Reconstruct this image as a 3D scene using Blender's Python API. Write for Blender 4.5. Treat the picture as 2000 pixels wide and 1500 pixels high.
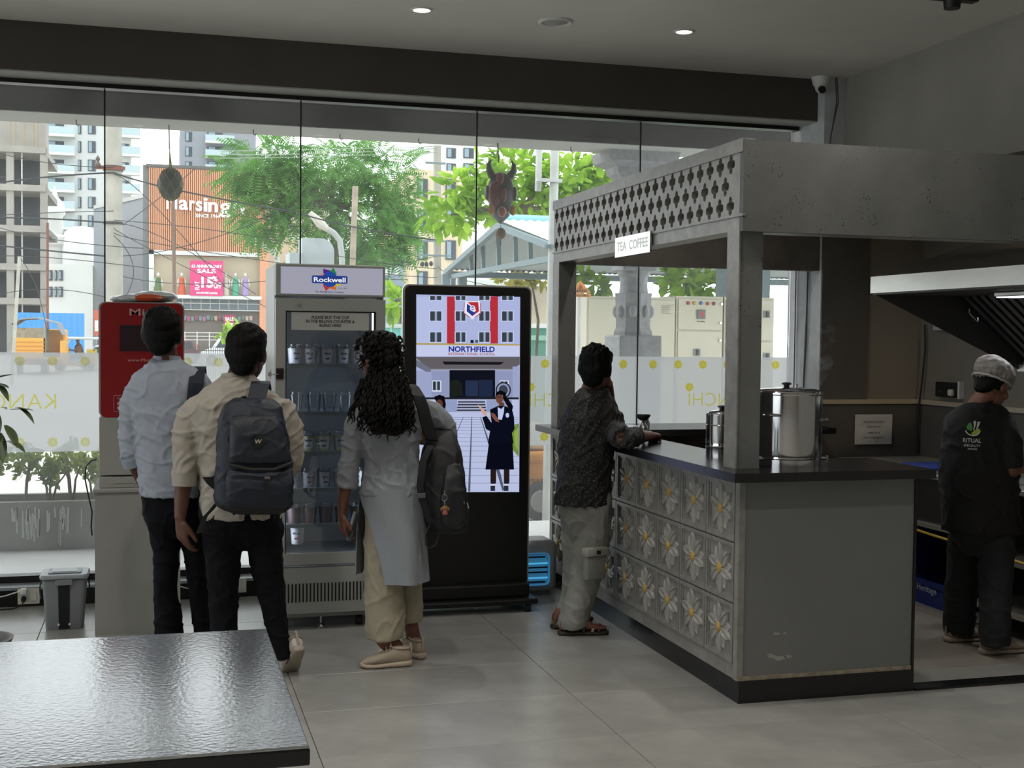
import bpy, bmesh, math, random
from mathutils import Vector, Matrix, noise

for o in list(bpy.data.objects):
    bpy.data.objects.remove(o)
SC = bpy.context.scene
COL = SC.collection
PI = math.pi
V = Vector
rnd = random.Random(7)

# ------------------------------------------------------------------ camera
FPX, CX, CY, EYE = 2450.0, 1000.0, 750.0, 1.6
_y = V((310 - CX, -(652 - CY), FPX)).normalized()
_x = V((9900 - CX, -(757 - CY), FPX))
_x = (_x - _y * _y.dot(_x)).normalized()
_z = _y.cross(_x)
if _z.y < 0:
    _z = -_z
RW = Matrix((_x, _y, _z))            # photo axes (right, up, forward) -> room axes
cam_d = bpy.data.cameras.new('camera')
cam_d.sensor_width = 36.0
cam_d.lens = FPX / 2000.0 * 36.0
cam_d.clip_start, cam_d.clip_end = 0.05, 1000
cam = bpy.data.objects.new('camera', cam_d)
COL.objects.link(cam)
_r, _u, _f = RW.col[0], RW.col[1], RW.col[2]
cam.matrix_world = Matrix(((_r.x, _u.x, -_f.x, 0), (_r.y, _u.y, -_f.y, 0), (_r.z, _u.z, -_f.z, EYE), (0, 0, 0, 1)))
SC.camera = cam


def ray(px, py):
    return RW @ V((px - CX, -(py - CY), FPX))


def at(px, py, Y):      # point of the sight line on the plane y = Y
    d = ray(px, py)
    return V((0, 0, EYE)) + d * (Y / d.y)


def atz(px, py, z):     # ... on the level z
    d = ray(px, py)
    return V((0, 0, EYE)) + d * ((z - EYE) / d.z)


def atx(px, py, x):     # ... on the plane x
    d = ray(px, py)
    return V((0, 0, EYE)) + d * (x / d.x)


# ------------------------------------------------------------------ world, exposure
W = bpy.data.worlds.new('overcast_sky')
SC.world = W
W.use_nodes = True
bg = W.node_tree.nodes['Background']
bg.inputs[0].default_value = (0.93, 0.97, 1.0, 1)
bg.inputs[1].default_value = 2.7
SC.view_settings.view_transform = 'Standard'
SC.view_settings.look = 'None'
SC.view_settings.exposure = 0.0
SC.view_settings.gamma = 1.0
SC.view_settings.use_curve_mapping = False
SC.cycles.use_denoising = True
SC.cycles.max_bounces = 10
SC.cycles.diffuse_bounces = 4
SC.cycles.glossy_bounces = 4
SC.cycles.transmission_bounces = 6
SC.cycles.transparent_max_bounces = 24
SC.cycles.sample_clamp_indirect = 6.0
SC.cycles.caustics_reflective = False
SC.cycles.caustics_refractive = False


# ------------------------------------------------------------------ materials
def lin(h):
    if not isinstance(h, str):
        return tuple(h)
    c = [int(h[i:i + 2], 16) / 255 for i in (0, 2, 4)]
    return tuple(x / 12.92 if x <= 0.04045 else ((x + 0.055) / 1.055) ** 2.4 for x in c)


MATS = {}


def M(name, col, rough=0.5, metal=0.0, var=0.0, vscale=6.0, bump=0.0, bscale=80.0, emit=0.0, spec=0.5, stretch=None, trans=0.0, sheen=0.0, coat=0.0, ior=None):
    """principled material; var mixes in a noise of lighter and darker tone, bump adds fine relief"""
    if name in MATS:
        return MATS[name]
    m = bpy.data.materials.new(name)
    m.use_nodes = True
    nt = m.node_tree
    b = nt.nodes['Principled BSDF']
    c = lin(col)
    b.inputs['Base Color'].default_value = (*c, 1)
    b.inputs['Roughness'].default_value = rough
    b.inputs['Metallic'].default_value = metal
    b.inputs['Specular IOR Level'].default_value = spec
    if sheen:
        b.inputs['Sheen Weight'].default_value = sheen
    if ior:
        b.inputs['IOR'].default_value = ior
    if coat:
        b.inputs['Coat Weight'].default_value = coat
    if trans:
        b.inputs['Transmission Weight'].default_value = trans
    if emit:
        b.inputs['Emission Color'].default_value = (*c, 1)
        b.inputs['Emission Strength'].default_value = emit
    if var or bump:
        tc = nt.nodes.new('ShaderNodeTexCoord')
        src = tc.outputs['Object']
        if stretch:
            mp = nt.nodes.new('ShaderNodeMapping')
            mp.inputs['Scale'].default_value = stretch
            nt.links.new(src, mp.inputs['Vector'])
            src = mp.outputs['Vector']
    if var:
        n = nt.nodes.new('ShaderNodeTexNoise')
        n.inputs['Scale'].default_value = vscale
        n.inputs['Detail'].default_value = 5
        n.inputs['Roughness'].default_value = 0.6
        nt.links.new(src, n.inputs['Vector'])
        r = nt.nodes.new('ShaderNodeValToRGB')
        lo, hi = [max(0, x * (1 - var)) for x in c], [min(1, x * (1 + var)) for x in c]
        r.color_ramp.elements[0].position, r.color_ramp.elements[1].position = 0.32, 0.68
        r.color_ramp.elements[0].color, r.color_ramp.elements[1].color = (*lo, 1), (*hi, 1)
        nt.links.new(n.outputs['Fac'], r.inputs['Fac'])
        nt.links.new(r.outputs['Color'], b.inputs['Base Color'])
    if bump:
        n2 = nt.nodes.new('ShaderNodeTexNoise')
        n2.inputs['Scale'].default_value = bscale
        n2.inputs['Detail'].default_value = 3
        nt.links.new(src, n2.inputs['Vector'])
        bp = nt.nodes.new('ShaderNodeBump')
        bp.inputs['Strength'].default_value = bump
        bp.inputs['Distance'].default_value = 0.01
        nt.links.new(n2.outputs['Fac'], bp.inputs['Height'])
        nt.links.new(bp.outputs['Normal'], b.inputs['Normal'])
    MATS[name] = m
    return m


def glow(name, col, strength=1.0):
    """a surface that gives off light: screens, lamps"""
    if name in MATS:
        return MATS[name]
    m = bpy.data.materials.new(name)
    m.use_nodes = True
    nt = m.node_tree
    nt.nodes.clear()
    e = nt.nodes.new('ShaderNodeEmission')
    e.inputs[0].default_value = (*lin(col), 1)
    e.inputs[1].default_value = strength
    o = nt.nodes.new('ShaderNodeOutputMaterial')
    nt.links.new(e.outputs[0], o.inputs[0])
    MATS[name] = m
    return m


def sheet_glass(name, tint=(0.97, 0.985, 0.98), refl=0.06, dirt=0.0, rough=0.0):
    """thin clear sheet: passes light straight through, mirrors by fresnel, a little dust"""
    m = bpy.data.materials.new(name)
    m.use_nodes = True
    nt = m.node_tree
    nt.nodes.clear()
    o = nt.nodes.new('ShaderNodeOutputMaterial')
    t = nt.nodes.new('ShaderNodeBsdfTransparent')
    t.inputs[0].default_value = (*tint, 1)
    g = nt.nodes.new('ShaderNodeBsdfGlossy')
    g.inputs['Roughness'].default_value = rough
    lw = nt.nodes.new('ShaderNodeFresnel')
    lw.inputs['IOR'].default_value = 1.45
    mx = nt.nodes.new('ShaderNodeMixShader')
    mm = nt.nodes.new('ShaderNodeMath')
    mm.operation = 'MULTIPLY'
    mm.inputs[1].default_value = refl / 0.04
    nt.links.new(lw.outputs[0], mm.inputs[0])
    nt.links.new(mm.outputs[0], mx.inputs[0])
    nt.links.new(t.outputs[0], mx.inputs[1])
    nt.links.new(g.outputs[0], mx.inputs[2])
    out = mx.outputs[0]
    if dirt:
        d = nt.nodes.new('ShaderNodeBsdfTranslucent')
        d.inputs[0].default_value = (0.9, 0.92, 0.93, 1)
        tc = nt.nodes.new('ShaderNodeTexCoord')
        n = nt.nodes.new('ShaderNodeTexNoise')
        n.inputs['Scale'].default_value = 2.5
        n.inputs['Detail'].default_value = 8
        nt.links.new(tc.outputs['Object'], n.inputs['Vector'])
        k = nt.nodes.new('ShaderNodeMath')
        k.operation = 'MULTIPLY'
        k.inputs[1].default_value = dirt * 2
        nt.links.new(n.outputs['Fac'], k.inputs[0])
        mx2 = nt.nodes.new('ShaderNodeMixShader')
        nt.links.new(k.outputs[0], mx2.inputs[0])
        nt.links.new(out, mx2.inputs[1])
        nt.links.new(d.outputs[0], mx2.inputs[2])
        out = mx2.outputs[0]
    nt.links.new(out, o.inputs[0])
    MATS[name] = m
    return m


def film_mat(name, col, clear):
    """frosted film: scatters most light, lets a share through unbent"""
    m = bpy.data.materials.new(name)
    m.use_nodes = True
    nt = m.node_tree
    nt.nodes.clear()
    o = nt.nodes.new('ShaderNodeOutputMaterial')
    a = nt.nodes.new('ShaderNodeBsdfTranslucent')
    a.inputs[0].default_value = (*lin(col), 1)
    d = nt.nodes.new('ShaderNodeBsdfDiffuse')
    d.inputs[0].default_value = (*lin(col), 1)
    m0 = nt.nodes.new('ShaderNodeMixShader')
    m0.inputs[0].default_value = 0.12
    nt.links.new(a.outputs[0], m0.inputs[1])
    nt.links.new(d.outputs[0], m0.inputs[2])
    t = nt.nodes.new('ShaderNodeBsdfTransparent')
    mx = nt.nodes.new('ShaderNodeMixShader')
    mx.inputs[0].default_value = clear
    nt.links.new(m0.outputs[0], mx.inputs[1])
    nt.links.new(t.outputs[0], mx.inputs[2])
    nt.links.new(mx.outputs[0], o.inputs[0])
    MATS[name] = m
    return m


def pitted(name, col, pit='151513', rough=0.75):
    """cast concrete with small dark air holes"""
    m = M(name, col, rough, var=0.16, vscale=3.0)
    nt = m.node_tree
    b = nt.nodes['Principled BSDF']
    base = b.inputs['Base Color'].links[0].from_socket
    tc = nt.nodes.new('ShaderNodeTexCoord')
    vo = nt.nodes.new('ShaderNodeTexVoronoi')
    vo.inputs['Scale'].default_value = 75
    nt.links.new(tc.outputs['Object'], vo.inputs['Vector'])
    n = nt.nodes.new('ShaderNodeTexNoise')
    n.inputs['Scale'].default_value = 9
    nt.links.new(tc.outputs['Object'], n.inputs['Vector'])
    th = nt.nodes.new('ShaderNodeMapRange')
    th.inputs['From Min'].default_value = 0.45
    th.inputs['From Max'].default_value = 0.75
    th.inputs['To Min'].default_value = 0.04
    th.inputs['To Max'].default_value = 0.3
    nt.links.new(n.outputs['Fac'], th.inputs['Value'])
    lt = nt.nodes.new('ShaderNodeMath')
    lt.operation = 'LESS_THAN'
    nt.links.new(vo.outputs['Distance'], lt.inputs[0])
    nt.links.new(th.outputs['Result'], lt.inputs[1])
    mx = nt.nodes.new('ShaderNodeMix')
    mx.data_type = 'RGBA'
    nt.links.new(lt.outputs[0], mx.inputs['Factor'])
    nt.links.new(base, mx.inputs['A'])
    mx.inputs['B'].default_value = (*lin(pit), 1)
    nt.links.new(mx.outputs['Result'], b.inputs['Base Color'])
    return m


# ------------------------------------------------------------------ mesh building
class MB:
    def __init__(self):
        self.v, self.f, self.m = [], [], []

    def add(self, vs, fs, mi=0, mat=None):
        k = len(self.v)
        self.v += [tuple(mat @ V(p)) for p in vs] if mat is not None else [tuple(p) for p in vs]
        self.f += [tuple(i + k for i in f) for f in fs]
        self.m += [mi] * len(fs)
        return self

    def box(self, x0, x1, y0, y1, z0, z1, mi=0, mat=None):
        vs = [(x, y, z) for z in (z0, z1) for y in (y0, y1) for x in (x0, x1)]
        return self.add(vs, [(0, 2, 3, 1), (4, 5, 7, 6), (0, 1, 5, 4), (2, 6, 7, 3), (0, 4, 6, 2), (1, 3, 7, 5)], mi, mat)

    def rbox(self, x0, x1, y0, y1, z0, z1, r, seg=2, mi=0, mat=None, axis=None):
        """box with rounded edges; axis limits the rounding to the edges along that axis"""
        bm = bmesh.new()
        bmesh.ops.create_cube(bm, size=1)
        for p in bm.verts:
            p.co = V((x0 + (p.co.x + .5) * (x1 - x0), y0 + (p.co.y + .5) * (y1 - y0), z0 + (p.co.z + .5) * (z1 - z0)))
        es = list(bm.edges)
        if axis is not None:
            es = [e for e in es if abs((e.verts[0].co - e.verts[1].co).normalized()[axis]) > .9]
        bmesh.ops.bevel(bm, geom=es, offset=r, segments=seg, profile=0.5, affect='EDGES')
        bm.verts.ensure_lookup_table()
        self.add([p.co.copy() for p in bm.verts], [[q.index for q in f.verts] for f in bm.faces], mi, mat)
        bm.free()
        return self

    def loft(self, rings, mi=0, caps=True, closed=True, mat=None):
        n = len(rings[0])
        vs = [p for r in rings for p in r]
        fs = []
        for i in range(len(rings) - 1):
            for j in range(n if closed else n - 1):
                a, b = i * n + j, i * n + (j + 1) % n
                fs.append((a, b, b + n, a + n))
        if caps and closed:
            fs.append(tuple(range(n - 1, -1, -1)))
            fs.append(tuple((len(rings) - 1) * n + j for j in range(n)))
        return self.add(vs, fs, mi, mat)

    def tube(self, pts, r, n=8, mi=0, closed=False, mat=None):
        pts = [V(p) for p in pts]
        rs = r if isinstance(r, (list, tuple)) else [r] * len(pts)
        up = None
        rings = []
        for i, p in enumerate(pts):
            if closed:
                t = pts[(i + 1) % len(pts)] - pts[i - 1]
            else:
                t = (pts[min(i + 1, len(pts) - 1)] - pts[max(i - 1, 0)])
            t.normalize()
            if up is None:
                up = t.orthogonal().normalized()
            up = (up - t * t.dot(up))
            up = up.normalized() if up.length > 1e-6 else t.orthogonal().normalized()
            s = t.cross(up)
            rings.append([p + (up * math.cos(a) + s * math.sin(a)) * rs[i] for a in [2 * PI * j / n for j in range(n)]])
        if closed:
            rings.append(rings[0])
        return self.loft(rings, mi, caps=not closed, mat=mat)

    def cyl(self, p0, p1, r0, r1=None, n=16, mi=0):
        return self.tube([p0, p1], [r0, r0 if r1 is None else r1], n, mi)

    def lathe(self, prof, c=(0, 0, 0), n=24, mi=0, mat=None, sq=None):
        """profile [(r, z)] turned about the vertical through c"""
        rings = [[(c[0] + r * math.cos(2 * PI * j / n), c[1] + r * math.sin(2 * PI * j / n), c[2] + z) for j in range(n)] for r, z in prof]
        return self.loft(rings, mi, mat=mat)

    def ball(self, c, rx, ry=None, rz=None, n=12, k=8, mi=0, mat=None):
        ry, rz = ry or rx, rz or rx
        c = V(c)
        rings = []
        for i in range(k + 1):
            t = PI * i / k
            s, z = max(math.sin(t), 1e-3), -math.cos(t)
            rings.append([c + V((rx * s * math.cos(2 * PI * j / n), ry * s * math.sin(2 * PI * j / n), rz * z)) for j in range(n)])
        return self.loft(rings, mi, mat=mat)

    def prism(self, poly, o, u, w, d, mi=0):
        """outline poly [(a, b)] on the axes u, w from o, given depth along the vector d"""
        o, u, w, d = V(o), V(u), V(w), V(d)
        p = [o + u * a + w * b for a, b in poly]
        n = len(p)
        return self.add(p + [q + d for q in p], [tuple(range(n - 1, -1, -1)), tuple(range(n, 2 * n))] +
                        [(i, (i + 1) % n, (i + 1) % n + n, i + n) for i in range(n)], mi)

    def flat(self, poly, o, u, w, mi=0):
        o, u, w = V(o), V(u), V(w)
        return self.add([o + u * a + w * b for a, b in poly], [tuple(range(len(poly)))], mi)

    def text(self, body, o, u, w, size, width=None, align='C', bold=0.0, depth=0.0, mi=0, shear=0.0, spacing=1.0):
        """lettering on the axes u (reading direction), w (up) from o; size is the capital height"""
        c = bpy.data.curves.new('lettering', 'FONT')
        c.body = body
        c.size = 1.0
        c.resolution_u = 3
        c.offset = bold
        c.shear = shear
        c.space_character = spacing
        c.extrude = 0
        ob = bpy.data.objects.new('lettering', c)
        me = bpy.data.meshes.new_from_object(ob)
        vs = [p.co.copy() for p in me.vertices]
        fs = [tuple(p.vertices) for p in me.polygons]
        bpy.data.meshes.remove(me)
        bpy.data.objects.remove(ob)
        bpy.data.curves.remove(c)
        if not vs:
            return self
        k = size / 0.72
        x0, x1 = min(p.x for p in vs), max(p.x for p in vs)
        kx = k if width is None else width / (x1 - x0)
        off = {'C': (x0 + x1) / 2, 'L': x0, 'R': x1}[align]
        o, u, w = V(o), V(u).normalized(), V(w).normalized()
        nrm = u.cross(w)
        pts = [o + u * ((p.x - off) * kx) + w * (p.y * k) for p in vs]
        self.add(pts, fs, mi)
        if depth:
            cnt = {}
            for f in fs:
                for i in range(len(f)):
                    a, b = f[i], f[(i + 1) % len(f)]
                    cnt[(a, b)] = 1
            edges = [e for e in cnt if (e[1], e[0]) not in cnt]
            back = [p - nrm * depth for p in pts]
            n = len(pts)
            self.add(pts + back, [(b, a, a + n, b + n) for a, b in edges], mi)
        return self

    def mesh(self, name, mats, smooth=False, angle=35):
        me = bpy.data.meshes.new(name)
        me.from_pydata(self.v, [], self.f)
        mats = mats if isinstance(mats, (list, tuple)) else [mats]
        for m in mats:
            me.materials.append(m)
        if len(mats) > 1:
            me.polygons.foreach_set('material_index', self.m)
        if smooth:
            me.polygons.foreach_set('use_smooth', [True] * len(me.polygons))
            me.set_sharp_from_angle(angle=math.radians(angle))
        me.update()
        return me


WORLD = set()


def tag(o, label=None, cat=None, group=None, kind=None):
    for k, x in (('label', label), ('category', cat), ('group', group), ('kind', kind)):
        if x:
            o[k] = x
    return o


def thing(name, label, cat, loc=(0, 0, 0), rz=0.0, group=None, world=False, kind=None):
    """an Empty at the base of a thing; world=True: its parts are given in room coordinates"""
    o = bpy.data.objects.new(name, None)
    o.empty_display_size = 0.1
    COL.objects.link(o)
    o.location = loc
    o.rotation_euler = (0, 0, rz)
    if world:
        WORLD.add(o.name)
    return tag(o, label, cat, group, kind)


def link(name, me, parent=None, label=None):
    o = bpy.data.objects.new(name, me)
    COL.objects.link(o)
    if parent is not None:
        o.parent = parent
        if parent.name in WORLD:
            o.matrix_parent_inverse = Matrix.Translation(-parent.location)
    if label:
        o['label'] = label
    return o


def part(name, mb, mats, parent=None, smooth=False, angle=35, label=None):
    return link(name, mb.mesh(name, mats, smooth, angle), parent, label)


def single(name, mb, mats, label, cat, group=None, smooth=False, angle=35, kind=None):
    return tag(part(name, mb, mats, None, smooth, angle), label, cat, group, kind)


def struct(name, mb, mats, parent=None, smooth=False):
    return tag(part(name, mb, mats, parent, smooth), kind='structure')


def copy_tree(o, parent=None):
    c = o.copy()
    COL.objects.link(c)
    c.parent = parent
    for ch in list(o.children):
        copy_tree(ch, c)
    if o.name in WORLD:
        WORLD.add(c.name)
    return c


def arc(cx, cy, r, a0, a1, n):
    return [(cx + r * math.cos(a0 + (a1 - a0) * i / n), cy + r * math.sin(a0 + (a1 - a0) * i / n)) for i in range(n + 1)]


def rrect(x0, x1, y0, y1, r, n=4):
    return (arc(x1 - r, y0 + r, r, -PI / 2, 0, n) + arc(x1 - r, y1 - r, r, 0, PI / 2, n) +
            arc(x0 + r, y1 - r, r, PI / 2, PI, n) + arc(x0 + r, y0 + r, r, PI, 1.5 * PI, n))


UX, UY, UZ = V((1, 0, 0)), V((0, 1, 0)), V((0, 0, 1))
# ------------------------------------------------------------------ the room
GY = 7.95                 # glass front
ZC = 3.37                 # ceiling
JX = [4.26, 3.12, 1.985, 0.853, -0.312, -1.46, -2.6, -3.75, -4.9]

m_tile = M('floor_tile_grey', '979691', 0.27, var=0.16, vscale=2.2, bump=0.03, bscale=25)
m_tile2 = M('kitchen_floor_tile', '8f8880', 0.4, var=0.15, vscale=3.0, bump=0.05, bscale=25)
m_grout = M('grout', '3d3c39', 0.9)
m_ceil = M('ceiling_paint', 'e6e2d9', 0.85, var=0.03, vscale=1.5)
m_beam = M('beam_dark_paint', '4a4642', 0.6, var=0.1, vscale=2)
m_soff = M('soffit_pale_grey', 'a9a9a3', 0.7, var=0.05)
m_black = M('black_frame', '0b0b0c', 0.4)
m_wallg = M('wall_grey_plaster', '96928a', 0.8, var=0.08, vscale=2.0, bump=0.08, bscale=30)
m_walld = M('wall_dark_grey', '55524e', 0.75, var=0.1, vscale=2.0)
m_wallm = M('wall_taupe', '7f786e', 0.75, var=0.06, vscale=2.0)
m_colw = M('column_light_grey', 'c4c7c9', 0.7, var=0.08, vscale=12, bump=0.1, bscale=60)
m_dado = M('dado_rail_cream', 'b4a793', 0.6)
m_gran = M('black_granite', '17171a', 0.22, var=0.4, vscale=90)
m_ledge = M('ledge_stone', '8b8f92', 0.35, var=0.1)

fl = struct('floor', MB().box(-5, 5.2, -5, 8.0, -0.12, -0.006), m_grout)
def tile_mesh(w, d, mt):
    return MB().rbox(0.0015, w - 0.0015, 0.0015, d - 0.0015, -0.006, 0.0, 0.0012, 1).mesh('tile', mt)


tile_kind = {}
for iy in range(-17, 5):
    for ix in range(-5, 3):
        x, y = 1.79 + 1.2 * ix, 5.303 + 0.588 * iy
        w, d = min(1.2, 5.06 - x), min(0.588, 7.772 - y)
        key = (round(w, 3), round(d, 3), ix >= 1 and y > 5.0)
        if key not in tile_kind:
            tile_kind[key] = tile_mesh(w, d, m_tile2 if key[2] else m_tile)
        t = link('tile', tile_kind[key], fl)
        t.location = (x, y, 0)
struct('trim_threshold', MB().box(3.34, 5.08, 4.98, 5.07, 0.0, 0.012), m_gran)
struct('floor_outside', MB().box(-30, 60, 8.06, 10.6, -0.3, -0.02), M('terrace_stone', 'dcdcda', 0.5, var=0.06, vscale=3))

cl = struct('ceiling', MB().box(-5, 5.2, -5, 8.06, ZC, ZC + 0.15), m_ceil)
b = struct('beam_front', MB().box(-5, 4.45, 7.69, 8.06, 3.092, ZC), m_beam)
part('soffit', MB().box(-5, 4.45, 7.692, 8.05, 3.084, 3.0915), m_soff, b)  # underside in a paler grey than the beam's front
struct('trim_1', MB().box(-5, 4.28, 7.90, 7.985, 3.058, 3.084), m_black)
struct('trim_2', MB().box(-5, 4.28, 7.90, 8.0, 0.115, 0.155), m_black)
struct('trim_3', MB().box(-5, 4.28, 7.76, 8.06, 0.098, 0.115), m_ledge)
struct('baseboard_front', MB().box(-5, 4.28, 7.775, 8.06, 0.0, 0.098), m_black)

# ---- right side: bulkhead, column by the glass, kitchen recess
struct('wall_right', MB().box(4.45, 4.6, -5, 7.6, 2.63, ZC), m_wallg)
struct('wall_right_near', MB().box(4.45, 4.6, -5, 4.6, 0, 2.63), m_wallg)
c = struct('column_right', MB().box(4.3, 4.66, 7.6, 8.06, 0, ZC), m_colw)
part('face_panel', MB().box(4.302, 4.655, 7.585, 7.6, 1.2, 2.46), m_walld, c)
struct('wall_kitchen_back', MB().box(4.655, 5.2, 7.6, 7.75, 0, ZC), m_wallm)
struct('wall_kitchen_right', MB().box(5.08, 5.2, 4.45, 7.6, 0, ZC), m_wallm)
struct('wall_kitchen_near', MB().box(4.6, 5.2, 4.45, 4.6, 0, ZC), m_wallm)
struct('trim_4', MB().box(4.302, 5.078, 7.568, 7.6, 1.175, 1.205).box(5.05, 5.08, 4.6, 7.568, 1.175, 1.205), m_dado)
struct('wall_kitchen_dado', MB().box(4.302, 5.08, 7.578, 7.6, 0, 1.175).box(5.062, 5.08, 4.6, 7.578, 0, 1.175), m_walld)
struct('wall_back', MB().box(-5.1, 5.2, -5.15, -5, 0, ZC), M('wall_back_paint', 'a39d93', 0.8))
struct('wall_left', MB().box(-5.15, -5, -5, 8.06, 0, 0.15).box(-5.15, -5, -5, 8.06, 3.08, ZC), m_wallg)  # only sill and head, left open for the added glazing
for i in range(6):      # unseen side glazing, added to bring more daylight to the ceiling
    y0 = -5 + i * 2.175
    struct('window_side_added_%d' % (i + 1), MB().box(-5.08, -5.076, y0 + .02, y0 + 2.155, 0.15, 3.08), sheet_glass('window_glass_side', (0.96, 0.975, 0.97), 0.04) if i == 0 else MATS['window_glass_side'])
    struct('trim_side_added_%d' % (i + 1), MB().box(-5.1, -5.05, y0 - .02, y0 + .02, 0.15, 3.08), m_black)
struct('floor_terrace_added', MB().box(-30, -5.15, -20, 8.06, -0.3, -0.02), M('terrace_stone', 'cfd0cf', 0.5))  # unseen pale ground, added with the side glazing to bounce light indoors

# ---- glass panes with frosted film, rosettes and mirrored lettering (it reads from the street)
m_glass = sheet_glass('window_glass', (0.96, 0.975, 0.97), 0.035, dirt=0.05)
m_film = film_mat('frosted_film', 'ebedf0', 0.16)
m_yel = sheet_glass('yellow_film', (0.95, 0.86, 0.22), 0.01)
m_yel2 = sheet_glass('pale_yellow_film', (0.93, 0.9, 0.6), 0.01)
ros = MB()
for k in range(8):
    a = 2 * PI * k / 8
    u, w = V((math.cos(a), 0, math.sin(a))), V((-math.sin(a), 0, math.cos(a)))
    ros.flat([(0.004, 0), (0.022, -0.009), (0.03, -0.005), (0.034, 0), (0.03, 0.005), (0.022, 0.009)], (0, 0, 0), u, w)
    a += PI / 8
    u, w = V((math.cos(a), 0, math.sin(a))), V((-math.sin(a), 0, math.cos(a)))
    ros.flat([(0.006, 0), (0.022, -0.006), (0.027, 0), (0.022, 0.006)], (0, 0.0002, 0), u, w)
ros.flat([(0.009 * math.cos(q * PI / 4), 0.009 * math.sin(q * PI / 4)) for q in range(8)], (0, 0, 0), UX, UZ)
ros_me = ros.mesh('rosette', m_yel2)
ros_y = ros.mesh('rosette', m_yel)
for i in range(len(JX) - 1):
    x1, x0 = JX[i] - 0.004, JX[i + 1] + 0.004
    w = struct('window_%d' % (i + 1), MB().box(x0, x1, GY, GY + 0.004, 0.12, 3.075), m_glass)
    part('joint_seal', MB().box(x0 - 0.008, x0, GY - 0.006, GY + 0.008, 0.12, 3.075), m_black, w)
    part('frosted_film', MB().add([(x0, GY - .0015, .888), (x1, GY - .0015, .888), (x1, GY - .0015, 1.482), (x0, GY - .0015, 1.482)], [(0, 1, 2, 3)]), m_film, w)
    if x1 < -1.4:
        continue
    for z in (1.43, 0.945):
        for k in range(6):
            r = link('rosette', ros_y if i < 3 else ros_me, w)
            r.location = (x0 + 0.11 + k * 0.184, GY - 0.003, z)
    cx = (x0 + x1) / 2 + 0.03
    for k, ch in enumerate('KANCHI'):
        lx = cx + 0.26 - [0.03, 0.115, 0.215, 0.315, 0.41, 0.475][k]
        t = MB().text(ch, (lx, GY - 0.003, 1.145), -UX, UZ, 0.095, bold=-0.012)
        part('letter', t, m_yel, w)
    r = link('rosette', ros_y, w)
    r.location = (cx - 0.215, GY - 0.003, 1.275)

# ---- ceiling fittings
m_white = M('white_plastic', 'dcdcd8', 0.45)
m_lamp = glow('lamp_disc', 'fff4e2', 3.0)
rim = MB().lathe([(0.062, 0), (0.062, -0.004), (0.056, -0.007), (0.048, -0.006), (0.046, 0.0)], n=28).mesh('rim', m_white, True)
dsk = MB().lathe([(0.0465, -0.001), (0.045, -0.0035), (0.001, -0.0035)], n=28).mesh('diffuser', m_lamp)
ld = bpy.data.lights.new('downlight_lamp', 'SPOT')
ld.energy, ld.color, ld.spot_size, ld.spot_blend, ld.shadow_soft_size = 62.0, (1.0, 0.96, 0.9), math.radians(130), 0.8, 0.05
for yy in (6.745, 4.7, 2.6, 0.5, -1.6, -3.7):
    for xx in (2.905, 1.37, -0.165, -1.7, -3.2):
        if yy == 6.745 and xx < 1:
            continue
        lab = 'round lit recessed downlight over the seating side of the room'
        if yy == 6.745:
            lab = 'round lit recessed downlight between ceiling speaker and dome camera' if xx > 2 else 'round lit recessed downlight in the ceiling before the display fridge'
        d = thing('downlight', lab, 'ceiling light', (xx, yy, ZC), group='recessed downlights')
        link('rim', rim, d)
        link('diffuser', dsk, d)
        lo = bpy.data.objects.new('lamp', ld)
        COL.objects.link(lo)
        lo.parent = d
        lo.location = (0, 0, -0.012)
k = thing('ceiling_speaker', 'round grey ceiling speaker with a dished grille between two downlights', 'speaker', (2.136, 6.76, ZC))
part('rim', MB().lathe([(0.098, 0), (0.098, -0.006), (0.09, -0.012), (0.078, -0.01), (0.072, -0.002)], n=32), m_white, k, True)
part('grille', MB().lathe([(0.073, -0.003), (0.05, -0.009), (0.02, -0.014), (0.001, -0.015)], n=32), M('grille_grey', 'b4b2ad', 0.6, bump=0.4, bscale=400), k, True)
k = thing('dome_camera', 'white dome security camera under the ceiling corner', 'camera', (4.28, 7.62, ZC))
part('base', MB().lathe([(0.062, 0), (0.062, -0.012), (0.052, -0.05), (0.046, -0.062), (0.02, -0.064)], n=28), m_white, k, True)
part('ball', MB().ball((0, 0, 0), 0.042, n=20, k=14, mat=Matrix.Translation((-0.004, -0.014, -0.07))), m_white, k, True)
part('lens', MB().cyl((-0.012, -0.03, -0.08), (-0.02, -0.058, -0.096), 0.026, 0.024, 20), M('lens_black', '08090c', 0.1), k, True)
m_cab = M('cable_grey', '4a4844', 0.6)
cb = thing('camera_cable', 'thin grey cable pair hanging from the dome camera in front of the column', 'cable', (4.36, 7.55, 2.78), world=True)
for dx in (0, 0.012):
    part('strand', MB().tube([(4.36 + dx, 7.57, 3.365), (4.37 + dx, 7.565, 3.2), (4.33, 7.566, 2.95 + dx), (4.325, 7.566, 2.78)], 0.004, 6), m_cab, cb)
part('clip', MB().box(4.315, 4.337, 7.56, 7.58, 2.79, 2.805), m_white, cb)
cb = thing('column_cable_pair', 'dark cable pair clipped down the pale column face toward the urn', 'cable', (4.29, 7.78, 1.05), world=True)
for dx in (0, 0.012):
    part('strand', MB().tube([(4.29, 7.76 + dx, 2.2), (4.29, 7.765, 1.9), (4.29, 7.77 + dx, 1.6), (4.29, 7.79, 1.35 + dx), (4.29, 7.8, 1.05)], 0.005, 6), m_cab, cb)
single('column_cable', MB().tube([(4.29, 7.93, 2.25), (4.29, 7.93, 1.6), (4.29, 7.93, 1.03)], 0.004, 6), m_cab, 'single dark cable running straight down the pale column beside the glass', 'cable')
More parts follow.
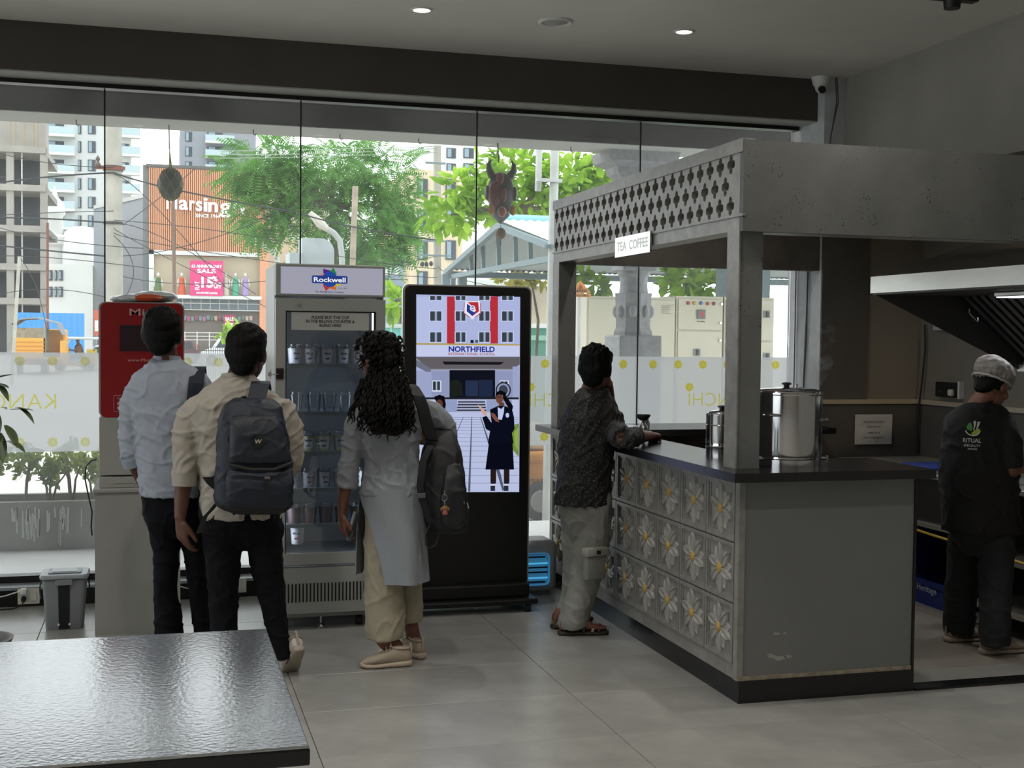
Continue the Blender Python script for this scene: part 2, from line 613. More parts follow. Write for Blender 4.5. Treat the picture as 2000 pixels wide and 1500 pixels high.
k = thing('track_fitting', 'black ceiling track fitting with a stub lamp head', 'ceiling light', (3.8, 5.6, ZC))
part('track', MB().rbox(-0.28, 0.22, -0.03, 0.03, -0.035, 0.0, 0.006), m_black, k)
part('lamp_head', MB().cyl((0.08, 0, -0.03), (0.08, 0, -0.075), 0.045, 0.04, 20), m_black, k, True)
wl = bpy.data.lights.new('kitchen_lamp', 'SPOT')
wl.energy, wl.color, wl.spot_size, wl.spot_blend, wl.shadow_soft_size = 60.0, (1.0, 0.78, 0.5), math.radians(120), 0.6, 0.05
k = thing('kitchen_downlight', 'warm recessed downlight above the steel hood in the kitchen recess', 'ceiling light', (4.82, 5.55, ZC))
link('rim', rim, k)
part('diffuser', MB().lathe([(0.0465, -0.001), (0.045, -0.0035), (0.001, -0.0035)], n=24), glow('warm_disc', 'ffcf8a', 3), k)
lo = bpy.data.objects.new('lamp', wl)
COL.objects.link(lo)
lo.parent = k
lo.location = (0, 0, -0.012)
# ------------------------------------------------------------------ the tea kiosk
m_conc = pitted('kiosk_concrete', '676865')
m_concd = M('kiosk_inner_concrete', '5a554f', 0.8, var=0.25, vscale=4)
m_cem = M('tile_cement', '84827d', 0.42, var=0.2, vscale=14, bump=0.12, bscale=60)
m_cem2 = M('tile_relief', '9b9993', 0.35, var=0.2, vscale=16, bump=0.1, bscale=60)
m_ochre = M('flower_ochre', 'b3924e', 0.6, var=0.2, vscale=30)
m_end = M('kiosk_end_plaster', '6f706e', 0.55, var=0.06, vscale=2.2, bump=0.03)
KX, KY0, KY1 = 2.444, 5.03, 7.72
ki = thing('tea_kiosk', 'grey concrete tea stall with daisy relief tiles, corner posts and pierced frieze', 'kiosk', (2.9, 6.4, 0), world=True)
part('plinth', MB().box(2.455, 3.335, 4.985, 7.74, 0, 0.1), m_gran, ki)
part('body', MB().box(2.462, 3.325, 5.01, 5.1, 0.1, 0.99).box(2.47, 2.6, 5.1, 7.72, 0.1, 0.99).box(2.6, 4.29, 7.55, 7.72, 0.1, 0.99), m_concd, ki)
ep = part('end_panel', MB().box(2.475, 3.322, 4.994, 5.01, 0.118, 0.99), m_end, ki)
part('corner_strip', MB().box(2.447, 2.476, 4.99, 5.03, 0.1, 0.99), m_cem, ki)
part('mortar_line', MB().box(2.45, 3.326, 4.989, 5.012, 0.1, 0.118), M('mortar', '8d8272', 0.9, var=0.3, vscale=30), ki)
part('edge_strip', MB().box(3.322, 3.334, 4.985, 5.1, 0.1, 0.99), m_black, ki)
chip = M('paint_chip', '9a9892', 0.8)
rc = random.Random(3)
for cx, cz, r in ((2.62, 0.2, 0.014), (2.66, 0.19, 0.02), (2.7, 0.195, 0.012), (2.64, 0.3, 0.012), (2.605, 0.21, 0.008), (2.68, 0.3, 0.007)):
    part('paint_chip', MB().flat([(r * (1.2 + 0.5 * rc.random()) * math.cos(q * PI / 5), r * (0.35 + 0.35 * rc.random()) * math.sin(q * PI / 5)) for q in range(10)], (cx, 4.9935, cz), UX, UZ), chip, ep)


# daisy tile: moulded frame, recessed field, pointed double petals, ochre boss
def tile_geo():
    P, H = 0.2965, 0.2695
    t = MB()
    t.box(-P / 2 + .001, P / 2 - .001, -0.014, 0.004, -H / 2 + .001, H / 2 - .001)      # field slab; front faces -y

    def frame(a, b, y0, y1):
        for s in (-1, 1):
            t.box(-P / 2 + a, P / 2 - a, y0, y1, min(s * (H / 2 - a), s * (H / 2 - b)), max(s * (H / 2 - a), s * (H / 2 - b)))
            t.box(min(s * (P / 2 - a), s * (P / 2 - b)), max(s * (P / 2 - a), s * (P / 2 - b)), y0, y1, -H / 2 + b, H / 2 - b)
    frame(.003, .020, -0.026, -0.013)
    frame(.020, .030, -0.019, -0.013)
    f = MB()

    def petal(ang, L, wd, r0, y0, hgt, curve=0.0):
        n = 9
        rows = []
        for i in range(n + 1):
            s = i / n
            ww = wd * (math.sin(PI * min(1, s * 0.93 + 0.07)) ** 0.75) * (1 if s < 0.55 else 1 - 0.25 * (s - 0.55) / 0.45)
            if i == n:
                ww = 0.0006
            r = r0 + L * s
            off = curve * s * s
            row = []
            for q, hh in ((-1, 0), (-0.82, 0.9), (-0.62, 1.0), (-0.42, 0.45), (0, 0.72), (0.42, 0.45), (0.62, 1.0), (0.82, 0.9), (1, 0)):
                a, bb = r, q * ww + off
                row.append((a * math.sin(ang) + bb * math.cos(ang), y0 - hgt * hh * (0.35 + 0.65 * math.sin(PI * (0.15 + 0.7 * s))), a * math.cos(ang) - bb * math.sin(ang)))
            rows.append(row)
        f.loft(rows, caps=False, closed=False)
    for i, dg in enumerate((25, 78, 150, 203, 257, 325)):
        petal(math.radians(dg), 0.088 if i % 3 else 0.078, 0.03, 0.022, -0.0145, 0.008, 0.006)
    for i, dg in enumerate((0, 52, 112, 178, 232, 292)):
        petal(math.radians(dg), 0.108 if i % 3 else 0.116, 0.026, 0.018, -0.0155, 0.0155, -0.01)
    c = MB().ball((0, -0.022, 0), 0.02, 0.014, 0.026, 12, 8)
    return t.mesh('tile', m_cem), f.mesh('flower', m_cem2, True, 50), c.mesh('flower_center', m_ochre, True)


t_me, f_me, c_me = tile_geo()
rotT = math.radians(-90)
for r in range(3):
    for k in range(9):
        y = 5.031 + 0.297 * k + 0.148
        t = link('tile', t_me, ki)
        t.location = (KX + 0.026, y, 0.166 + 0.2705 * r + 0.135)
        t.rotation_euler = (0, 0, rotT)
        f = link('flower', f_me, t)
        f.rotation_euler = (0, rnd.uniform(-.05, .05), 0)
        f.scale = (1, 1, 0.93)
        link('flower_center', c_me, t)
part('tile_border', MB().box(2.444, 2.468, 7.704, 7.735, 0.1, 0.99).box(2.452, 2.47, 5.03, 7.704, 0.1, 0.164), m_cem, ki)

# worktop
wt = MB()
wt.prism([(2.36, 4.862), (3.345, 4.862), (3.345, 5.43), (2.745, 5.43), (2.745, 7.33), (4.28, 7.33), (4.28, 7.885), (2.385, 7.885)], (0, 0, 0.992), UX, UY, (0, 0, 0.04))
single('countertop', wt, m_gran, 'black polished granite worktop running round the tea stall', 'countertop')

# posts, frame, frieze
for y0, y1, z1 in ((5.035, 5.15, 2.085), (7.6, 7.72, 2.085)):
    part('post', MB().box(2.45, 2.56, y0, y1, 1.0325, z1), m_conc, ki)
part('post_face', MB().box(2.443, 2.45, 5.03, 5.15, 1.0325, 2.085), m_cem, ki)
part('post_face', MB().box(2.443, 2.45, 7.6, 7.725, 1.0325, 2.085), m_cem, ki)
part('lower_rail', MB().box(2.446, 2.56, 5.03, 7.725, 2.082, 2.148), m_cem, ki)
part('front_fascia', MB().box(2.444, 4.44, 5.0, 5.035, 2.075, 2.472), m_conc, ki)
part('fascia_soffit', MB().box(2.56, 3.9, 5.035, 5.15, 2.075, 2.1), m_cem, ki)
part('rear_fascia', MB().box(2.56, 4.295, 7.62, 7.725, 2.075, 2.472), m_concd, ki)
part('cap_rail', MB().box(2.438, 2.5, 5.002, 7.73, 2.42, 2.478), m_cem, ki)
part('frieze_backing', MB().box(2.53, 2.56, 5.035, 7.62, 2.148, 2.472), m_concd, ki)
part('drip_edge', MB().box(2.438, 2.452, 4.996, 7.728, 2.141, 2.152), m_cem, ki)


def frieze():
    """panel pierced by staggered rows of four-lobed holes"""
    mb = MB()
    z0, z1, y0, y1 = 2.148, 2.424, 5.04, 7.722
    rows, pitch = 3, 0.1102
    h = (z1 - z0) / rows
    N = 48
    xf, xb = 2.446, 2.478

    def cell(yc, zc, ya, yb):
        if yb - ya < pitch * 0.9:
            mb.add([(xf, ya, zc - h / 2), (xf, yb, zc - h / 2), (xf, yb, zc + h / 2), (xf, ya, zc + h / 2)], [(0, 3, 2, 1)])
            return
        inn, out = [], []
        for i in range(N):
            a = 2 * PI * i / N + PI / N
            c, s = math.cos(a), math.sin(a)
            # four lobes: circles of radius .0165 centred .0185 off the middle
            d, rr = 0.0225, 0.0162
            k = round(a / (PI / 2)) * (PI / 2)
            p = d * math.cos(a - k)
            r = p + math.sqrt(max(0, rr * rr - d * d + p * p)) if rr * rr - d * d + p * p > 0 else 0.0125
            r = max(r, 0.0125)
            inn.append((yc + r * c, zc + r * s * 1.12))
            q = min((pitch / 2) / max(abs(c), 1e-6), (h / 2) / max(abs(s), 1e-6))
            out.append((yc + q * c, zc + q * s))
        for i in range(N):
            j = (i + 1) % N
            mb.add([(xf, *inn[i]), (xf, *out[i]), (xf, *out[j]), (xf, *inn[j])], [(0, 3, 2, 1)])
            mb.add([(xf, *inn[i]), (xb, *inn[i]), (xb, *inn[j]), (xf, *inn[j])], [(0, 1, 2, 3)])
            ca = [o for o in ((yc + sy * pitch / 2, zc + sz * h / 2) for sy in (-1, 1) for sz in (-1, 1))]
            # corner triangle where the square's corner lies between two samples
            if abs(out[i][0] - out[j][0]) > 1e-5 and abs(out[i][1] - out[j][1]) > 1e-5:
                k2 = min(ca, key=lambda o: (o[0] - out[i][0]) ** 2 + (o[1] - out[i][1]) ** 2)
                mb.add([(xf, *out[i]), (xf, *k2), (xf, *out[j])], [(0, 2, 1)])
    for r in range(rows):
        zc = z0 + h * (r + 0.5)
        y = y1 - (pitch / 2 if r == 1 else 0.0)
        if r == 1:
            cell(0, zc, y1 - pitch / 2, y1)
        while y - pitch > y0 - 1e-6:
            cell(y - pitch / 2, zc, y - pitch, y)
            y -= pitch
        if y > y0 + 1e-4:
            cell(0, zc, y0, y)
    return mb


part('frieze_panel', frieze(), m_cem, ki, label='pierced panel with rows of four-lobed holes')

# mirror sign hanging on the side rail
sg = thing('tea_coffee_sign', 'small mirror-finish sign reading TEA COFFEE on the stall rail', 'sign', (2.43, 6.25, 2.06), world=True)
sy0, sy1 = atx(1272, 478, 2.435).y, atx(1204, 478, 2.435).y
part('plate', MB().box(2.427, 2.437, sy0, sy1, 2.048, 2.155), M('mirror_steel', 'c9cdcf', 0.06, 1.0), sg)
m_letp = M('letter_pale', 'f0efe8', 0.4)
for word, f0, f1 in (('TEA', 0.06, 0.34), ('COFFEE', 0.42, 0.95)):
    part('word', MB().text(word, (2.4265, sy1 - (sy1 - sy0) * f0, 2.08), -UY, UZ, 0.05, width=(sy1 - sy0) * (f1 - f0), align='L', bold=0.02), m_letp, sg)

# pots and utensils on the worktop
m_steel = M('polished_steel', 'c8c8ca', 0.12, 1.0, bump=0.02, bscale=8)
m_knob = M('black_knob', '0d0d0d', 0.35)


def kettle(x, y, z, R, Hh, label, band):
    k = thing('steel_urn', label, 'urn', (x, y, z))
    part('body', MB().lathe([(R * .99, 0), (R * .99, .035), (R * 1.01, .04), (R * .985, .046), (R, .06), (R, Hh - .012), (R * 1.012, Hh - .008), (R * 1.012, Hh), (R * .97, Hh)], n=64), m_steel, k, True, 25)
    l = part('lid', MB().lathe([(R * 1.0, Hh), (R * .98, Hh + .006), (R * .8, Hh + .014), (R * .45, Hh + .02), (.001, Hh + .022)], n=48), m_steel, k, True)
    part('knob', MB().lathe([(.014, Hh + .02), (.012, Hh + .03), (.022, Hh + .034), (.022, Hh + .04), (.008, Hh + .044)], n=20), m_knob, l, True)
    if band:
        part('hoop', MB().lathe([(R * 1.0, Hh * band), (R * 1.02, Hh * band + .003), (R * 1.0, Hh * band + .006)], n=48), m_steel, k, True)
    return k


pot = kettle(2.76, 5.17, 1.032, 0.162, 0.335, 'large polished steel urn with black lid knob beside the corner post', 0)
for a0, dz in ((-0.55, 0.21), (-2.45, 0.235)):
    pts = []
    for i in range(9):
        t = i / 8
        a = a0 + (t - .5) * 0.5
        r = 0.164 + 0.022 * math.sin(PI * t)
        pts.append((r * math.cos(a), r * math.sin(a), dz))
    part('handle', MB().tube(pts, 0.005, 8), m_steel, pot, True)
part('tap', MB().cyl((0.155, -0.03, 0.03), (0.195, -0.04, 0.03), 0.01, 0.008, 12).cyl((0.19, -0.04, 0.045), (0.19, -0.04, 0.012), 0.008, 0.007, 12), m_steel, pot, True)
part('side_valve', MB().box(0.162, 0.2, -0.02, 0.012, 0.16, 0.18), m_knob, pot)
part('vent_nipple', MB().cyl((0.06, 0.02, 0.345), (0.06, 0.02, 0.37), 0.008, 0.007, 12), m_steel, pot, True)
kettle(2.70, 5.72, 1.032, 0.078, 0.2, 'slim steel tea urn with a banded rim behind the corner post', 0.72)
bw = thing('offering_bowl', 'small footed metal bowl on the worktop by the glass', 'bowl', (3.01, 7.55, 1.032))
part('foot', MB().lathe([(.034, 0), (.03, .006), (.012, .03), (.008, .04)], n=24), m_steel, bw, True)
part('cup', MB().lathe([(.008, .04), (.03, .05), (.046, .07), (.05, .082), (.046, .082), (.026, .058), (.001, .05)], n=28), M('dark_bronze', '57534c', 0.35, 0.8), bw, True)
single('small_jar', MB().lathe([(.018, 0), (.02, .004), (.02, .035), (.013, .045), (.013, .055), (.001, .056)], (3.055, 7.6, 1.032), 20), m_white, 'tiny white jar with round lid beside the footed bowl', 'jar', smooth=True)
single('serving_tray', MB().lathe([(.13, 0), (.145, .004), (.155, .014), (.15, .015), (.13, .006), (.001, .005)], (2.795, 7.5, 1.0325), 40), m_steel, 'round shiny steel tray lying flat on the worktop', 'tray', smooth=True)
# ------------------------------------------------------------------ fridge with cups
m_fr = M('fridge_grey_white', 'a9aaa6', 0.35)
m_frin = M('fridge_inside', 'b0b3b4', 0.4)
m_shelf = M('shelf_white_wire', 'c9d8e4', 0.35)
m_blk = M('matt_black', '121214', 0.5)
m_chrome = M('chrome', 'd0d0d2', 0.12, 1.0)
FY = 6.83
FX0, FX1 = at(538, 560, FY).x, at(752, 560, FY).x


def fz(row, px=645):
    return at(px, row, FY).z


def fxx(px, row=800):
    return at(px, row, FY).x


fr = thing('display_fridge', 'upright grey display fridge with glass door and lit Rockwell header', 'fridge', (0.9, 7.15, 0), world=True)
zb, zt, zd0, zd1 = 0.115, fz(518), fz(1100), fz(584)
# shell, open to the front
part('shell', MB().box(FX0, FX0 + .035, 6.88, 7.46, zb, zt).box(FX1 - .035, FX1, 6.88, 7.46, zb, zt).box(FX0 + .035, FX1 - .035, 7.42, 7.46, zb, zt)
     .box(FX0 + .035, FX1 - .035, 6.88, 7.42, zt - .03, zt).box(FX0 + .035, FX1 - .035, 6.88, 7.42, zb, zd0 - .005), m_fr, fr)
part('liner', MB().box(FX0 + .035, FX0 + .05, 6.9, 7.42, zd0, zd1).box(FX1 - .05, FX1 - .035, 6.9, 7.42, zd0, zd1).box(FX0 + .05, FX1 - .05, 7.40, 7.42, zd0, zd1)
     .box(FX0 + .035, FX1 - .035, 6.9, 7.42, zd1 - .01, zd1 + .02).box(FX0 + .035, FX1 - .035, 6.9, 7.42, zd0 - .005, zd0 + .03), m_frin, fr)
hd = part('header', MB().rbox(FX0, FX1, FY - .01, 6.9, fz(579), zt + .004, .006), m_fr, fr)
part('light_panel', MB().box(fxx(547), fxx(745), FY - .0125, FY - .009, fz(575), fz(523)), glow('header_white', 'c4c3d6', 0.62), hd)
part('display_strip', MB().box(fxx(672), fxx(733), FY - .0125, FY - .009, fz(591), fz(582)), M('strip_grey', '9a9b98', 0.4), fr)
part('clock_digits', MB().text('-18', (fxx(684), FY - .0135, fz(588.5)), UX, UZ, .012, bold=.02), glow('digit_white', 'e8f0ff', 1.2), fr)
cx, cz, R = fxx(642), fz(546), 0.042
logo_cols = ['5a2d8a', '2f8f4e', 'd9c23b', 'e0702c', 'c93a3a', 'd98a86']
for i, (a, c) in enumerate(zip((112, 62, -35, -68, -118, 158), logo_cols)):
    ar = math.radians(a)
    u, w = V((math.cos(ar), 0, math.sin(ar))), V((-math.sin(ar), 0, math.cos(ar)))
    part('logo_petal', MB().flat([(.025, -.02), (.045, -.018), (.066, .012), (.042, .02), (.025, .015)], (cx, FY - .0132, cz), u, w), glow('logo_%d' % i, c, .8), hd)
part('logo_ball', MB().flat(arc(0, 0, R, 0, 2 * PI, 28)[:-1], (cx, FY - .0136, cz), UX, UZ), glow('logo_blue', '2c4fae', .8), hd)
part('logo_bar', MB().flat(rrect(-.096, .096, -.022, .02, .008), (cx, FY - .014, cz), UX, UZ), glow('logo_bar_blue', '2a4590', .8), hd)
part('logo_word', MB().text('Rockwell', (cx, FY - .0146, cz - .014), UX, UZ, .026, width=.172, bold=.022), glow('logo_white', 'f4f4fa', .95), hd)
part('slogan', MB().text('The Refrigeration Company', (cx, FY - .0136, fz(572)), UX, UZ, .010, width=.155, bold=.01), glow('slogan_dark', '24243a', .5), hd)
part('since_line', MB().text('Since 1988', (cx + .07, FY - .0136, fz(564)), UX, UZ, .007, width=.045), glow('slogan_dark', '24243a', .5), hd)
# door
gx0, gx1, gz0, gz1 = fxx(557, 700), fxx(733, 700), fz(1078), fz(608)
dr = part('door', MB().box(FX0, gx0, FY - .02, FY + .03, zd0, zd1).box(gx1, FX1, FY - .02, FY + .03, zd0, zd1)
          .box(gx0, gx1, FY - .02, FY + .03, gz1, zd1).box(gx0, gx1, FY - .02, FY + .03, zd0, gz0), m_fr, fr)
part('gasket', MB().box(gx0, gx0 + .006, FY - .012, FY + .02, gz0, gz1).box(gx1 - .006, gx1, FY - .012, FY + .02, gz0, gz1).box(gx0, gx1, FY - .012, FY + .02, gz1 - .006, gz1), m_blk, dr)
part('pane', MB().box(gx0, gx1, FY - .004, FY, gz0, gz1), sheet_glass('fridge_glass', (0.85, 0.87, 0.88), 0.08), dr)
nt_ = part('notice', MB().box(fxx(568), fxx(719), FY - .007, FY - .005, fz(645), fz(610)), M('notice_paper', 'c9c9c4', 0.7), dr)
m_ink = M('black_ink', '0c0c0e', 0.6)
for i, (ln, wpx) in enumerate((('PLEASE BUY THE CUP', 73), ('IN THE BILLING COUNTER &', 95), ('BLEND HERE', 42))):
    part('notice_line', MB().text(ln, (fxx(644), FY - .0078, fz(623 + i * 7.8)), UX, UZ, .0165, width=(fxx(644 + wpx / 2) - fxx(644 - wpx / 2)), bold=.02), m_ink, nt_)
lk = part('lock', MB().rbox(fxx(538, 730), fxx(553, 730), FY - .034, FY - .018, fz(740), fz(719), .004), m_blk, dr)
part('key', MB().cyl((fxx(542, 730), FY - .04, fz(731)), (fxx(526, 730), FY - .04, fz(731)), .003).box(fxx(522, 730), fxx(529, 730), FY - .044, FY - .036, fz(735), fz(727)).box(fxx(526.5, 730), fxx(528, 730), FY - .042, FY - .038, fz(740), fz(722)), m_chrome, lk)
part('screw_cap', MB().cyl((fxx(583, 597), FY - .02, fz(597)), (fxx(583, 597), FY - .026, fz(597)), .009, .007, 16), m_chrome, dr)
# lower panel with slots, castors
zg0, zg1 = fz(1196), fz(1106)
part('base_panel', MB().rbox(FX0, FX1, FY - .01, FY + .06, zg0, zg1, .004), m_fr, fr)
for i in range(29):
    x = fxx(549, 1150) + i * .0196
    if x < FX1 - .04:
        part('slot', MB().prism(rrect(-.0042, .0042, -.052, .052, .004, 3), (x, FY - .0115, fz(1155)), UX, UZ, (0, .003, 0)), m_blk, fr)
part('bottom_rail', MB().box(FX0, FX1, FY, 7.46, fz(1203), fz(1197)), M('steel_rail', '8b8c8c', .35, .9), fr)
zr = fz(1203)
for x, y in ((fxx(560), 6.9), (fxx(704, 1215), 6.88), (FX0 + .05, 7.4), (FX1 - .05, 7.4)):
    w = part('castor', MB().box(x - .012, x + .012, y - .015, y + .015, .045, zr + .002), m_blk, fr)
    part('wheel', MB().cyl((x - .016, y, .0305), (x + .016, y, .0305), .03, .03, 20), m_blk, w, True)
x = fxx(628, 1215)
part('levelling_foot', MB().cyl((x, 6.86, zr), (x, 6.86, .02), .007, .007, 10).lathe([(.02, 0), (.022, .006), (.014, .018), (.007, .024)], (x, 6.86, 0), 16), m_chrome, fr, True)
shz = [fz(712), fz(806), fz(884), fz(956), fz(1026), fz(1078) + .012]
for i, z in enumerate(shz[:5]):
    sh = part('shelf', MB().box(FX0 + .05, FX1 - .05, 6.885, 6.895, z - .017, z + .004).box(FX0 + .05, FX1 - .05, 6.895, 7.39, z - .008, z - .004), m_shelf, fr)
m_led = glow('led_cold', 'e6eeff', 8.0)
for x in (FX0 + .0505, FX1 - .0545):
    part('led_strip', MB().box(x, x + .004, 6.9, 6.93, zd0 + .05, zd1 - .05), m_led, fr)

m_cupw = M('cup_white', 'c9c9cc', 0.4)
m_cupy = M('cup_cream', 'c9c18c', 0.4)
m_cupc = sheet_glass('cup_clear', (0.82, 0.86, 0.88), 0.12, dirt=0.10)
m_cupb = M('cup_berry', '6e5a5c', 0.45)
m_lid = sheet_glass('lid_clear', (0.85, 0.9, 0.92), 0.14, dirt=0.12)
cupm = MB().lathe([(.031, 0), (.032, .002), (.0385, .088), (.0385, .0885), (.001, .089)], n=24)
lidm = MB().lathe([(.0385, .089), (.0415, .09), (.0415, .095), (.039, .097), (.035, .1), (.034, .112), (.001, .113)], n=24).mesh('lid', m_lid, True)


def label_mesh(col):
    b = MB()
    for k in range(-3, 3):
        vs = []
        for a in (k, k + 1):
            an = -PI / 2 + a * .28
            for r, z in ((.0338, .018), (.0381, .076)):
                vs.append((r * math.cos(an), r * math.sin(an), z))
        b.add(vs, [(0, 2, 3, 1)])
    b.text('Minit', (0, -.0385, .056), UX, UZ, .013, bold=.02, mi=1)
    b.flat([(-.014, -.004), (-.004, -.006), (.006, -.005), (.015, 0), (.008, .006), (-.002, .003), (-.01, .005)], (0, -.0372, .034), UX, UZ, 2)
    return b.mesh('printed_label', [M('label_white', 'd8d8da', .5), M('label_ink', '3a3c44', .6), M('label_' + col, col, .6)])


shelves = [('top', m_cupw, '5d6f8a', [574, 605, 636, 667, 698], 'white printed smoothie cup with clear lid on the top fridge shelf'),
           ('second', m_cupc, None, [577, 612, 642, 672], 'clear empty lidded cup on the second fridge shelf'),
           ('third', m_cupy, '8a8450', [570, 601, 632, 663, 694], 'cream filled smoothie cup on the wire shelf below the clear cups'),
           ('fourth', m_cupw, 'a0584e', [570, 601, 632, 663, 693], 'white smoothie cup with red print on the fourth fridge shelf'),
           ('fifth', m_cupb, None, [574, 605, 636, 667, 697], 'dark berry filled clear lidded cup on the fifth fridge shelf'),
           ('bottom', m_cupw, 'a0584e', [581], 'single white smoothie cup with red print on the fridge floor')]
for si, (nm, cm, lc, pxs, lab) in enumerate(shelves):
    cme = cupm.mesh('cup', cm, True)
    lme = label_mesh(lc) if lc else None
    for j, px in enumerate(pxs):
        c = thing('smoothie_cup', lab, 'cup', (at(px, 860, 6.98).x, 6.96, shz[si] - (.0035 if si < 5 else -.0185)), rnd.uniform(-.35, .35), group='cups on the %s fridge shelf' % nm)
        link('cup', cme, c)
        link('lid', lidm, c)
        if lme:
            link('printed_label', lme, c)

# ------------------------------------------------------------------ digital signboard
SY = 7.08
sx0, sx1 = at(790, 800, SY).x, at(1033, 800, SY).x
szt = at(910, 560, SY).z
db = thing('digital_signboard', 'tall black floor-standing screen showing a school advert', 'screen', (1.73, 7.15, 0), world=True)
part('case', MB().prism(rrect(sx0, sx1, .075, szt, .03, 5), (0, SY, 0), UX, UZ, (0, .06, 0)), m_black, db)
part('silver_edge', MB().prism(rrect(sx0 - .012, sx1 + .012, .07, szt + .008, .035, 5), (0, SY + .012, 0), UX, UZ, (0, .035, 0)), M('silver_trim', 'c8c9cb', .3, .7), db)
part('base_plate', MB().rbox(sx0 - .03, sx1 + .035, 6.96, 7.34, .045, .08, .01), m_black, db)
part('base_block', MB().rbox(sx0, sx1, 7.02, 7.2, .08, .16, .01), m_black, db)
for x in (sx0 + .02, sx1 - .02):
    for y in (6.99, 7.3):
        part('castor', MB().cyl((x - .015, y, .0235), (x + .015, y, .0235), .023, .023, 16).box(x - .008, x + .008, y - .01, y + .01, .03, .046), m_blk, db)


class Paint:
    """flat picture made of coloured outlines given in photograph pixels on the plane y"""
    def __init__(s, y):
        s.y, s.mb, s.ms, s.ix, s.k = y, MB(), [], {}, 0

    def c(s, col, st=1.0):
        if col not in s.ix:
            s.ix[col] = len(s.ms)
            s.ms.append(glow('screen_' + col, col, st))
        return s.ix[col]

    def p(s, col, pts):
        s.k += 1
        y = s.y - .00004 * s.k
        s.mb.add([at(a, b, y) for a, b in pts], [tuple(range(len(pts)))], s.c(col))

    def r(s, col, a0, a1, b0, b1):
        s.p(col, [(a0, b1), (a1, b1), (a1, b0), (a0, b0)])

    def t(s, col, body, px, py, capx, wpx, bold=.02):
        s.k += 1
        y = s.y - .00004 * s.k
        o = at(px, py, y)
        s.mb.text(body, o, UX, UZ, at(px, py - capx, y).z - o.z, width=at(px + wpx / 2, py, y).x - at(px - wpx / 2, py, y).x, bold=bold, mi=s.c(col))

    def e(s, col, cx, cy, rx, ry, n=16):
        s.p(col, [(cx + rx * math.cos(2 * PI * i / n), cy - ry * math.sin(2 * PI * i / n)) for i in range(n)])


S = Paint(SY - .0006)
S.p('aab4dc', [(813, 960), (1014, 961), (1016, 580), (813, 575)])
S.r('b4bde2', 815, 873, 580, 670)
for x0, x1 in ((873, 888.5), (957, 972.5)):
    S.r('b3303c', x0, x1, 579, 671)
for y0, y1 in ((578, 586), (608, 626.5), (649, 668)):
    for x0, x1 in ((840, 862), (890, 909), (936, 956), (980.5, 1001.5)):
        S.r('c9d0ee', x0 - 2, x1 + 2, y0 - (0 if y0 < 580 else 1.5), y1 + 1.5)
        S.r('39424e', x0, x1, y0, y1)
        S.r('8f9bb0', x0 + (x1 - x0) * .42, x0 + (x1 - x0) * .62, y0, y1)
        S.r('aeb8cc', x0 + (x1 - x0) * .46, x0 + (x1 - x0) * .5, y0, y1)
S.r('14161f', 919, 925, 664, 670)
S.r('4a5a66', 928, 934, 664, 669.5)
S.r('c3c9e8', 813, 1015, 674, 696)
S.p('b09a45', [(813, 670), (1015, 672.5), (1015, 675), (813, 673)])
S.p('e4e6f2', [(909, 588), (937, 588), (939.5, 612), (922.5, 624), (906, 612)])
S.p('b5323c', [(913, 590), (934, 590), (935.5, 608), (922.5, 617.5), (920, 616), (930, 606), (922, 598)])
S.p('27388f', [(912, 593), (922, 600), (919, 606), (929, 611), (922.5, 617), (911.5, 608)])
S.e('e8eaf4', 923, 602, 5.2, 5.6)
S.e('5a6aa8', 923, 602, 3.6, 3.8)
S.r('e8eaf4', 919.5, 926.5, 601, 603.5)
for sx in (-1, 1):
    S.p('b04a50', [(922.5 + sx * 15, 592), (922.5 + sx * 16.5, 592), (922.5 + sx * 17, 612), (922.5 + sx * 4, 621), (922.5 + sx * 4, 619.5), (922.5 + sx * 15.5, 611)])
S.t('1d2a8c', 'NORTHFIELD', 921.5, 687, 10.4, 90, .035)
S.t('a04b3a', 'INTERNATIONAL SCHOOL', 921.5, 694, 5.4, 91, .012)
S.p('615d62', [(813, 697), (1015, 697), (1015, 712), (1000, 722), (840, 722), (813, 700)])
S.p('17171c', [(864, 706), (985, 707), (977, 712.5), (868, 712)])
S.r('8b8c98', 842, 1001, 720.5, 723)
S.r('9aa3c6', 813, 843, 724, 780)
S.r('9aa3c6', 1001, 1014, 716, 782)
S.p('6d7084', [(813, 702), (842, 720), (842, 726), (832, 726), (813, 716)])
S.r('8d96b8', 843, 878, 724, 776)
S.r('8d96b8', 967, 1001, 724, 776)
S.r('10131d', 878, 967, 723, 779)
S.r('26324c', 909, 934, 743, 774)
S.r('1f2a42', 935, 962, 742, 775)
S.p('1b201d', [(879, 745), (893, 741), (902, 750), (905, 772), (880, 775)])
for x0 in (844, 976):
    S.r('cfd5ec', x0, x0 + 18, 743, 765)
    S.r('2c3540', x0 + 1.5, x0 + 15.5, 745, 762)
    S.r('9fb0b4', x0 + 7, x0 + 10, 745, 762)
S.r('20222a', 813, 1013, 776, 780)
S.r('b6bfdf', 813, 1013, 780, 961)
S.r('8f9cc0', 868, 893, 781, 805)
S.r('8f9cc0', 950, 1000, 781, 805)
for i in range(9):
    S.p('2b2c3a' if i % 2 else 'a9b0cc', [(895 - i * .35, 781 + i * 2.7), (947 + i * .35, 781 + i * 2.7), (947.5 + i * .35, 783.7 + i * 2.7), (894.5 - i * .35, 783.7 + i * 2.7)])
y = 815.0
st = 4.2
while y < 958:
    S.r('6d7796', 870, 1013, y, y + .5 + st * .022)
    y += st
    st *= 1.095
S.p('525a70', [(921, 814), (922.3, 814), (918.5, 960), (914, 960)])
S.p('525a70', [(904.5, 815), (905.6, 815), (887.6, 856), (886, 856)])
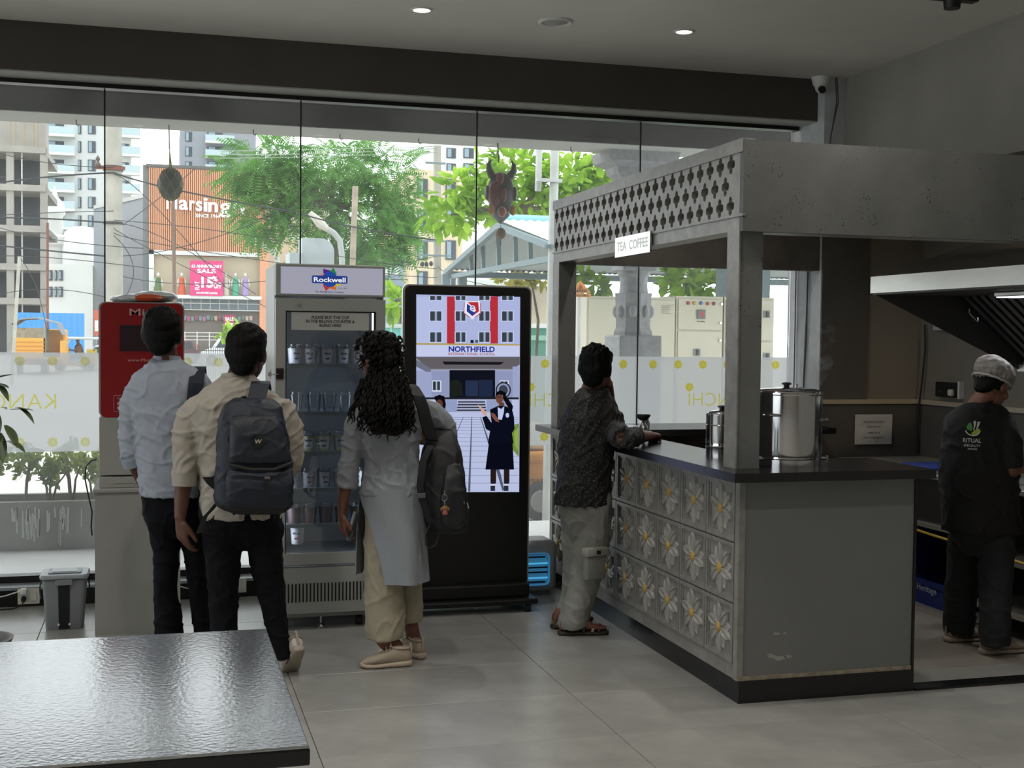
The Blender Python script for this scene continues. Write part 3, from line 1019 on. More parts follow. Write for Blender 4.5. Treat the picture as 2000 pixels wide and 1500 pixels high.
S.p('525a70', [(938, 815), (939.2, 815), (978, 925), (985, 958), (981, 958)])
S.p('6f8a3a', [(1013.5, 827), (1013.5, 893), (1001, 878), (999, 850), (1006, 829)])
S.p('8aa84a', [(1012, 835), (1012, 880), (1005, 868), (1004, 845)])
S.p('9ab05a', [(812, 858), (819, 858), (820, 886), (815, 880)])
S.p('60703a', [(813, 825), (826, 822), (826, 835), (813, 838)])
S.e('23232a', 983, 762, 15, 16)                        # round gate ornament
S.e('8d96b8', 983, 762, 12.5, 13.5)
S.e('3c424e', 983, 762, 9, 10)
# the two pupils in the advert
S.p('0c0c14', [(983, 770), (992, 778), (1002, 793), (1001, 800), (993, 797), (986, 785)])
S.e('6b4438', 975.5, 778, 7.2, 10.5)
S.p('0a0a10', [(967.5, 774), (969, 766), (978, 762.5), (988, 767), (989, 780), (984, 784), (982, 772), (975, 770)])
S.r('14141a', 966.5, 979, 774.6, 775.8)
S.p('5e3c32', [(975, 786), (984, 786), (986, 796), (974, 795)])
S.p('0a0d1c', [(972, 793), (986, 793), (1000, 799), (1004, 815), (1005, 838), (1000, 846), (1003, 866), (953, 866), (957, 842), (949, 838), (942, 815), (950, 812), (960, 826), (957, 800)])
S.p('b9c4ea', [(972, 795), (979, 799), (985, 793), (984, 806), (980, 820), (973, 819)])
S.p('c9a08c', [(933, 791), (935, 790.5), (950, 805), (950, 812), (945, 811), (939, 801)])
S.p('7a4c3c', [(959, 806), (966, 808), (974, 820), (975, 825), (968, 823), (960, 813)])
S.e('b8c2e6', 991, 811, 3.6, 4.8)
S.p('090b18', [(955, 864), (1001, 864), (1004, 917), (948, 917)])
for x in (958, 984):
    S.r('241a18', x, x + 11, 917, 943)
    S.r('c8cbd8', x + .5, x + 10, 945, 948.5)
    S.r('1c2030', x + .5, x + 10, 941, 945)
    S.r('2a2d38', x, x + 9, 948.5, 959)
S.p('0b0b12', [(848, 778), (858, 773), (868, 776), (871, 790), (869, 800), (862, 800)])
S.e('5a382e', 858, 789, 7, 9)
S.p('0a0a10', [(849, 780), (858, 776), (868, 782), (868, 774), (858, 771), (848, 775)])
S.p('0b0d18', [(862, 800), (872, 805), (882, 812), (884, 830), (862, 830)])
link('screen_picture', S.mb.mesh('screen_picture', S.ms), db, 'lit advert for a school with a pupil in a dark blazer')

# ------------------------------------------------------------------ smoothie machine on its cabinet
m_red = M('machine_red', '8e0d17', 0.28, var=0.12, vscale=4, stretch=(1, 1, 60))
m_mw = M('machine_white', '9f9f98', 0.4)
MY = 7.0
mx0, mx1 = -0.297, 0.125
vm = thing('blending_machine', 'red and white smoothie blending machine with a dark touch screen', 'machine', (-.09, 7.2, .775), world=True)
part('lower_body', MB().rbox(mx0 - .008, mx1 + .006, MY + .002, 7.46, .842, 1.152, .004), m_mw, vm)
part('tray', MB().rbox(mx0 - .008, mx1 + .006, MY - .01, 7.46, .7755, .835, .004).box(mx0 + .06, mx1, MY - .014, MY, .80, .835), m_mw, vm)
part('side_cover', MB().prism(rrect(mx0 - .01, mx1 + .008, 1.152, 1.768, .035, 5), (0, MY + .012, 0), UX, UZ, (0, .44, 0)), m_mw, vm)
fp = part('front_panel', MB().prism(rrect(mx0, mx1, 1.152, 1.762, .03, 5), (0, MY, 0), UX, UZ, (0, .014, 0)), m_red, vm)
m_pink = M('faded_white_print', 'c79a9c', 0.5)


def mp(px, row):
    return at(px, row, MY - .002)


part('brand_word', MB().text('Minit', mp(253, 616), UX, UZ, .038, align='L', width=.17, bold=.012), m_pink, fp)
p = mp(234, 686)
part('touch_screen', MB().box(p.x, p.x + .27, MY - .003, MY + .002, p.z, mp(234, 635).z), M('screen_dark', '1a0a12', 0.12, emit=.3), fp)
part('screen_line', MB().text('Touch to begin your order', mp(259, 680), UX, UZ, .007, align='L', width=.12), glow('screen_text', 'dcdce0', .7), fp)
part('web_line', MB().text('www.Minit.Tech', mp(249, 706), UX, UZ, .0165, align='L', width=.19), m_pink, fp)
p, q = mp(222, 804), mp(272, 772)
part('scan_frame', MB().box(p.x, q.x, MY - .002, MY, p.z, p.z + .002).box(p.x, q.x, MY - .002, MY, q.z - .002, q.z).box(p.x, p.x + .002, MY - .002, MY, p.z, q.z).box(q.x - .002, q.x, MY - .002, MY, p.z, q.z), m_pink, fp)
part('scan_word', MB().text('SCAN', (p.x + .016, MY - .002, q.z - .02), UX, UZ, .011, align='L'), m_pink, fp)
for i in range(2):
    part('phone_icon', MB().prism(rrect(0, .045, 0, .018, .006), (p.x + .018, MY - .002, p.z + .01 + i * .024), UX, UZ, (0, .001, 0)), m_pink, fp)
pc = thing('pedestal_cabinet', 'plain white cabinet carrying the red blending machine', 'cabinet', (-.09, 7.2, 0), world=True)
m_ped = M('cabinet_white', '9f9e98', 0.45, var=.03)
part('carcass', MB().box(-.325, .113, 6.96, 7.5, .0, .755), m_ped, pc)
part('top', MB().rbox(-.335, .12, 6.945, 7.51, .7555, .775, .003), m_ped, pc)
# plastic packet lying on the machine
bagm = MB()
for (x, y, z, rx, ry, rz, mi) in ((-.09, 7.2, 1.79, .17, .13, .026, 0), (-.02, 7.16, 1.805, .12, .1, .03, 0), (-.17, 7.18, 1.785, .09, .1, .018, 0)):
    bagm.ball((x, y, z), rx, ry, rz, 20, 10, mi)
for i, p in enumerate(bagm.v):
    n = noise.noise_vector(V(p) * 22)
    bagm.v[i] = (p[0] + n.x * .012, p[1] + n.y * .012, max(1.7695, p[2] + n.z * .010))
bg_ = part('plastic_packet', bagm, M('plastic_film_white', 'c9ccd0', .25), None, True)
tag(bg_, 'crumpled white plastic packet with an orange patch on top of the red machine', 'packet')
ob2 = MB().ball((-.05, 7.06, 1.792), .075, .03, .02, 16, 8)
ob2.v = [(p[0], p[1] - .012, max(1.7695, p[2] + .006 * noise.noise(V(p) * 40))) for p in ob2.v]
part('orange_patch', ob2, M('packet_orange', 'c4502c', .4), bg_, True)

# ------------------------------------------------------------------ pedal bin
bn = thing('waste_bin', 'grey plastic waste bin with black centre stripe beside the white cabinet', 'bin', (-.49, 7.2, 0))
m_bin = M('bin_grey', '83868a', 0.5)
rings = []
for z, w, d in ((0, .092, .082), (.006, .095, .085), (.15, .104, .094), (.268, .112, .102), (.272, .108, .098)):
    rings.append([(a, b, z) for a, b in rrect(-w, w, -d, d, .02, 3)])
part('body', MB().loft(rings), m_bin, bn, True)
part('centre_stripe', MB().add([(-.027, -.0875, .003), (.027, -.0875, .003), (.03, -.1035, .255), (-.03, -.1035, .255), (-.027, -.07, .003), (.027, -.07, .003), (.03, -.09, .255), (-.03, -.09, .255)], [(0, 1, 2, 3), (0, 3, 7, 4), (1, 5, 6, 2), (4, 5, 1, 0), (3, 2, 6, 7)]), m_blk, bn)
part('clip_plate', MB().rbox(-.043, .043, -.121, -.112, .246, .276, .003), m_bin, bn)
for s in (-1, 1):
    part('pedal_pin', MB().cyl((s * .028, -.1, .03), (s * .028, -.093, .03), .006, .006, 10), m_white, bn)
rings = []
for z, w, d in ((.274, .116, .108), (.280, .125, .116), (.292, .125, .116), (.3, .118, .11)):
    rings.append([(a, b, z) for a, b in rrect(-w, w, -d, d, .03, 4)])
ld2 = part('lid', MB().loft(rings), M('bin_lid', '9aa0a6', .4), bn, True)
part('lid_frame', MB().prism(rrect(-.085, .085, -.07, .07, .015), (0, 0, .3), UX, UY, (0, 0, .006)), M('bin_lid2', '6e7378', .4), ld2)
part('lid_flap', MB().prism(rrect(-.065, .065, -.05, .05, .012), (0, 0, .306), UX, UY, (0, 0, .003)), M('bin_lid', '9aa0a6', .4), ld2)
pts = [(-.118, 0, .28), (-.128, -.04, .22), (-.118, -.08, .17)]
for s_ in (1, -1):
    part('handle', MB().tube([(s_ * x, y, z) for x, y, z in pts], .004, 6), m_blk, bn)

# ------------------------------------------------------------------ sockets and leads at the glass foot
m_sock = M('socket_white', 'd9d5c6', .4)


def socket(px0, px1, r0, r1, lab, plug):
    p0, p1 = at(px0, r1, 7.772), at(px1, r0, 7.772)
    s = thing('wall_socket', lab, 'socket', (p0.x, 7.77, max(p0.z, .004)), world=True)
    z0 = max(p0.z, .004)
    pl = part('plate', MB().rbox(p0.x, p1.x, 7.757, 7.774, z0, p1.z, .004), m_sock, s)
    w = p1.x - p0.x
    part('rocker', MB().rbox(p0.x + w * .6, p0.x + w * .85, 7.751, 7.758, z0 + .018, p1.z - .018, .002), m_white, pl)
    part('outlet', MB().rbox(p0.x + w * .15, p0.x + w * .45, 7.753, 7.758, z0 + .015, p1.z - .015, .003), m_white, pl)
    return p0, p1, z0


p0, p1, z0 = socket(35, 78, 1148, 1180, 'white socket plate with a black plug at the foot of the glass', 1)
pg = thing('power_plug', 'round black plug with its lead in the white socket plate', 'plug', (p0.x + .034, 7.75, .035), world=True)
part('plug', MB().cyl((p0.x + .034, 7.752, .05), (p0.x + .034, 7.72, .045), .016, .012, 16), m_blk, pg, True)
part('lead', MB().tube([(p0.x + .034, 7.72, .045), (p0.x + .03, 7.70, .02), (p0.x - .02, 7.69, .006), (p0.x - .12, 7.68, .006), (p0.x - .3, 7.66, .006), (p0.x - .6, 7.7, .006)], .004, 8), m_blk, pg, True)
single('white_adapter', MB().rbox(p0.x + .018, p0.x + .052, 7.715, 7.757, .078, .112, .006).tube([(p0.x + .02, 7.73, .1), (p0.x - .06, 7.73, .075), (p0.x - .2, 7.73, .05), (p0.x - .45, 7.74, .04)], .004, 8), m_white, 'white charger with a pale lead above the black plug', 'charger', smooth=True)
socket(462, 481, 1128, 1157, 'narrow white socket plate between the trouser legs near the fridge', 0)
single('machine_lead', MB().tube([at(188, 897, 7.3), at(178, 900, 7.32), at(168, 912, 7.34), at(166, 935, 7.36), at(172, 965, 7.36), at(180, 1000, 7.36), at(178, 1030, 7.38), at(180, 1045, 7.4)], .004, 8), m_blk, 'black mains lead looping beside the red machine and its cabinet', 'cable', smooth=True)
single('floor_lead', MB().tube([at(350, 1145, 7.72), at(370, 1150, 7.72), at(400, 1150, 7.73), at(440, 1146, 7.73)], .003, 6), m_white, 'thin white lead along the foot of the glass behind the men', 'cable')

# ------------------------------------------------------------------ stone table
m_stone = M('leathered_black_stone', '4b4f54', 0.13, var=.3, vscale=60, bump=0.07, bscale=85, ior=3.8)
tb = thing('stone_table', 'black leather-finish stone dining table with polished edge', 'table', (-.5, 3.1, 0), world=True)
part('table_top', MB().rbox(-1.3, .301, 2.587, 3.663, .742, .75, .003, 2), m_stone, tb)
part('edge_band', MB().rbox(-1.302, .303, 2.585, 3.665, .708, .7435, .004, 2), M('polished_black_edge', '0c0c0e', .15), tb)
for x in (-.95, .05):
    part('leg', MB().box(x - .06, x + .06, 3.0, 3.25, .012, .7075).rbox(x - .2, x + .2, 2.8, 3.45, .0, .012, .003), m_black, tb)

# ------------------------------------------------------------------ blue-lit air unit by the stall
ac = thing('insect_killer', 'grey-white floor unit with blue lit louvres leaning by the tiled stall', 'appliance', (2.235, 7.49, 0))
m_acw = M('unit_white', 'a9adb0', .4)
part('body', MB().rbox(-.17, .15, -.1, .14, .022, .345, .045, 4), m_acw, ac, True)
part('foot_skirt', MB().rbox(-.14, .12, -.07, .11, .0, .03, .01), M('unit_grey', '77797a', .5), ac)
part('face_panel', MB().rbox(-.15, .1, -.106, -.09, .07, .27, .03, 3), M('unit_blue', '4a9fd0', .35, emit=.25), ac, True)
for i, z in enumerate((.09, .115, .15, .18, .205, .245)):
    part('louvre', MB().prism(rrect(-.14, .075 if i in (0, 5) else .09, z - .005, z + .005, .004), (0, -.108, 0), UX, UZ, (0, .004, 0)), M('louvre_navy', '1a2c66', .4) if i not in (1, 4) else glow('louvre_blue', '55b8ec', .8), ac)
part('cheek', MB().rbox(.1, .158, -.09, .13, .03, .335, .03, 3), M('cheek_grey', '8d9295', .4), ac, True)

# ------------------------------------------------------------------ potted bamboo at the frame's edge
PLY = 5.6
pl = thing('potted_bamboo', 'tall potted bamboo with narrow drooping green leaves', 'plant', (at(-55, 900, PLY).x, PLY, 0))
part('pot', MB().lathe([(.11, 0), (.15, .3), (.16, .32), (.145, .32), (.13, .28), (.001, .28)], n=28), M('pot_grey', '6d6c69', .6), pl, True)
m_stem, m_leaf = M('bamboo_stem', '7d9a45', .45), M('bamboo_leaf', '47572f', .45, var=.2)
bx = pl.location.x


def leaf(p, d, L, w, droop):
    """blade from p along d, curving down"""
    p, d = V(p), V(d).normalized()
    side = d.cross(UZ)
    side = side.normalized() if side.length > .01 else UX
    b = MB()
    rows = []
    q = p.copy()
    for i in range(9):
        t = i / 8
        ww = w * math.sin(PI * (0.06 + .93 * t)) ** .8
        nrm = side.cross(d).normalized()
        rows.append([q - side * ww, q - nrm * ww * .25, q + side * ww])
        d = (d + V((0, 0, -droop / 8))).normalized()
        q = q + d * (L / 8)
    b.loft(rows, caps=False, closed=False)
    return b


stems = [[(0, 0, .28), (.02, 0, .8), (.06, .01, 1.1), (.1, .01, 1.24)], [(-.03, .03, .28), (-.02, .02, .9), (.0, .02, 1.3), (.03, .02, 1.48)]]
for s in stems:
    part('stem', MB().tube(s, [.014, .012, .009, .005], 8), m_stem, pl, True)
lv = [((4, 862), (20, 855), (37, 800), .02, .9), ((20, 800), (60, 788), (60, 788), .018, .5), ((28, 795), (50, 790), (47, 828), .014, 1.3), ((10, 830), (25, 838), (14, 873), .022, 1.2),
      ((-5, 738), (15, 728), (33, 726), .018, .3), ((-5, 748), (10, 750), (18, 752), .014, .3), ((-8, 748), (6, 752), (10, 788), .016, 1.0), ((0, 795), (8, 792), (18, 797), .012, .4),
      ((0, 845), (4, 870), (-6, 905), .022, .6), ((-10, 800), (-5, 820), (-20, 850), .02, .9)]
for a, b_, c_, w, dr_ in lv:
    A, B, C = at(*a, PLY), at(*b_, PLY - .04), at(*c_, PLY - .06)
    L = (B - A).length + (C - B).length
    k = leaf(A - V((bx, PLY, 0)), (B - A).normalized() + V((0, -.15, 0)), max(L, .09), w, 0.0 if (C - B).length < .01 else dr_)
    part('leaf', k, m_leaf, pl, True)

# ------------------------------------------------------------------ kitchen recess
m_ss = M('brushed_steel', 'a9aaab', .28, 1.0, bump=.05, bscale=30, stretch=(1, .05, 1))
m_ssl = M('hood_lip_steel', 'cfcfc9', .35, .75, var=.08, vscale=9, stretch=(1, .2, 1))
hx, hy1, hy0 = 4.0, 6.5, 5.045
ho = thing('extractor_hood', 'stainless steel kitchen extractor hood with slanted baffle filters', 'hood', (4.5, 5.6, 1.45), world=True)
part('lip', MB().box(hx, hx + .012, hy0, hy1, 1.882, 1.978), m_ssl, ho)
part('end_panel', MB().prism([(hx + .012, 1.882), (hx + .012, 1.975), (5.05, 2.3), (5.05, 1.43)], (0, hy1 - .012, 0), UX, UZ, (0, .012, 0)), M('hood_inner', '4c4a47', .5, .7), ho)
part('top_panel', MB().prism([(hx + .012, 1.965), (hx + .012, 1.976), (5.05, 2.31), (5.05, 2.3)], (0, hy0, 0), UX, UZ, (0, hy1 - hy0 - .012, 0)), m_ss, ho)
part('front_gutter', MB().box(hx + .012, 4.56, hy0, hy1 - .013, 1.872, 1.882), M('hood_inner', '4c4a47', .5, .7), ho)
fdir = V((5.04 - 4.56, 0, 1.47 - 1.865))
for i in range(22):
    y = hy1 - .1 - i * .075
    if y < hy0 + .05:
        break
    part('baffle', MB().add([V((4.56, y - q, 1.865)) + fdir * t + V((0, 0, h)) for t in (0, 1) for q, h in ((0, 0), (.042, 0), (.042, .014), (0, .014))],
                            [(0, 1, 5, 4), (1, 2, 6, 5), (2, 3, 7, 6), (3, 0, 4, 7), (0, 3, 2, 1), (4, 5, 6, 7)]), m_ss, ho)
part('filter_backing', MB().prism([(4.56, 1.885), (5.05, 1.487), (5.05, 1.5), (4.56, 1.9)], (0, hy0, 0), UX, UZ, (0, hy1 - hy0 - .014, 0)), m_blk, ho)
part('filter_handle', MB().tube([V((4.63, hy1 - .06, 1.8)), V((4.63, hy1 - .06, 1.775)), V((4.69, hy1 - .06, 1.725)), V((4.69, hy1 - .06, 1.75))], .004, 6), m_chrome, ho)
hl_ = part('lamp_housing', MB().rbox(4.28, 4.42, 5.5, 5.75, 1.845, 1.871, .006), m_ssl, ho)
part('lamp_lens', MB().box(4.29, 4.41, 5.51, 5.74, 1.841, 1.845), glow('hood_lens', 'eef4ff', 2.5), hl_)
hs = bpy.data.lights.new('hood_lamp', 'SPOT')
hs.energy, hs.color, hs.spot_size, hs.spot_blend, hs.shadow_soft_size = 22.0, (.92, .96, 1.0), math.radians(140), .7, .06
ob_ = bpy.data.objects.new('lamp', hs)
COL.objects.link(ob_)
ob_.location = (4.35, 5.62, 1.835)
part('grease_rail', MB().box(5.02, 5.05, hy0, hy1, 1.43, 1.47), m_ssl, ho)

wtb = thing('prep_table', 'long stainless steel kitchen bench with shelf along the recess wall', 'bench', (4.7, 6.0, 0), world=True)
part('bench_top', MB().rbox(4.4, 5.045, 4.7, 7.5, .79, .82, .004), m_ssl, wtb)
part('apron', MB().box(4.43, 4.445, 5.9, 7.48, .52, .789), m_ss, wtb)
part('mid_rail', MB().box(4.405, 4.44, 5.9, 7.49, .495, .519), m_ssl, wtb)
part('low_shelf', MB().box(4.42, 5.03, 4.7, 6.1, .40, .43).box(4.42, 5.03, 4.7, 6.1, .12, .15), m_ssl, wtb)
for x in (4.43, 5.0):
    for y in (4.75, 6.1, 7.4):
        part('leg', MB().box(x, x + .035, y, y + .035, 0, .79), m_ss, wtb)
m_cr = M('crate_blue', '1c2f78', .45)


def crate(x0, y0, z0, lab, w=.3, d=.42, h=.15):
    c = thing('plastic_crate', lab, 'crate', (x0, y0, z0))
    part('base', MB().box(0, w, 0, d, 0, .012), m_cr, c)
    for n, bx_ in (('side', (0, .012, 0, d)), ('side', (w - .012, w, 0, d)), ('side', (.012, w - .012, 0, .012)), ('side', (.012, w - .012, d - .012, d))):
        part(n, MB().box(*bx_, .012, h), m_cr, c)
    part('rim', MB().box(-.008, 0, -.008, d + .008, h - .03, h).box(-.008, w, -.008, 0, h - .03, h), m_cr, c)
    return c


c1 = crate(4.5, 6.4, 0, 'low blue plastic milk crate on the kitchen floor under the bench')
part('lettering', MB().text('Heritage', (-.0095, .2, .085), -UY, UZ, .04, width=.2, bold=.01), M('crate_print', 'a9b2cc', .6), c1)
c2 = crate(4.52, 6.95, 0, 'tall upright blue plastic crate at the back under the bench', .3, .3, .46)
part('lettering', MB().text('milk', (-.0095, .15, .3), -UY, UZ, .05, bold=.01), M('crate_print', 'a9b2cc', .6), c2)
single('broom_handle', MB().tube([(4.36, 7.0, .5), (4.37, 6.4, .47), (4.38, 5.85, .45), (4.39, 5.3, .43), (4.39, 4.8, .415)], .008, 8), M('handle_yellow', 'b99a34', .5), 'yellow broom handle hooked below the bench rail', 'broom', smooth=True)
cn = thing('red_canister', 'red plastic canister on the bench shelf behind the cook', 'canister', (4.56, 5.05, .4305))
part('body', MB().rbox(-.09, .09, -.1, .1, 0, .2, .02, 3), M('canister_red', 'b3161c', .4), cn, True)
part('cap', MB().cyl((.03, .03, .2), (.03, .03, .225), .025, .024, 16), M('canister_cap', '8c1016', .4), cn, True)
single('blue_cloth', MB().rbox(4.48, 4.75, 6.62, 6.9, .821, .845, .012, 3), M('cloth_blue', '31459c', .8, bump=.4, bscale=50), 'folded blue cloth on the steel bench top', 'cloth', smooth=True)
single('steel_container', MB().lathe([(.09, 0), (.1, .004), (.1, .1), (.105, .102), (.098, .102), (.09, .01), (.001, .008)], (4.6, 5.1, .8215), 28), m_ss, 'open steel container on the bench by the cook', 'container', smooth=True)
sh = thing('wall_shelf', 'white wall shelf above the bench behind the cook', 'shelf', (4.95, 5.5, 1.15), world=True)
part('board', MB().box(4.78, 5.048, 4.7, 6.05, 1.2065, 1.25), M('shelf_white', 'cfcfca', .4), sh)
for y in (4.9, 5.9):
    part('bracket', MB().prism([(4.85, 1.206), (5.048, 1.206), (5.048, 1.05)], (0, y, 0), UX, UZ, (0, .02, 0)), m_ss, sh)
single('white_tub', MB().lathe([(.06, 0), (.07, .1), (.075, .1), (.075, .115), (.001, .117)], (4.9, 5.35, 1.2505), 24), m_white, 'round white tub with lid on the wall shelf', 'tub', smooth=True)
ps = thing('wall_notice', 'crumpled white printed notice taped on the dark dado behind the urn', 'notice', (4.35, 7.575, .92), world=True)
a, b_ = at(1668, 868, 7.572), at(1742, 809, 7.572)
n_ = MB()
rows = []
for i in range(13):
    rows.append([V((a.x + (b_.x - a.x) * j / 12, 7.5705 - .004 * (1 + noise.noise(V((i * .5, j * .45, 3)))), a.z + (b_.z - a.z) * i / 12)) for j in range(13)])
n_.loft(rows, caps=False, closed=False)
part('sheet', n_, M('paper_grey_white', 'c4c3c2', .8), ps, True)
for i, (t_, w_) in enumerate((('Please utilise the Garbage Bins', .16), ('(used and wet)', .1), ('OPEN 10-10', .09), ('TIME OF COFFEE 8 AM - 10', .16))):
    part('notice_line', MB().text(t_, ((a.x + b_.x) / 2, 7.561, b_.z - .055 - i * .033 - (.01 if i > 1 else 0)), UX, UZ, .011, width=w_, bold=.012), m_ink, ps)
sb = thing('kitchen_socket', 'black double socket box with a white plug on the kitchen wall', 'socket', (5.05, 7.0, 1.25), world=True)
a, b_ = atx(1834, 774, 5.076), atx(1879, 748, 5.076)
part('box', MB().rbox(5.045, 5.079, b_.y, a.y, a.z, b_.z, .004), M('socket_black', '14191c', .4), sb)
part('white_end', MB().box(5.042, 5.079, b_.y - .02, b_.y - .001, a.z - .005, b_.z + .01), m_white, sb)
part('plug', MB().rbox(5.015, 5.046, b_.y + .03, b_.y + .075, a.z + .01, a.z + .055, .01), m_sock, sb)
part('outlet_pins', MB().box(5.043, 5.046, a.y - .06, a.y - .055, a.z + .03, a.z + .038).box(5.043, 5.046, a.y - .045, a.y - .04, a.z + .03, a.z + .038), M('pin_grey', '6a6a6a', .5), sb)
single('kitchen_lead', MB().tube([(5.055, 7.52, 1.72), (5.055, 7.51, 1.55), (5.052, 7.53, 1.35), (5.04, 7.54, 1.19), (5.04, 7.55, 1.0), (5.045, 7.55, .83)], .006, 8), m_blk, 'black lead hanging down the corner of the kitchen recess', 'cable', smooth=True)
jb = thing('cable_box', 'shallow white cable box high in the kitchen recess corner', 'box', (5.06, 7.2, 1.7), world=True)
part('box', MB().rbox(5.05, 5.079, 7.1, 7.42, 1.68, 1.76, .005), M('boxwhite', 'b9bcbe', .5), jb)
part('sticker', MB().box(5.047, 5.05, 7.2, 7.36, 1.71, 1.74), M('sticker_red', 'b06a66', .6), jb)
# ------------------------------------------------------------------ people
def interp(ctrl, sub=4):
    """Catmull-Rom through lists of numbers"""
    out = []
    n = len(ctrl)
    for i in range(n - 1):
        p0, p1, p2, p3 = ctrl[max(i - 1, 0)], ctrl[i], ctrl[i + 1], ctrl[min(i + 2, n - 1)]
        for k in range(sub):
            t = k / sub
            out.append([0.5 * (2 * b + (c - a) * t + (2 * a - 5 * b + 4 * c - d) * t * t + (3 * b - a - 3 * c + d) * t ** 3) for a, b, c, d in zip(p0, p1, p2, p3)])
    out.append(list(ctrl[-1]))
    return out


def limb(mb, ctrl, n=14, sub=4, hem=False):
    """round tapering limb through (point, radius)"""
    c = interp([(*p, r) for p, r in ctrl], sub)
    pts, rs = [V(q[:3]) for q in c], [max(q[3], .002) for q in c]
    a, b = (pts[0] - pts[1]).normalized(), (pts[-1] - pts[-2]).normalized()
    pts = [pts[0] + a * rs[0] * .55, pts[0] + a * rs[0] * .3] + pts
    rs = [rs[0] * .45, rs[0] * .85] + rs
    if not hem:
        pts += [pts[-1] + b * rs[-1] * .3, pts[-1] + b * rs[-1] * .55]
        rs += [rs[-1] * .85, rs[-1] * .45]
    return mb.tube(pts, rs, n)


def cloth_limb(mb, bm, ctrl, n=16, inner=.62, end=None):
    """trouser leg or sleeve ending in a hem, with the limb of the body running inside it"""
    limb(mb, ctrl, n, 4, hem=True)
    limb(bm, [(p, r * inner) for p, r in ctrl] + (end or []), 12)


def trunk(mb, secs, n=28, sub=4, e=2.3, caps=True):
    """body through sections (centre, half width vector, half depth vector)"""
    c = interp([(*a, *b, *d) for a, b, d in secs], sub)
    rings = []
    for q in c:
        ce, R, D = V(q[:3]), V(q[3:6]), V(q[6:9])
        ring = []
        for j in range(n):
            t = 2 * PI * j / n
            ct, st = math.cos(t), math.sin(t)
            ring.append(ce + R * (abs(ct) ** (2 / e) * (1 if ct > 0 else -1)) + D * (abs(st) ** (2 / e) * (1 if st > 0 else -1)))
        rings.append(ring)
    return mb.loft(rings, caps=caps)


def sec(xl, xr, row, Y, d, tilt=0.0):
    a, b = at(xl, row, Y), at(xr, row, Y)
    R = (b - a) / 2
    D = V((-R.y, R.x, 0)).normalized() * d
    D.z = tilt
    return ((a + b) / 2, R, D)


def leg(xl, xr, row, Y):
    a, b = at(xl, row, Y), at(xr, row, Y)
    return ((a + b) / 2, (b - a).length / 2)


def remesh(name, mb, voxel, mats, smooth=4, fn=None, sf=.5):
    me = mb.mesh('tmp', [])
    ob = bpy.data.objects.new('tmp', me)
    COL.objects.link(ob)
    r = ob.modifiers.new('r', 'REMESH')
    r.mode, r.voxel_size, r.use_smooth_shade = 'VOXEL', voxel, True
    if smooth:
        s = ob.modifiers.new('s', 'SMOOTH')
        s.iterations, s.factor = smooth, sf
    dg = bpy.context.evaluated_depsgraph_get()
    res = bpy.data.meshes.new_from_object(ob.evaluated_get(dg))
    bpy.data.objects.remove(ob)
    bpy.data.meshes.remove(me)
    res.name = name
    if fn:
        ns = [v.normal.copy() for v in res.vertices]
        for v, nn in zip(res.vertices, ns):
            v.co = fn(v.co, nn)
    for m in (mats if isinstance(mats, list) else [mats]):
        res.materials.append(m)
    res.polygons.foreach_set('use_smooth', [True] * len(res.polygons))
    res.update()
    return res


def folds(amp, sx, sz, seed, lean=0.0):
    """cloth: creases longer than they are wide"""
    def f(p, n):
        q = V((p.x * sx, p.y * sx, (p.z + lean * p.x) * sz + seed))
        a = noise.noise(q)
        b = noise.noise(q * 2.3 + V((5, 3, seed)))
        c = noise.noise(V((p.x * sx * .6 + p.z * sz * .8, p.y * sx, p.z * sz * .5 - p.x * sx + seed)))
        cr = max(0, 1 - abs(a) * 5) ** 1.5 + .8 * max(0, 1 - abs(c) * 5) ** 1.5
        return p + n * amp * (cr * 1.1 + b * .55 - .25)
    return f


def headframe(c, f, tilt=0.0, roll=0.0):
    """frame at the middle of the head: x right, y where the face looks, z crown"""
    f = V(f).normalized()
    f = (f * math.cos(tilt) + UZ * math.sin(tilt)).normalized()
    r = f.cross(UZ).normalized()
    u = r.cross(f)
    if roll:
        q = Matrix.Rotation(roll, 3, f)
        r, u = q @ r, q @ u
    return Matrix(((r.x, f.x, u.x, c[0]), (r.y, f.y, u.y, c[1]), (r.z, f.z, u.z, c[2]), (0, 0, 0, 1)))


def head(mb, F, k=1.0):
    F = F @ Matrix.Scale(k, 4)
    for c, r in (((0, -.012, .03), (.074, .093, .083)), ((0, .026, -.04), (.058, .064, .075)), ((0, .062, -.088), (.03, .026, .022)), ((0, .094, -.022), (.012, .016, .02)),
                 ((0, .086, .0), (.009, .012, .03)), ((0, .07, .026), (.052, .02, .012)), ((0, .082, -.058), (.024, .012, .009)), ((.076, -.008, -.012), (.01, .02, .031)), ((-.076, -.008, -.012), (.01, .02, .031)),
                 ((.04, .055, -.03), (.022, .026, .022)), ((-.04, .055, -.03), (.022, .026, .022))):
        mb.ball((0, 0, 0), 1, 1, 1, 18, 12, mat=F @ Matrix.Translation(c) @ Matrix.Diagonal((*r, 1)))
    return F


def face_parts(F, body):
    w, d = M('eye_white', 'd8d4cc', .3), M('eye_dark', '140c08', .2)
    for s in (-1, 1):
        e = part('eye', MB().ball((s * .03, .074, .006), .0125, n=12, k=8, mat=F), w, body, True)
        part('iris', MB().ball((s * .03, .0835, .006), .0055, .004, .0055, 10, 6, mat=F), d, e, True)
        part('eyebrow', MB().tube([F @ V((s * .014, .092, .027)), F @ V((s * .03, .091, .033)), F @ V((s * .048, .077, .028))], [.003, .004, .002], 6), d, body, True)
    part('mouth', MB().tube([F @ V((-.02, .086, -.06)), F @ V((0, .0955, -.059)), F @ V((.02, .086, -.06))], [.002, .0045, .002], 6), M('lips', '5a2f2a', .5), body, True)


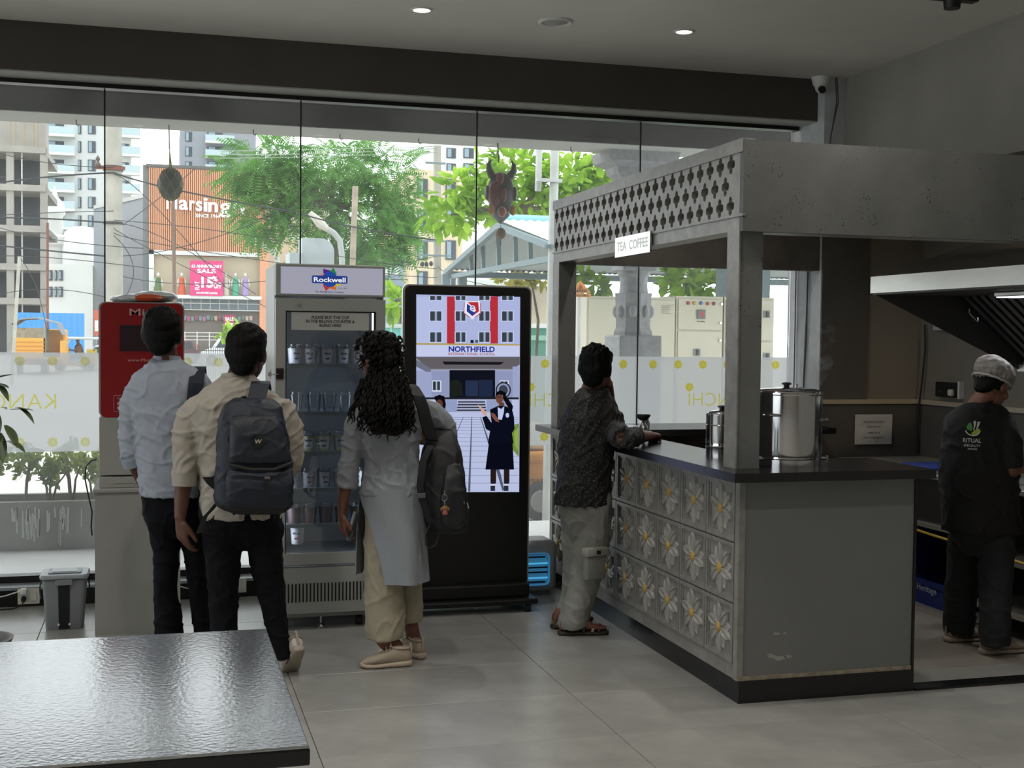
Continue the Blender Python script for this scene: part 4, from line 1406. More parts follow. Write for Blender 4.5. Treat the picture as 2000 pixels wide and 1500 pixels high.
def hand(mb, w, d, nrm, side, curl=.5, k=1.0, spread=.2, thumb=.6):
    """palm, four fingers of unequal length bent at three joints, thumb from the side of the palm"""
    d, nrm = V(d).normalized(), V(nrm)
    nrm = (nrm - d * d.dot(nrm)).normalized()
    t = d.cross(nrm) * side
    w = V(w)
    trunk(mb, [(w - d * .02 * k, t * .026 * k, nrm * .019 * k), (w + d * .015 * k, t * .03 * k, nrm * .018 * k), (w + d * .055 * k, t * .04 * k, nrm * .016 * k), (w + d * .09 * k, t * .039 * k, nrm * .0125 * k), (w + d * .098 * k, t * .034 * k, nrm * .008 * k)], 16, 3)
    for i, (o, L) in enumerate(((.031, .95), (.0105, 1.06), (-.0105, 1.0), (-.031, .8))):
        p = w + d * (.086 - .006 * abs(i - 1.3)) * k + t * o * k
        dd = (d + t * spread * o * 9).normalized()
        ctrl = [(p, .0098 * k)]
        ang = curl * (.75 + .12 * i)
        for j, sl in enumerate((.043, .027, .021)):
            ax = dd.cross(nrm).normalized()
            q = Matrix.Rotation(ang * (.8 if j == 0 else 1.0), 3, ax)
            dd = q @ dd
            nrm2 = q @ nrm
            p = p + dd * sl * L * k
            ctrl.append((p, (.0088, .0078, .0066)[j] * k))
            nrm_, nrm = nrm, nrm2
        nrm = nrm - d * d.dot(nrm)
        nrm = V(t.cross(d) * side).normalized()
        limb(mb, ctrl, 10, 3)
    p = w + d * .022 * k + t * .026 * k
    dd = (d * .75 + t * thumb + nrm * .35).normalized()
    ctrl = [(p, .014 * k)]
    for j, (sl, r) in enumerate(((.036, .0125), (.032, .0105), (.024, .0085))):
        p = p + dd * sl * k
        ctrl.append((p, r * k))
        dd = (dd + d * .25 - t * .12 + nrm * .12 * curl).normalized()
    limb(mb, ctrl, 10, 3)


def shoe(parent, heel, f, up, L, m_up, m_sole, name='shoe', h=.095, lace=None, wd=1.0, collar=True):
    """shoe from the back of the heel on the ground along f"""
    heel, f, up = V(heel), V(f).normalized(), V(up).normalized()
    up = (up - f * f.dot(up)).normalized()
    r = f.cross(up)
    k = L / .28

    def S(rows):
        return [(heel + f * t * k + up * (z0 + z1) / 2, r * w * k * wd, up * (z1 - z0) / 2) for t, w, z0, z1 in rows]
    up_ = MB()
    trunk(up_, S([(.006, .022, .025, .07), (.02, .03, .02, h - .012), (.06, .035, .02, h), (.1, .036, .02, h), (.135, .038, .02, h - .014), (.175, .042, .018, .072), (.215, .044, .018, .058), (.245, .038, .018, .05), (.262, .03, .018, .04), (.274, .014, .02, .034)]), 20, 3, 2.2)
    s = link(name, up_.mesh(name, m_up, True, 80), parent)
    so = MB()
    trunk(so, S([(-.004, .02, .004, .03), (.012, .032, 0, .034), (.07, .036, 0, .03), (.13, .038, 0, .026), (.2, .047, 0, .024), (.25, .041, .001, .026), (.276, .024, .006, .03), (.284, .01, .012, .03)]), 20, 3, 2.6)
    link('sole', so.mesh('sole', m_sole, True, 60), s)
    if collar:
        cl_ = [heel + f * (.062 + .05 * math.cos(a)) * k + r * .034 * k * wd * math.sin(a) + up * (h - .006 + .004 * math.cos(a)) for a in [2 * PI * i / 20 for i in range(20)]]
        part('collar', MB().tube(cl_, .0055, 6, closed=True), m_sole, s, True)
        part('heel_tab', MB().tube([heel + f * .004 * k + up * .04, heel + f * .0 * k + up * (h - .01), heel + f * .006 * k + up * (h + .012)], .006, 6), m_sole, s, True)
    if lace:
        for i in range(4):
            t, z = .118 + i * .02, h - .003 - i * .0085
            part('lace', MB().tube([heel + f * t * k + up * (z - .008) - r * .025, heel + f * (t + .004) * k + up * (z + .006), heel + f * t * k + up * (z - .008) + r * .025], .0028, 6), lace, s, True)
        o = heel + f * .118 * k + up * (h - .004)
        part('lace_bow', MB().tube([o, o + up * .025 + r * .02, o + up * .012 + r * .035, o, o + up * .025 - r * .02, o + up * .01 - r * .035, o], .0024, 6), lace, s, True)
    return s


def cap_hair(F, k=1.0, seed=0.0, back=.0, tuft=.006, low=-.045):
    """short hair: skull cap, fuller at the top, tapering to the nape"""
    F = F @ Matrix.Scale(k, 4)
    mb = MB()
    for c, r in (((0, -.022, .045), (.083, .096, .08)), ((0, .03, .075), (.068, .062, .045)), ((0, -.06 - back, .0), (.072, .048, .08)), ((0, -.068, low), (.055, .034, .045)), ((.062, -.03, .01), (.022, .045, .05)), ((-.062, -.03, .01), (.022, .045, .05))):
        mb.ball((0, 0, 0), 1, 1, 1, 18, 12, mat=F @ Matrix.Translation(c) @ Matrix.Diagonal((*r, 1)))
    Fi = F.inverted()

    def fn(p, n):
        q = Fi @ p
        a = noise.noise(V((q.x * 95, q.y * 60, q.z * 38 + seed)))
        b = noise.noise(V((q.x * 34, q.y * 30, q.z * 26 + seed * 2)))
        top = max(0, min(1, (q.z - .02) * 12))
        return p + n * (tuft * (a * .7 + b) * (.45 + top))
    return remesh('hair', mb, .0045, M('hair_black', '060505', .6, bump=.4, bscale=160, spec=.15), 2, fn)


skin = M('skin_brown', '6e4636', .5, var=.1, vscale=20, bump=.03, bscale=200)
skin2 = M('skin_dark_brown', '5a3829', .5, var=.1, vscale=20, bump=.03, bscale=200)
m_navy = M('trouser_navy', '090a0f', .85, bump=.15, bscale=300, spec=.2)


def person(label, foot):
    return thing('person', label, 'person', foot, world=True)


def collar(F_c, parent, cl, R, Dp, h, mat, name='collar', lean=.004):
    """standing shirt collar: a thin band round the neck"""
    cl = V(cl)
    rows = []
    n = 28
    for s in range(4):
        t = s / 3
        rows.append([cl + R * math.cos(2 * PI * j / n) * (1.0 - .06 * t) + Dp * math.sin(2 * PI * j / n) * (1.0 - .06 * t) + UZ * (h * t * (.75 + .25 * -math.sin(2 * PI * j / n))) for j in range(n)])
    inner = [[q + (cl + UZ * h * t / 3 - q) * .09 for q in rows[3 - t]] for t in range(2)]
    return link(name, MB().loft(rows + inner, caps=False).mesh(name, mat, True, 60), parent)


# ---- man in the pale blue shirt at the blending machine
Y = 6.3
m_sh1 = M('shirt_pale_blue', '9aa0ac', .8, var=.04, vscale=30, bump=.1, bscale=220)
A = person('person in a pale blue shirt with rolled sleeves facing the red machine', (at(365, 1295, Y).x, Y, 0))
hc = at(318, 655, Y)
bm_ = MB()
FA = head(bm_, headframe(hc, (.18, 1, 0), -.05), 1.08)
neck0 = at(326, 700, Y)
limb(bm_, [(hc + V((0, -.015, -.05)), .055), (at(324, 690, Y), .054), (neck0 + V((0, 0, -.03)), .06)])
trunk(bm_, [sec(290, 370, 725, Y, .08), sec(268, 402, 765, Y, .10), sec(275, 398, 880, Y, .1), sec(285, 385, 990, Y, .1)])
lw = at(284, 952, Y + .07)
limb(bm_, [(at(258, 775, Y), .032), (at(256, 850, Y), .032), (at(263, 900, Y + .01), .036), (at(273, 928, Y + .04), .032), (lw, .025)])
hand(bm_, lw, (.25, .9, -.35), (1, 0, .1), -1, .7)
rw = at(408, 960, Y + .12)
limb(bm_, [(at(405, 770, Y), .032), (at(418, 850, Y), .032), (at(420, 895, Y + .02), .036), (rw, .026)])
hand(bm_, rw, (-.1, .9, -.3), (-1, 0, .1), 1, .7)
LEGS = ([leg(279, 345, 990, Y), leg(291, 349, 1040, Y), leg(299, 350, 1090, Y), leg(299, 346, 1150, Y), leg(300, 356, 1205, Y), leg(302, 360, 1250, Y), leg(304, 360, 1284, Y)],
        [leg(338, 397, 990, Y), leg(352, 402, 1050, Y), leg(362, 405, 1110, Y), leg(370, 408, 1170, Y), leg(378, 418, 1235, Y), leg(380, 422, 1284, Y)])
for q_, e_ in zip(LEGS, ([], [])):
    limb(bm_, [(p, r * .6) for p, r in q_] + e_)
body = link('body', remesh('body', bm_, .0055, skin2, 3), A)
face_parts(FA, body)
link('hair', cap_hair(headframe(hc, (.18, 1, 0), -.05), 1.14, 1.0), A)
s_ = MB()
trunk(s_, [sec(299, 354, 702, Y, .062), sec(284, 372, 714, Y, .08), sec(262, 400, 730, Y, .1), sec(247, 419, 757, Y, .122), sec(252, 420, 800, Y, .132), sec(262, 414, 860, Y, .135), sec(266, 406, 910, Y, .135), sec(271, 402, 950, Y, .138), sec(274, 400, 967, Y, .14)])
limb(s_, [(at(268, 762, Y), .055), (at(257, 790, Y), .056), (at(253, 840, Y), .053), (at(253, 875, Y), .05), (at(258, 902, Y + .01), .047)], 16, 4, True)
limb(s_, [(at(400, 762, Y), .055), (at(415, 800, Y), .055), (at(422, 850, Y), .052), (at(421, 895, Y + .01), .048)], 16, 4, True)
sh1 = link('shirt', remesh('shirt', s_, .007, m_sh1, 5, folds(.0065, 7, 12, 2.0, .6)), A)
collar(None, sh1, at(326, 706, Y) + V((0, .01, 0)), V((.07, 0, 0)), V((0, .066, 0)), .03, m_sh1)
part('cuff', MB().tube([at(255, 892, Y), at(261, 908, Y + .012)], [.05, .047], 20), m_sh1, sh1, True)
t_ = MB()
trunk(t_, [sec(276, 397, 940, Y, .12), sec(277, 398, 980, Y, .125), sec(283, 399, 1015, Y, .115), sec(302, 388, 1050, Y, .06)])
limb(t_, LEGS[0], 18, 4, True)
limb(t_, LEGS[1], 18, 4, True)
link('trousers', remesh('trousers', t_, .007, m_navy, 5, folds(.005, 8, 10, 4.0)), A)
m_shoeb, m_soleb = M('shoe_black', '15151a', .4), M('sole_dark', '2a2a2c', .7)
for px in (331, 401):
    p = at(px, 1290, Y)
    shoe(A, (p.x, Y - .08, 0), (.12 * (1 if px > 360 else -1) + .1, 1, 0), UZ, .28, m_shoeb, m_soleb)
# his bag: strap over the shoulder, bag at the hip
bg1 = thing('shoulder_bag', 'navy shoulder bag with wide strap worn by the person in pale blue', 'bag', (at(400, 960, Y).x, Y, .8), world=True)
m_bagn = M('bag_navy', '121828', .7, bump=.1, bscale=200)
st = MB()
rows = []
for px, row, yy in ((392, 975, Y - .06), (386, 900, Y - .145), (380, 840, Y - .15), (379, 790, Y - .145), (383, 750, Y - .12), (386, 722, Y - .04), (388, 717, Y + .04), (390, 745, Y + .13)):
    c = at(px, row, yy)
    rows.append([c - V((.036, 0, 0)), c + V((.036, 0, 0)), c + V((.036, -.006, .004)), c + V((-.036, -.006, .004))])
st.loft(rows)
part('strap', st, m_bagn, bg1, True)
part('pouch', MB().rbox(at(385, 960, Y).x, at(432, 960, Y).x, Y - .12, Y + .14, at(400, 1010, Y).z, at(400, 905, Y).z, .03, 3), m_bagn, bg1, True)

# ---- man with the blue backpack
Y = 5.95
m_sh2 = M('shirt_cream', 'a59d92', .8, var=.04, vscale=30, bump=.1, bscale=220)
B = person('person in a cream shirt and dark trousers wearing a blue backpack', (at(490, 1320, Y).x, Y, 0))
hc = at(484, 690, Y)
bm_ = MB()
FB = head(bm_, headframe(hc, (.42, 1, 0), -.05), 1.08)
limb(bm_, [(hc + V((0, -.015, -.045)), .058), (at(473, 722, Y), .058), (at(468, 745, Y), .066)])
trunk(bm_, [sec(420, 500, 765, Y, .08), sec(385, 545, 810, Y, .1), sec(400, 540, 900, Y, .1), sec(405, 540, 1040, Y, .1)])
lw = at(352, 1012, Y - .01)
limb(bm_, [(at(375, 805, Y), .034), (at(366, 860, Y), .032), (at(362, 920, Y), .04), (at(356, 965, Y), .036), (lw, .027)])
hand(bm_, lw, (.1, .1, -1), (.8, .45, 0), 1, .5, 1.08, .25, .45)
rw = at(548, 935, Y + .25)
limb(bm_, [(at(555, 805, Y), .034), (at(566, 850, Y + .02), .032), (at(568, 895, Y + .07), .04), (rw, .028)])
hand(bm_, rw, (-.35, .9, .1), (-1, 0, 0), 1, .8)
LEGS = ([leg(393, 474, 1030, Y), leg(398, 473, 1075, Y), leg(404, 468, 1130, Y), leg(408, 464, 1190, Y), leg(409, 464, 1240, Y), leg(412, 464, 1305, Y)],
        [leg(472, 550, 1030, Y), leg(484, 553, 1080, Y), leg(497, 554, 1140, Y), leg(510, 558, 1190, Y - .01), leg(523, 564, 1240, Y - .03), leg(532, 570, 1285, Y - .05)])
for q_, e_ in zip(LEGS, ([], [])):
    limb(bm_, [(p, r * .6) for p, r in q_] + e_)
body = link('body', remesh('body', bm_, .0055, skin2, 3), B)
face_parts(FB, body)
link('hair', cap_hair(headframe(hc, (.42, 1, 0), -.05), 1.13, 7.0, .004, .005, -.05), B)
s_ = MB()
trunk(s_, [sec(433, 498, 735, Y, .072), sec(412, 512, 752, Y, .09), sec(385, 540, 770, Y, .112), sec(366, 560, 792, Y, .13), sec(366, 566, 825, Y, .138), sec(382, 560, 880, Y, .138), sec(390, 552, 940, Y, .135), sec(392, 548, 985, Y, .136), sec(392, 548, 1010, Y, .138)])
limb(s_, [(at(385, 795, Y), .058), (at(368, 825, Y), .064), (at(362, 870, Y), .062), (at(361, 910, Y), .058), (at(360, 938, Y), .054)], 16, 4, True)
limb(s_, [(at(545, 795, Y), .058), (at(562, 825, Y + .01), .062), (at(568, 862, Y + .02), .058), (at(570, 895, Y + .05), .055), (at(556, 915, Y + .13), .05)], 16, 4, True)
sh2 = link('shirt', remesh('shirt', s_, .007, m_sh2, 5, folds(.007, 7, 12, 9.0, -.5)), B)
collar(None, sh2, at(466, 741, Y) + V((0, .012, 0)), V((.083, 0, 0)), V((0, .075, 0)), .034, m_sh2)
part('cuff', MB().tube([at(361, 921, Y), at(360, 948, Y)], [.06, .056], 22), m_sh2, sh2, True)
t_ = MB()
trunk(t_, [sec(392, 548, 985, Y, .13), sec(392, 550, 1020, Y, .132), sec(396, 552, 1045, Y, .11), sec(430, 520, 1074, Y, .05)])
limb(t_, LEGS[0], 18, 4, True)
limb(t_, LEGS[1], 18, 4, True)
link('trousers', remesh('trousers', t_, .007, m_navy, 5, folds(.005, 8, 10, 14.0)), B)
m_shw, m_solew = M('sneaker_white', 'bdb6aa', .5), M('sneaker_sole', '9c9181', .6)
p = at(438, 1312, Y)
shoe(B, (p.x, Y - .09, 0), (-.1, 1, 0), UZ, .28, m_shw, m_solew)
tp = atz(556, 1318, 0.0)
s2 = shoe(B, tp + V((.06, -.115, .135)), V((-.1, .62, -.52)), V((-.1, .52, .62)), .255, m_shw, m_solew)
fr_ = V((-.1, .62, -.52)).normalized()
o = tp + V((.06, -.115, .135)) + fr_ * .09
part('red_flash', MB().add([o + V((-.05, -.012, .005)), o + V((-.048, .04, -.03)), o + V((-.045, .045, .01)), o + V((-.046, .0, .045))], [(0, 1, 2, 3)]), M('flash_red', '9c1a26', .5), s2)

# ---- his backpack
bp = thing('backpack', 'dark blue backpack with black base and a W badge on a person', 'backpack', at(495, 995, Y - .25), world=True)
m_bp, m_bp2, m_bpk = M('backpack_blue', '0f1726', .55, var=.12, vscale=8, bump=.12, bscale=180), M('backpack_top', '151b25', .5, var=.1, vscale=8, bump=.12, bscale=180), M('backpack_black', '101114', .6)


def bpsec(xl, xr, row, yc, d):
    a, b = at(xl, row, yc), at(xr, row, yc)
    return ((a + b) / 2, (b - a) / 2, V((0, d, 0)))


b_ = MB()
trunk(b_, [bpsec(458, 532, 778, Y - .21, .045), bpsec(438, 548, 792, Y - .225, .075), bpsec(425, 558, 830, Y - .24, .095), bpsec(422, 568, 900, Y - .245, .1), bpsec(419, 572, 950, Y - .245, .1), bpsec(422, 571, 985, Y - .24, .095), bpsec(448, 555, 998, Y - .235, .07)], 36, 4, 3.2)
main = link('main_compartment', remesh('main_compartment', b_, .007, m_bp, 4, folds(.004, 9, 12, 3.0)), bp)
b_ = MB()
trunk(b_, [bpsec(452, 540, 812, Y - .32, .03), bpsec(448, 552, 835, Y - .335, .042), bpsec(447, 564, 880, Y - .345, .045), bpsec(447, 571, 905, Y - .34, .04)], 30, 4, 3.5)
fl_ = link('front_flap', remesh('front_flap', b_, .007, m_bp2, 4, folds(.003, 9, 12, 5.0)), bp)
part('flap_piping', MB().tube([at(448, 908, Y - .387), at(490, 917, Y - .39), at(535, 917, Y - .39), at(572, 903, Y - .38)], .008, 8), m_bpk, fl_, True)
b_ = MB()
trunk(b_, [bpsec(443, 572, 915, Y - .325, .03), bpsec(440, 573, 945, Y - .34, .045), bpsec(445, 570, 978, Y - .335, .04), bpsec(462, 555, 992, Y - .32, .03)], 30, 4, 3.5)
link('lower_pocket', remesh('lower_pocket', b_, .007, m_bp, 4, folds(.003, 9, 12, 6.0)), bp)
b_ = MB()
trunk(b_, [bpsec(424, 570, 978, Y - .245, .1), bpsec(430, 566, 990, Y - .245, .098), bpsec(452, 550, 1001, Y - .24, .075)], 30, 3, 3.2)
link('base_patch', b_.mesh('base_patch', m_bpk, True, 60), bp)
ce = at(505, 862, Y - .396)
bd = part('badge', MB().prism([(-.036, 0), (0, -.03), (.036, 0), (0, .03)], ce, V((1, .08, 0)), UZ, (0, .006, 0)), m_bpk, bp)
part('badge_letter', MB().text('W', ce + V((0, -.002, -.009)), V((1, .08, 0)), UZ, .018, width=.03, bold=.02, shear=.2), M('badge_pale', 'd8cfb8', .4, .3), bd)
part('zip_pull', MB().box(-.008, .008, -.003, .003, -.05, 0, mat=Matrix.Translation(at(522, 938, Y - .392))), m_bpk, bp)
part('zip_tab', MB().box(-.012, .012, -.004, .002, -.006, .006, mat=Matrix.Translation(at(522, 933, Y - .392))), M('zip_grey', '6a625a', .4), bp)
part('grab_handle', MB().tube([at(462, 790, Y - .2), at(474, 776, Y - .21), at(478, 774, Y - .21), at(483, 788, Y - .2)], .007, 8), m_bpk, bp, True)
rows = []
for px, row, yy in ((500, 785, Y - .2), (504, 770, Y - .17), (508, 752, Y - .13), (510, 746, Y - .04), (512, 752, Y + .08), (515, 780, Y + .15)):
    c = at(px, row, yy)
    rows.append([c + V((-.043, 0, -.004)), c + V((.04, 0, -.004)), c + V((.04, -.012, .006)), c + V((-.043, -.012, .006))])
part('strap', MB().loft(rows), m_bp, bp, True)
rows = []
for px, row, yy in ((424, 985, Y - .17), (412, 1000, Y - .15), (400, 1012, Y - .14), (388, 1045, Y - .14)):
    c = at(px, row, yy)
    rows.append([c + V((-.012, 0, .004)), c + V((.014, 0, .012)), c + V((.014, -.004, .012)), c + V((-.012, -.004, .004))])
part('strap_tail', MB().loft(rows), m_bpk, bp)
part('side_flap', MB().prism([(0, 0), (.05, -.045), (.06, .055), (.02, .03), (-.02, .03)], at(404, 945, Y - .15), UX, UZ, (0, .01, 0)), m_bpk, bp)

# ---- woman in the pale kurta
Y = 6.0
m_ku = M('kurta_pale_blue_grey', '8e9399', .75, var=.04, vscale=20, bump=.1, bscale=250)
m_pal = M('palazzo_cream', 'a39a86', .85, var=.04, vscale=20, bump=.12, bscale=200)
C = person('person in a long pale kurta and cream trousers with long curly hair', (at(775, 1300, Y).x, Y, 0))
hc = at(738, 695, Y)
bm_ = MB()
hf = (-.75, .75, 0)
FC = head(bm_, headframe(hc, hf, -.05), .94)
limb(bm_, [(hc + V((0, -.01, -.045)), .046), (at(752, 745, Y), .046), (at(757, 775, Y), .06)])
trunk(bm_, [sec(720, 800, 790, Y, .07), sec(705, 815, 830, Y, .085), sec(722, 815, 900, Y, .075), sec(712, 825, 980, Y, .09)])
lw = at(668, 1003, Y + .02)
limb(bm_, [(at(703, 800, Y), .028), (at(688, 870, Y), .036), (at(677, 940, Y), .032), (at(671, 975, Y + .01), .027), (lw, .021)])
hand(bm_, lw, (.06, .05, -1), (1, .25, 0), 1, .62, .92, .1, .5)
rw = at(838, 862, Y + .2)
limb(bm_, [(at(825, 790, Y), .028), (at(855, 812, Y + .03), .028), (at(872, 838, Y + .07), .034), (rw, .024)])
hand(bm_, rw, (-.7, .5, .3), (-.4, -.6, 0), 1, 1.0, .92)
LEGS = ([leg(714, 780, 1000, Y), leg(712, 786, 1060, Y), leg(711, 788, 1130, Y), leg(713, 790, 1200, Y), leg(718, 788, 1246, Y)],
        [leg(762, 822, 1000, Y + .03), leg(768, 824, 1080, Y + .08), leg(774, 825, 1150, Y + .12), leg(779, 825, 1212, Y + .14)])
for q_, e_ in zip(LEGS, ([(at(779, 1270, Y), .036), (at(784, 1292, Y), .034)], [(at(809, 1250, Y + .14), .036), (at(815, 1275, Y + .12), .034)])):
    limb(bm_, [(p, r * .6) for p, r in q_] + e_)
body = link('body', remesh('body', bm_, .005, skin, 3), C)
face_parts(FC, body)
gl = thing('eyeglasses', 'thin-framed glasses worn by the person with curly hair', 'glasses', hc, world=True)
for s in (-1, 1):
    pts = [FC @ V((s * .034 + .024 * math.cos(a), .1, .004 + .02 * math.sin(a))) for a in [2 * PI * i / 16 for i in range(16)]]
    part('rim', MB().tube(pts, .0018, 6, closed=True), m_blk, gl, True)
    part('temple', MB().tube([FC @ V((s * .058, .1, .008)), FC @ V((s * .085, .06, .01)), FC @ V((s * .088, -.01, .008)), FC @ V((s * .084, -.03, -.01))], .0018, 6), m_chrome, gl, True)
part('bridge', MB().tube([FC @ V((-.01, .1, .006)), FC @ V((0, .104, .01)), FC @ V((.01, .1, .006))], .0018, 6), m_blk, gl, True)
k_ = MB()
trunk(k_, [sec(730, 785, 772, Y, .06), sec(708, 808, 783, Y, .08), sec(692, 826, 800, Y, .1), sec(693, 824, 835, Y, .11), sec(706, 818, 880, Y, .1), sec(712, 818, 908, Y, .1), sec(706, 826, 945, Y, .12), sec(702, 830, 965, Y, .125)])
limb(k_, [(at(708, 800, Y), .05), (at(696, 830, Y), .052), (at(687, 880, Y), .05), (at(681, 925, Y), .051), (at(679, 952, Y), .053)], 16, 4, True)
limb(k_, [(at(815, 795, Y), .05), (at(842, 805, Y + .02), .055), (at(865, 826, Y + .05), .056), (at(872, 848, Y + .1), .052), (at(850, 862, Y + .18), .046)], 16, 4, True)
ku = link('kurta', remesh('kurta', k_, .0065, m_ku, 5, folds(.006, 7, 12, 21.0, .4)), C)


def skirt(rowset, a0f, a1f, mat, name, amp, seed, Y=Y, th=.004):
    """cloth hanging from the waist; covers the angles a0..a1 (degrees, 270 = towards the camera) at each level"""
    n, outer, inner = 44, [], []
    for i, (xl, xr, row, d, a0, a1) in enumerate(interp(rowset, 5)):
        ce, R, D = sec(xl, xr, row, Y, d)
        ro, ri = [], []
        for j in range(n + 1):
            a = math.radians(a0 + (a1 - a0) * j / n)
            q = ce + R * math.cos(a) + D * math.sin(a)
            out = (R.normalized() * math.cos(a) + D.normalized() * math.sin(a))
            hang = min(1, max(0, (row - 950) / 130))
            w = amp * hang * (math.sin(a * 5 + seed) * .6 + noise.noise(V((a * 2.2, row * .006, seed))) * 1.3)
            ro.append(q + out * w)
            ri.append(q + out * (w - th))
        outer.append(ro)
        inner.append(ri)
    mb = MB()
    rings = [o_ + list(reversed(i_)) for o_, i_ in zip(outer, inner)]
    mb.loft(rings)
    return link(name, mb.mesh(name, mat, True, 70), C)


# back panel: its edge runs from the slit at the hip down to the right; front panel behind it
skirt([(704, 828, 950, .128, 172, 380), (702, 830, 970, .132, 185, 380), (704, 832, 1010, .138, 212, 378), (705, 834, 1060, .145, 228, 372), (704, 836, 1100, .15, 238, 368), (703, 837, 1132, .152, 244, 366)], 0, 0, m_ku, 'back_panel', .010, 1.5)
skirt([(704, 828, 950, .125, 20, 172), (700, 830, 990, .13, 16, 176), (696, 832, 1060, .14, 12, 180), (694, 833, 1125, .145, 12, 182)], 0, 0, m_ku, 'front_panel', .008, 4.0)
t_ = MB()
trunk(t_, [sec(714, 822, 950, Y, .105), sec(714, 822, 1000, Y, .11), sec(716, 822, 1050, Y, .1)])
limb(t_, LEGS[0], 18, 4, True)
limb(t_, LEGS[1], 18, 4, True)
link('trousers', remesh('trousers', t_, .007, m_pal, 5, folds(.006, 9, 6, 25.0)), C)
m_sn, m_sns = M('sneaker_cream', 'a99a88', .75, bump=.2, bscale=300), M('sole_cream', 'b8a893', .6)
m_lc = M('lace_cream', 'b5a896', .8)
h1, t1 = atz(803, 1300, 0), atz(704, 1305, 0)
shoe(C, h1, t1 - h1, UZ, (t1 - h1).length * .99, m_sn, m_sns, lace=m_lc, h=.1)
h2 = atz(826, 1288, 0)
shoe(C, h2, V((-.45, 1, 0)), UZ, .25, m_sn, m_sns, lace=m_lc, h=.1)


# her hair: full crown, gathered at the nape, then a mass of loose curls down the back
def curly():
    mb = MB()
    F2 = headframe(hc, hf, -.05)
    for c, r in (((0, -.02, .04), (.088, .1, .085)), ((0, .025, .07), (.07, .062, .05)), ((0, -.07, -.01), (.078, .05, .08)), ((.05, -.03, -.02), (.035, .05, .06)), ((-.05, -.03, -.02), (.03, .05, .06))):
        mb.ball((0, 0, 0), 1, 1, 1, 18, 12, mat=F2 @ Matrix.Translation(c) @ Matrix.Diagonal((*r, 1)))
    trunk(mb, [sec(716, 784, 735, Y - .03, .07), sec(712, 792, 765, Y - .07, .06), sec(712, 800, 800, Y - .11, .05), sec(718, 800, 830, Y - .125, .045), sec(730, 790, 848, Y - .125, .035)], 24, 4)

    def fn(p, n):
        a = noise.noise(p * 55)
        b = noise.noise(p * 24 + V((3, 1, 7)))
        return p + n * (.011 * b + .006 * a)
    base = remesh('hair', mb, .005, [M('hair_dark_brown', '0a0706', .55, bump=.4, bscale=140, spec=.2)], 1, fn)
    st = MB()
    r = random.Random(11)
    for i in range(230):
        lo = i < 150
        px = r.uniform(703, 806) if lo else r.uniform(698, 790)
        r0 = r.uniform(700, 790) if lo else r.uniform(645, 700)
        L = r.uniform(45, 95) if lo else r.uniform(12, 30)
        if lo:
            px = 758 + (px - 758) * (.62 + .38 * min(1, (r0 - 690) / 90))
            L = min(L, 866 - r0 - abs(px - 762) * .45)
            if L < 20:
                continue
        elif ((px - 742) / 52) ** 2 + ((r0 - 690) / 50) ** 2 > 1.05:
            continue
        yy = Y - .06 - .13 * min(1, max(0, (r0 - 690) / 100)) * (1 - ((px - 758) / 70) ** 2 * .6)
        if not lo:
            yy = Y - .085 * math.sqrt(max(0, 1 - ((px - 742) / 54) ** 2 - ((r0 - 690) / 56) ** 2)) - .02
        ph, fr, am = r.uniform(0, 6.28), r.uniform(.16, .3), r.uniform(2.0, 4.2)
        pts, rs = [], []
        n = 14
        for k in range(n):
            t = k / (n - 1)
            dx = am * math.sin(ph + fr * L * t * 1.6) * (.4 + t)
            dyy = .012 * math.cos(ph + fr * L * t * 1.6) * (.4 + t)
            pts.append(at(px + dx + (px - 758) * .12 * t, r0 + L * t, yy - (.045 * t if lo else .005) + dyy))
            rs.append(.0055 * (1 - t) ** .5 + .0014)
        st.tube(pts, rs, 5)
    for i in range(7):           # locks falling forward over the near shoulder
        ph = r.uniform(0, 6)
        px0, r0 = 706 + r.uniform(-3, 6), 745 + r.uniform(-6, 10)
        pts, rs = [], []
        for k in range(20):
            t = k / 19
            pts.append(at(px0 - 24 * t + 4.5 * math.sin(ph + t * 13) * t, r0 + 78 * t * r.uniform(.97, 1.03), Y - .09 - .03 * math.sin(PI * t) + .008 * math.cos(ph + t * 13)))
            rs.append(.006 * (1 - t) ** .6 + .0016)
        st.tube(pts, rs, 6)
    k = len(base.vertices)
    vs = [tuple(v.co) for v in base.vertices] + st.v
    fs = [tuple(p.vertices) for p in base.polygons] + [tuple(q + k for q in f) for f in st.f]
    me = bpy.data.meshes.new('hair')
    me.from_pydata(vs, [], fs)
    me.materials.append(MATS['hair_dark_brown'])
    me.polygons.foreach_set('use_smooth', [True] * len(me.polygons))
    bpy.data.meshes.remove(base)
    return me


link('hair', curly(), C)
ph_ = thing('mobile_phone', 'dark mobile phone held at the side by the person in the kurta', 'phone', at(684, 1030, Y), world=True)
pa, pb = at(690, 1006, Y - .01), at(678, 1052, Y - .02)
ax = (pa - pb).normalized()
Fm = Matrix((( .2, .97, ax.x, 0), (-.97, .2, ax.y, 0), (0, 0, ax.z, 0), (0, 0, 0, 1)))
Fm.translation = (pa + pb) / 2 + V((.012, 0, 0))
L = (pa - pb).length
part('case', MB().rbox(-.036, .036, -.0045, .0045, -L * .62, L * .62, .004, 2, mat=Fm), M('phone_case', '26262a', .35), ph_, True)
part('glass', MB().rbox(-.033, .033, .0035, .0052, -L * .59, L * .59, .001, 1, mat=Fm), M('phone_glass', '0a0b0e', .08), ph_)

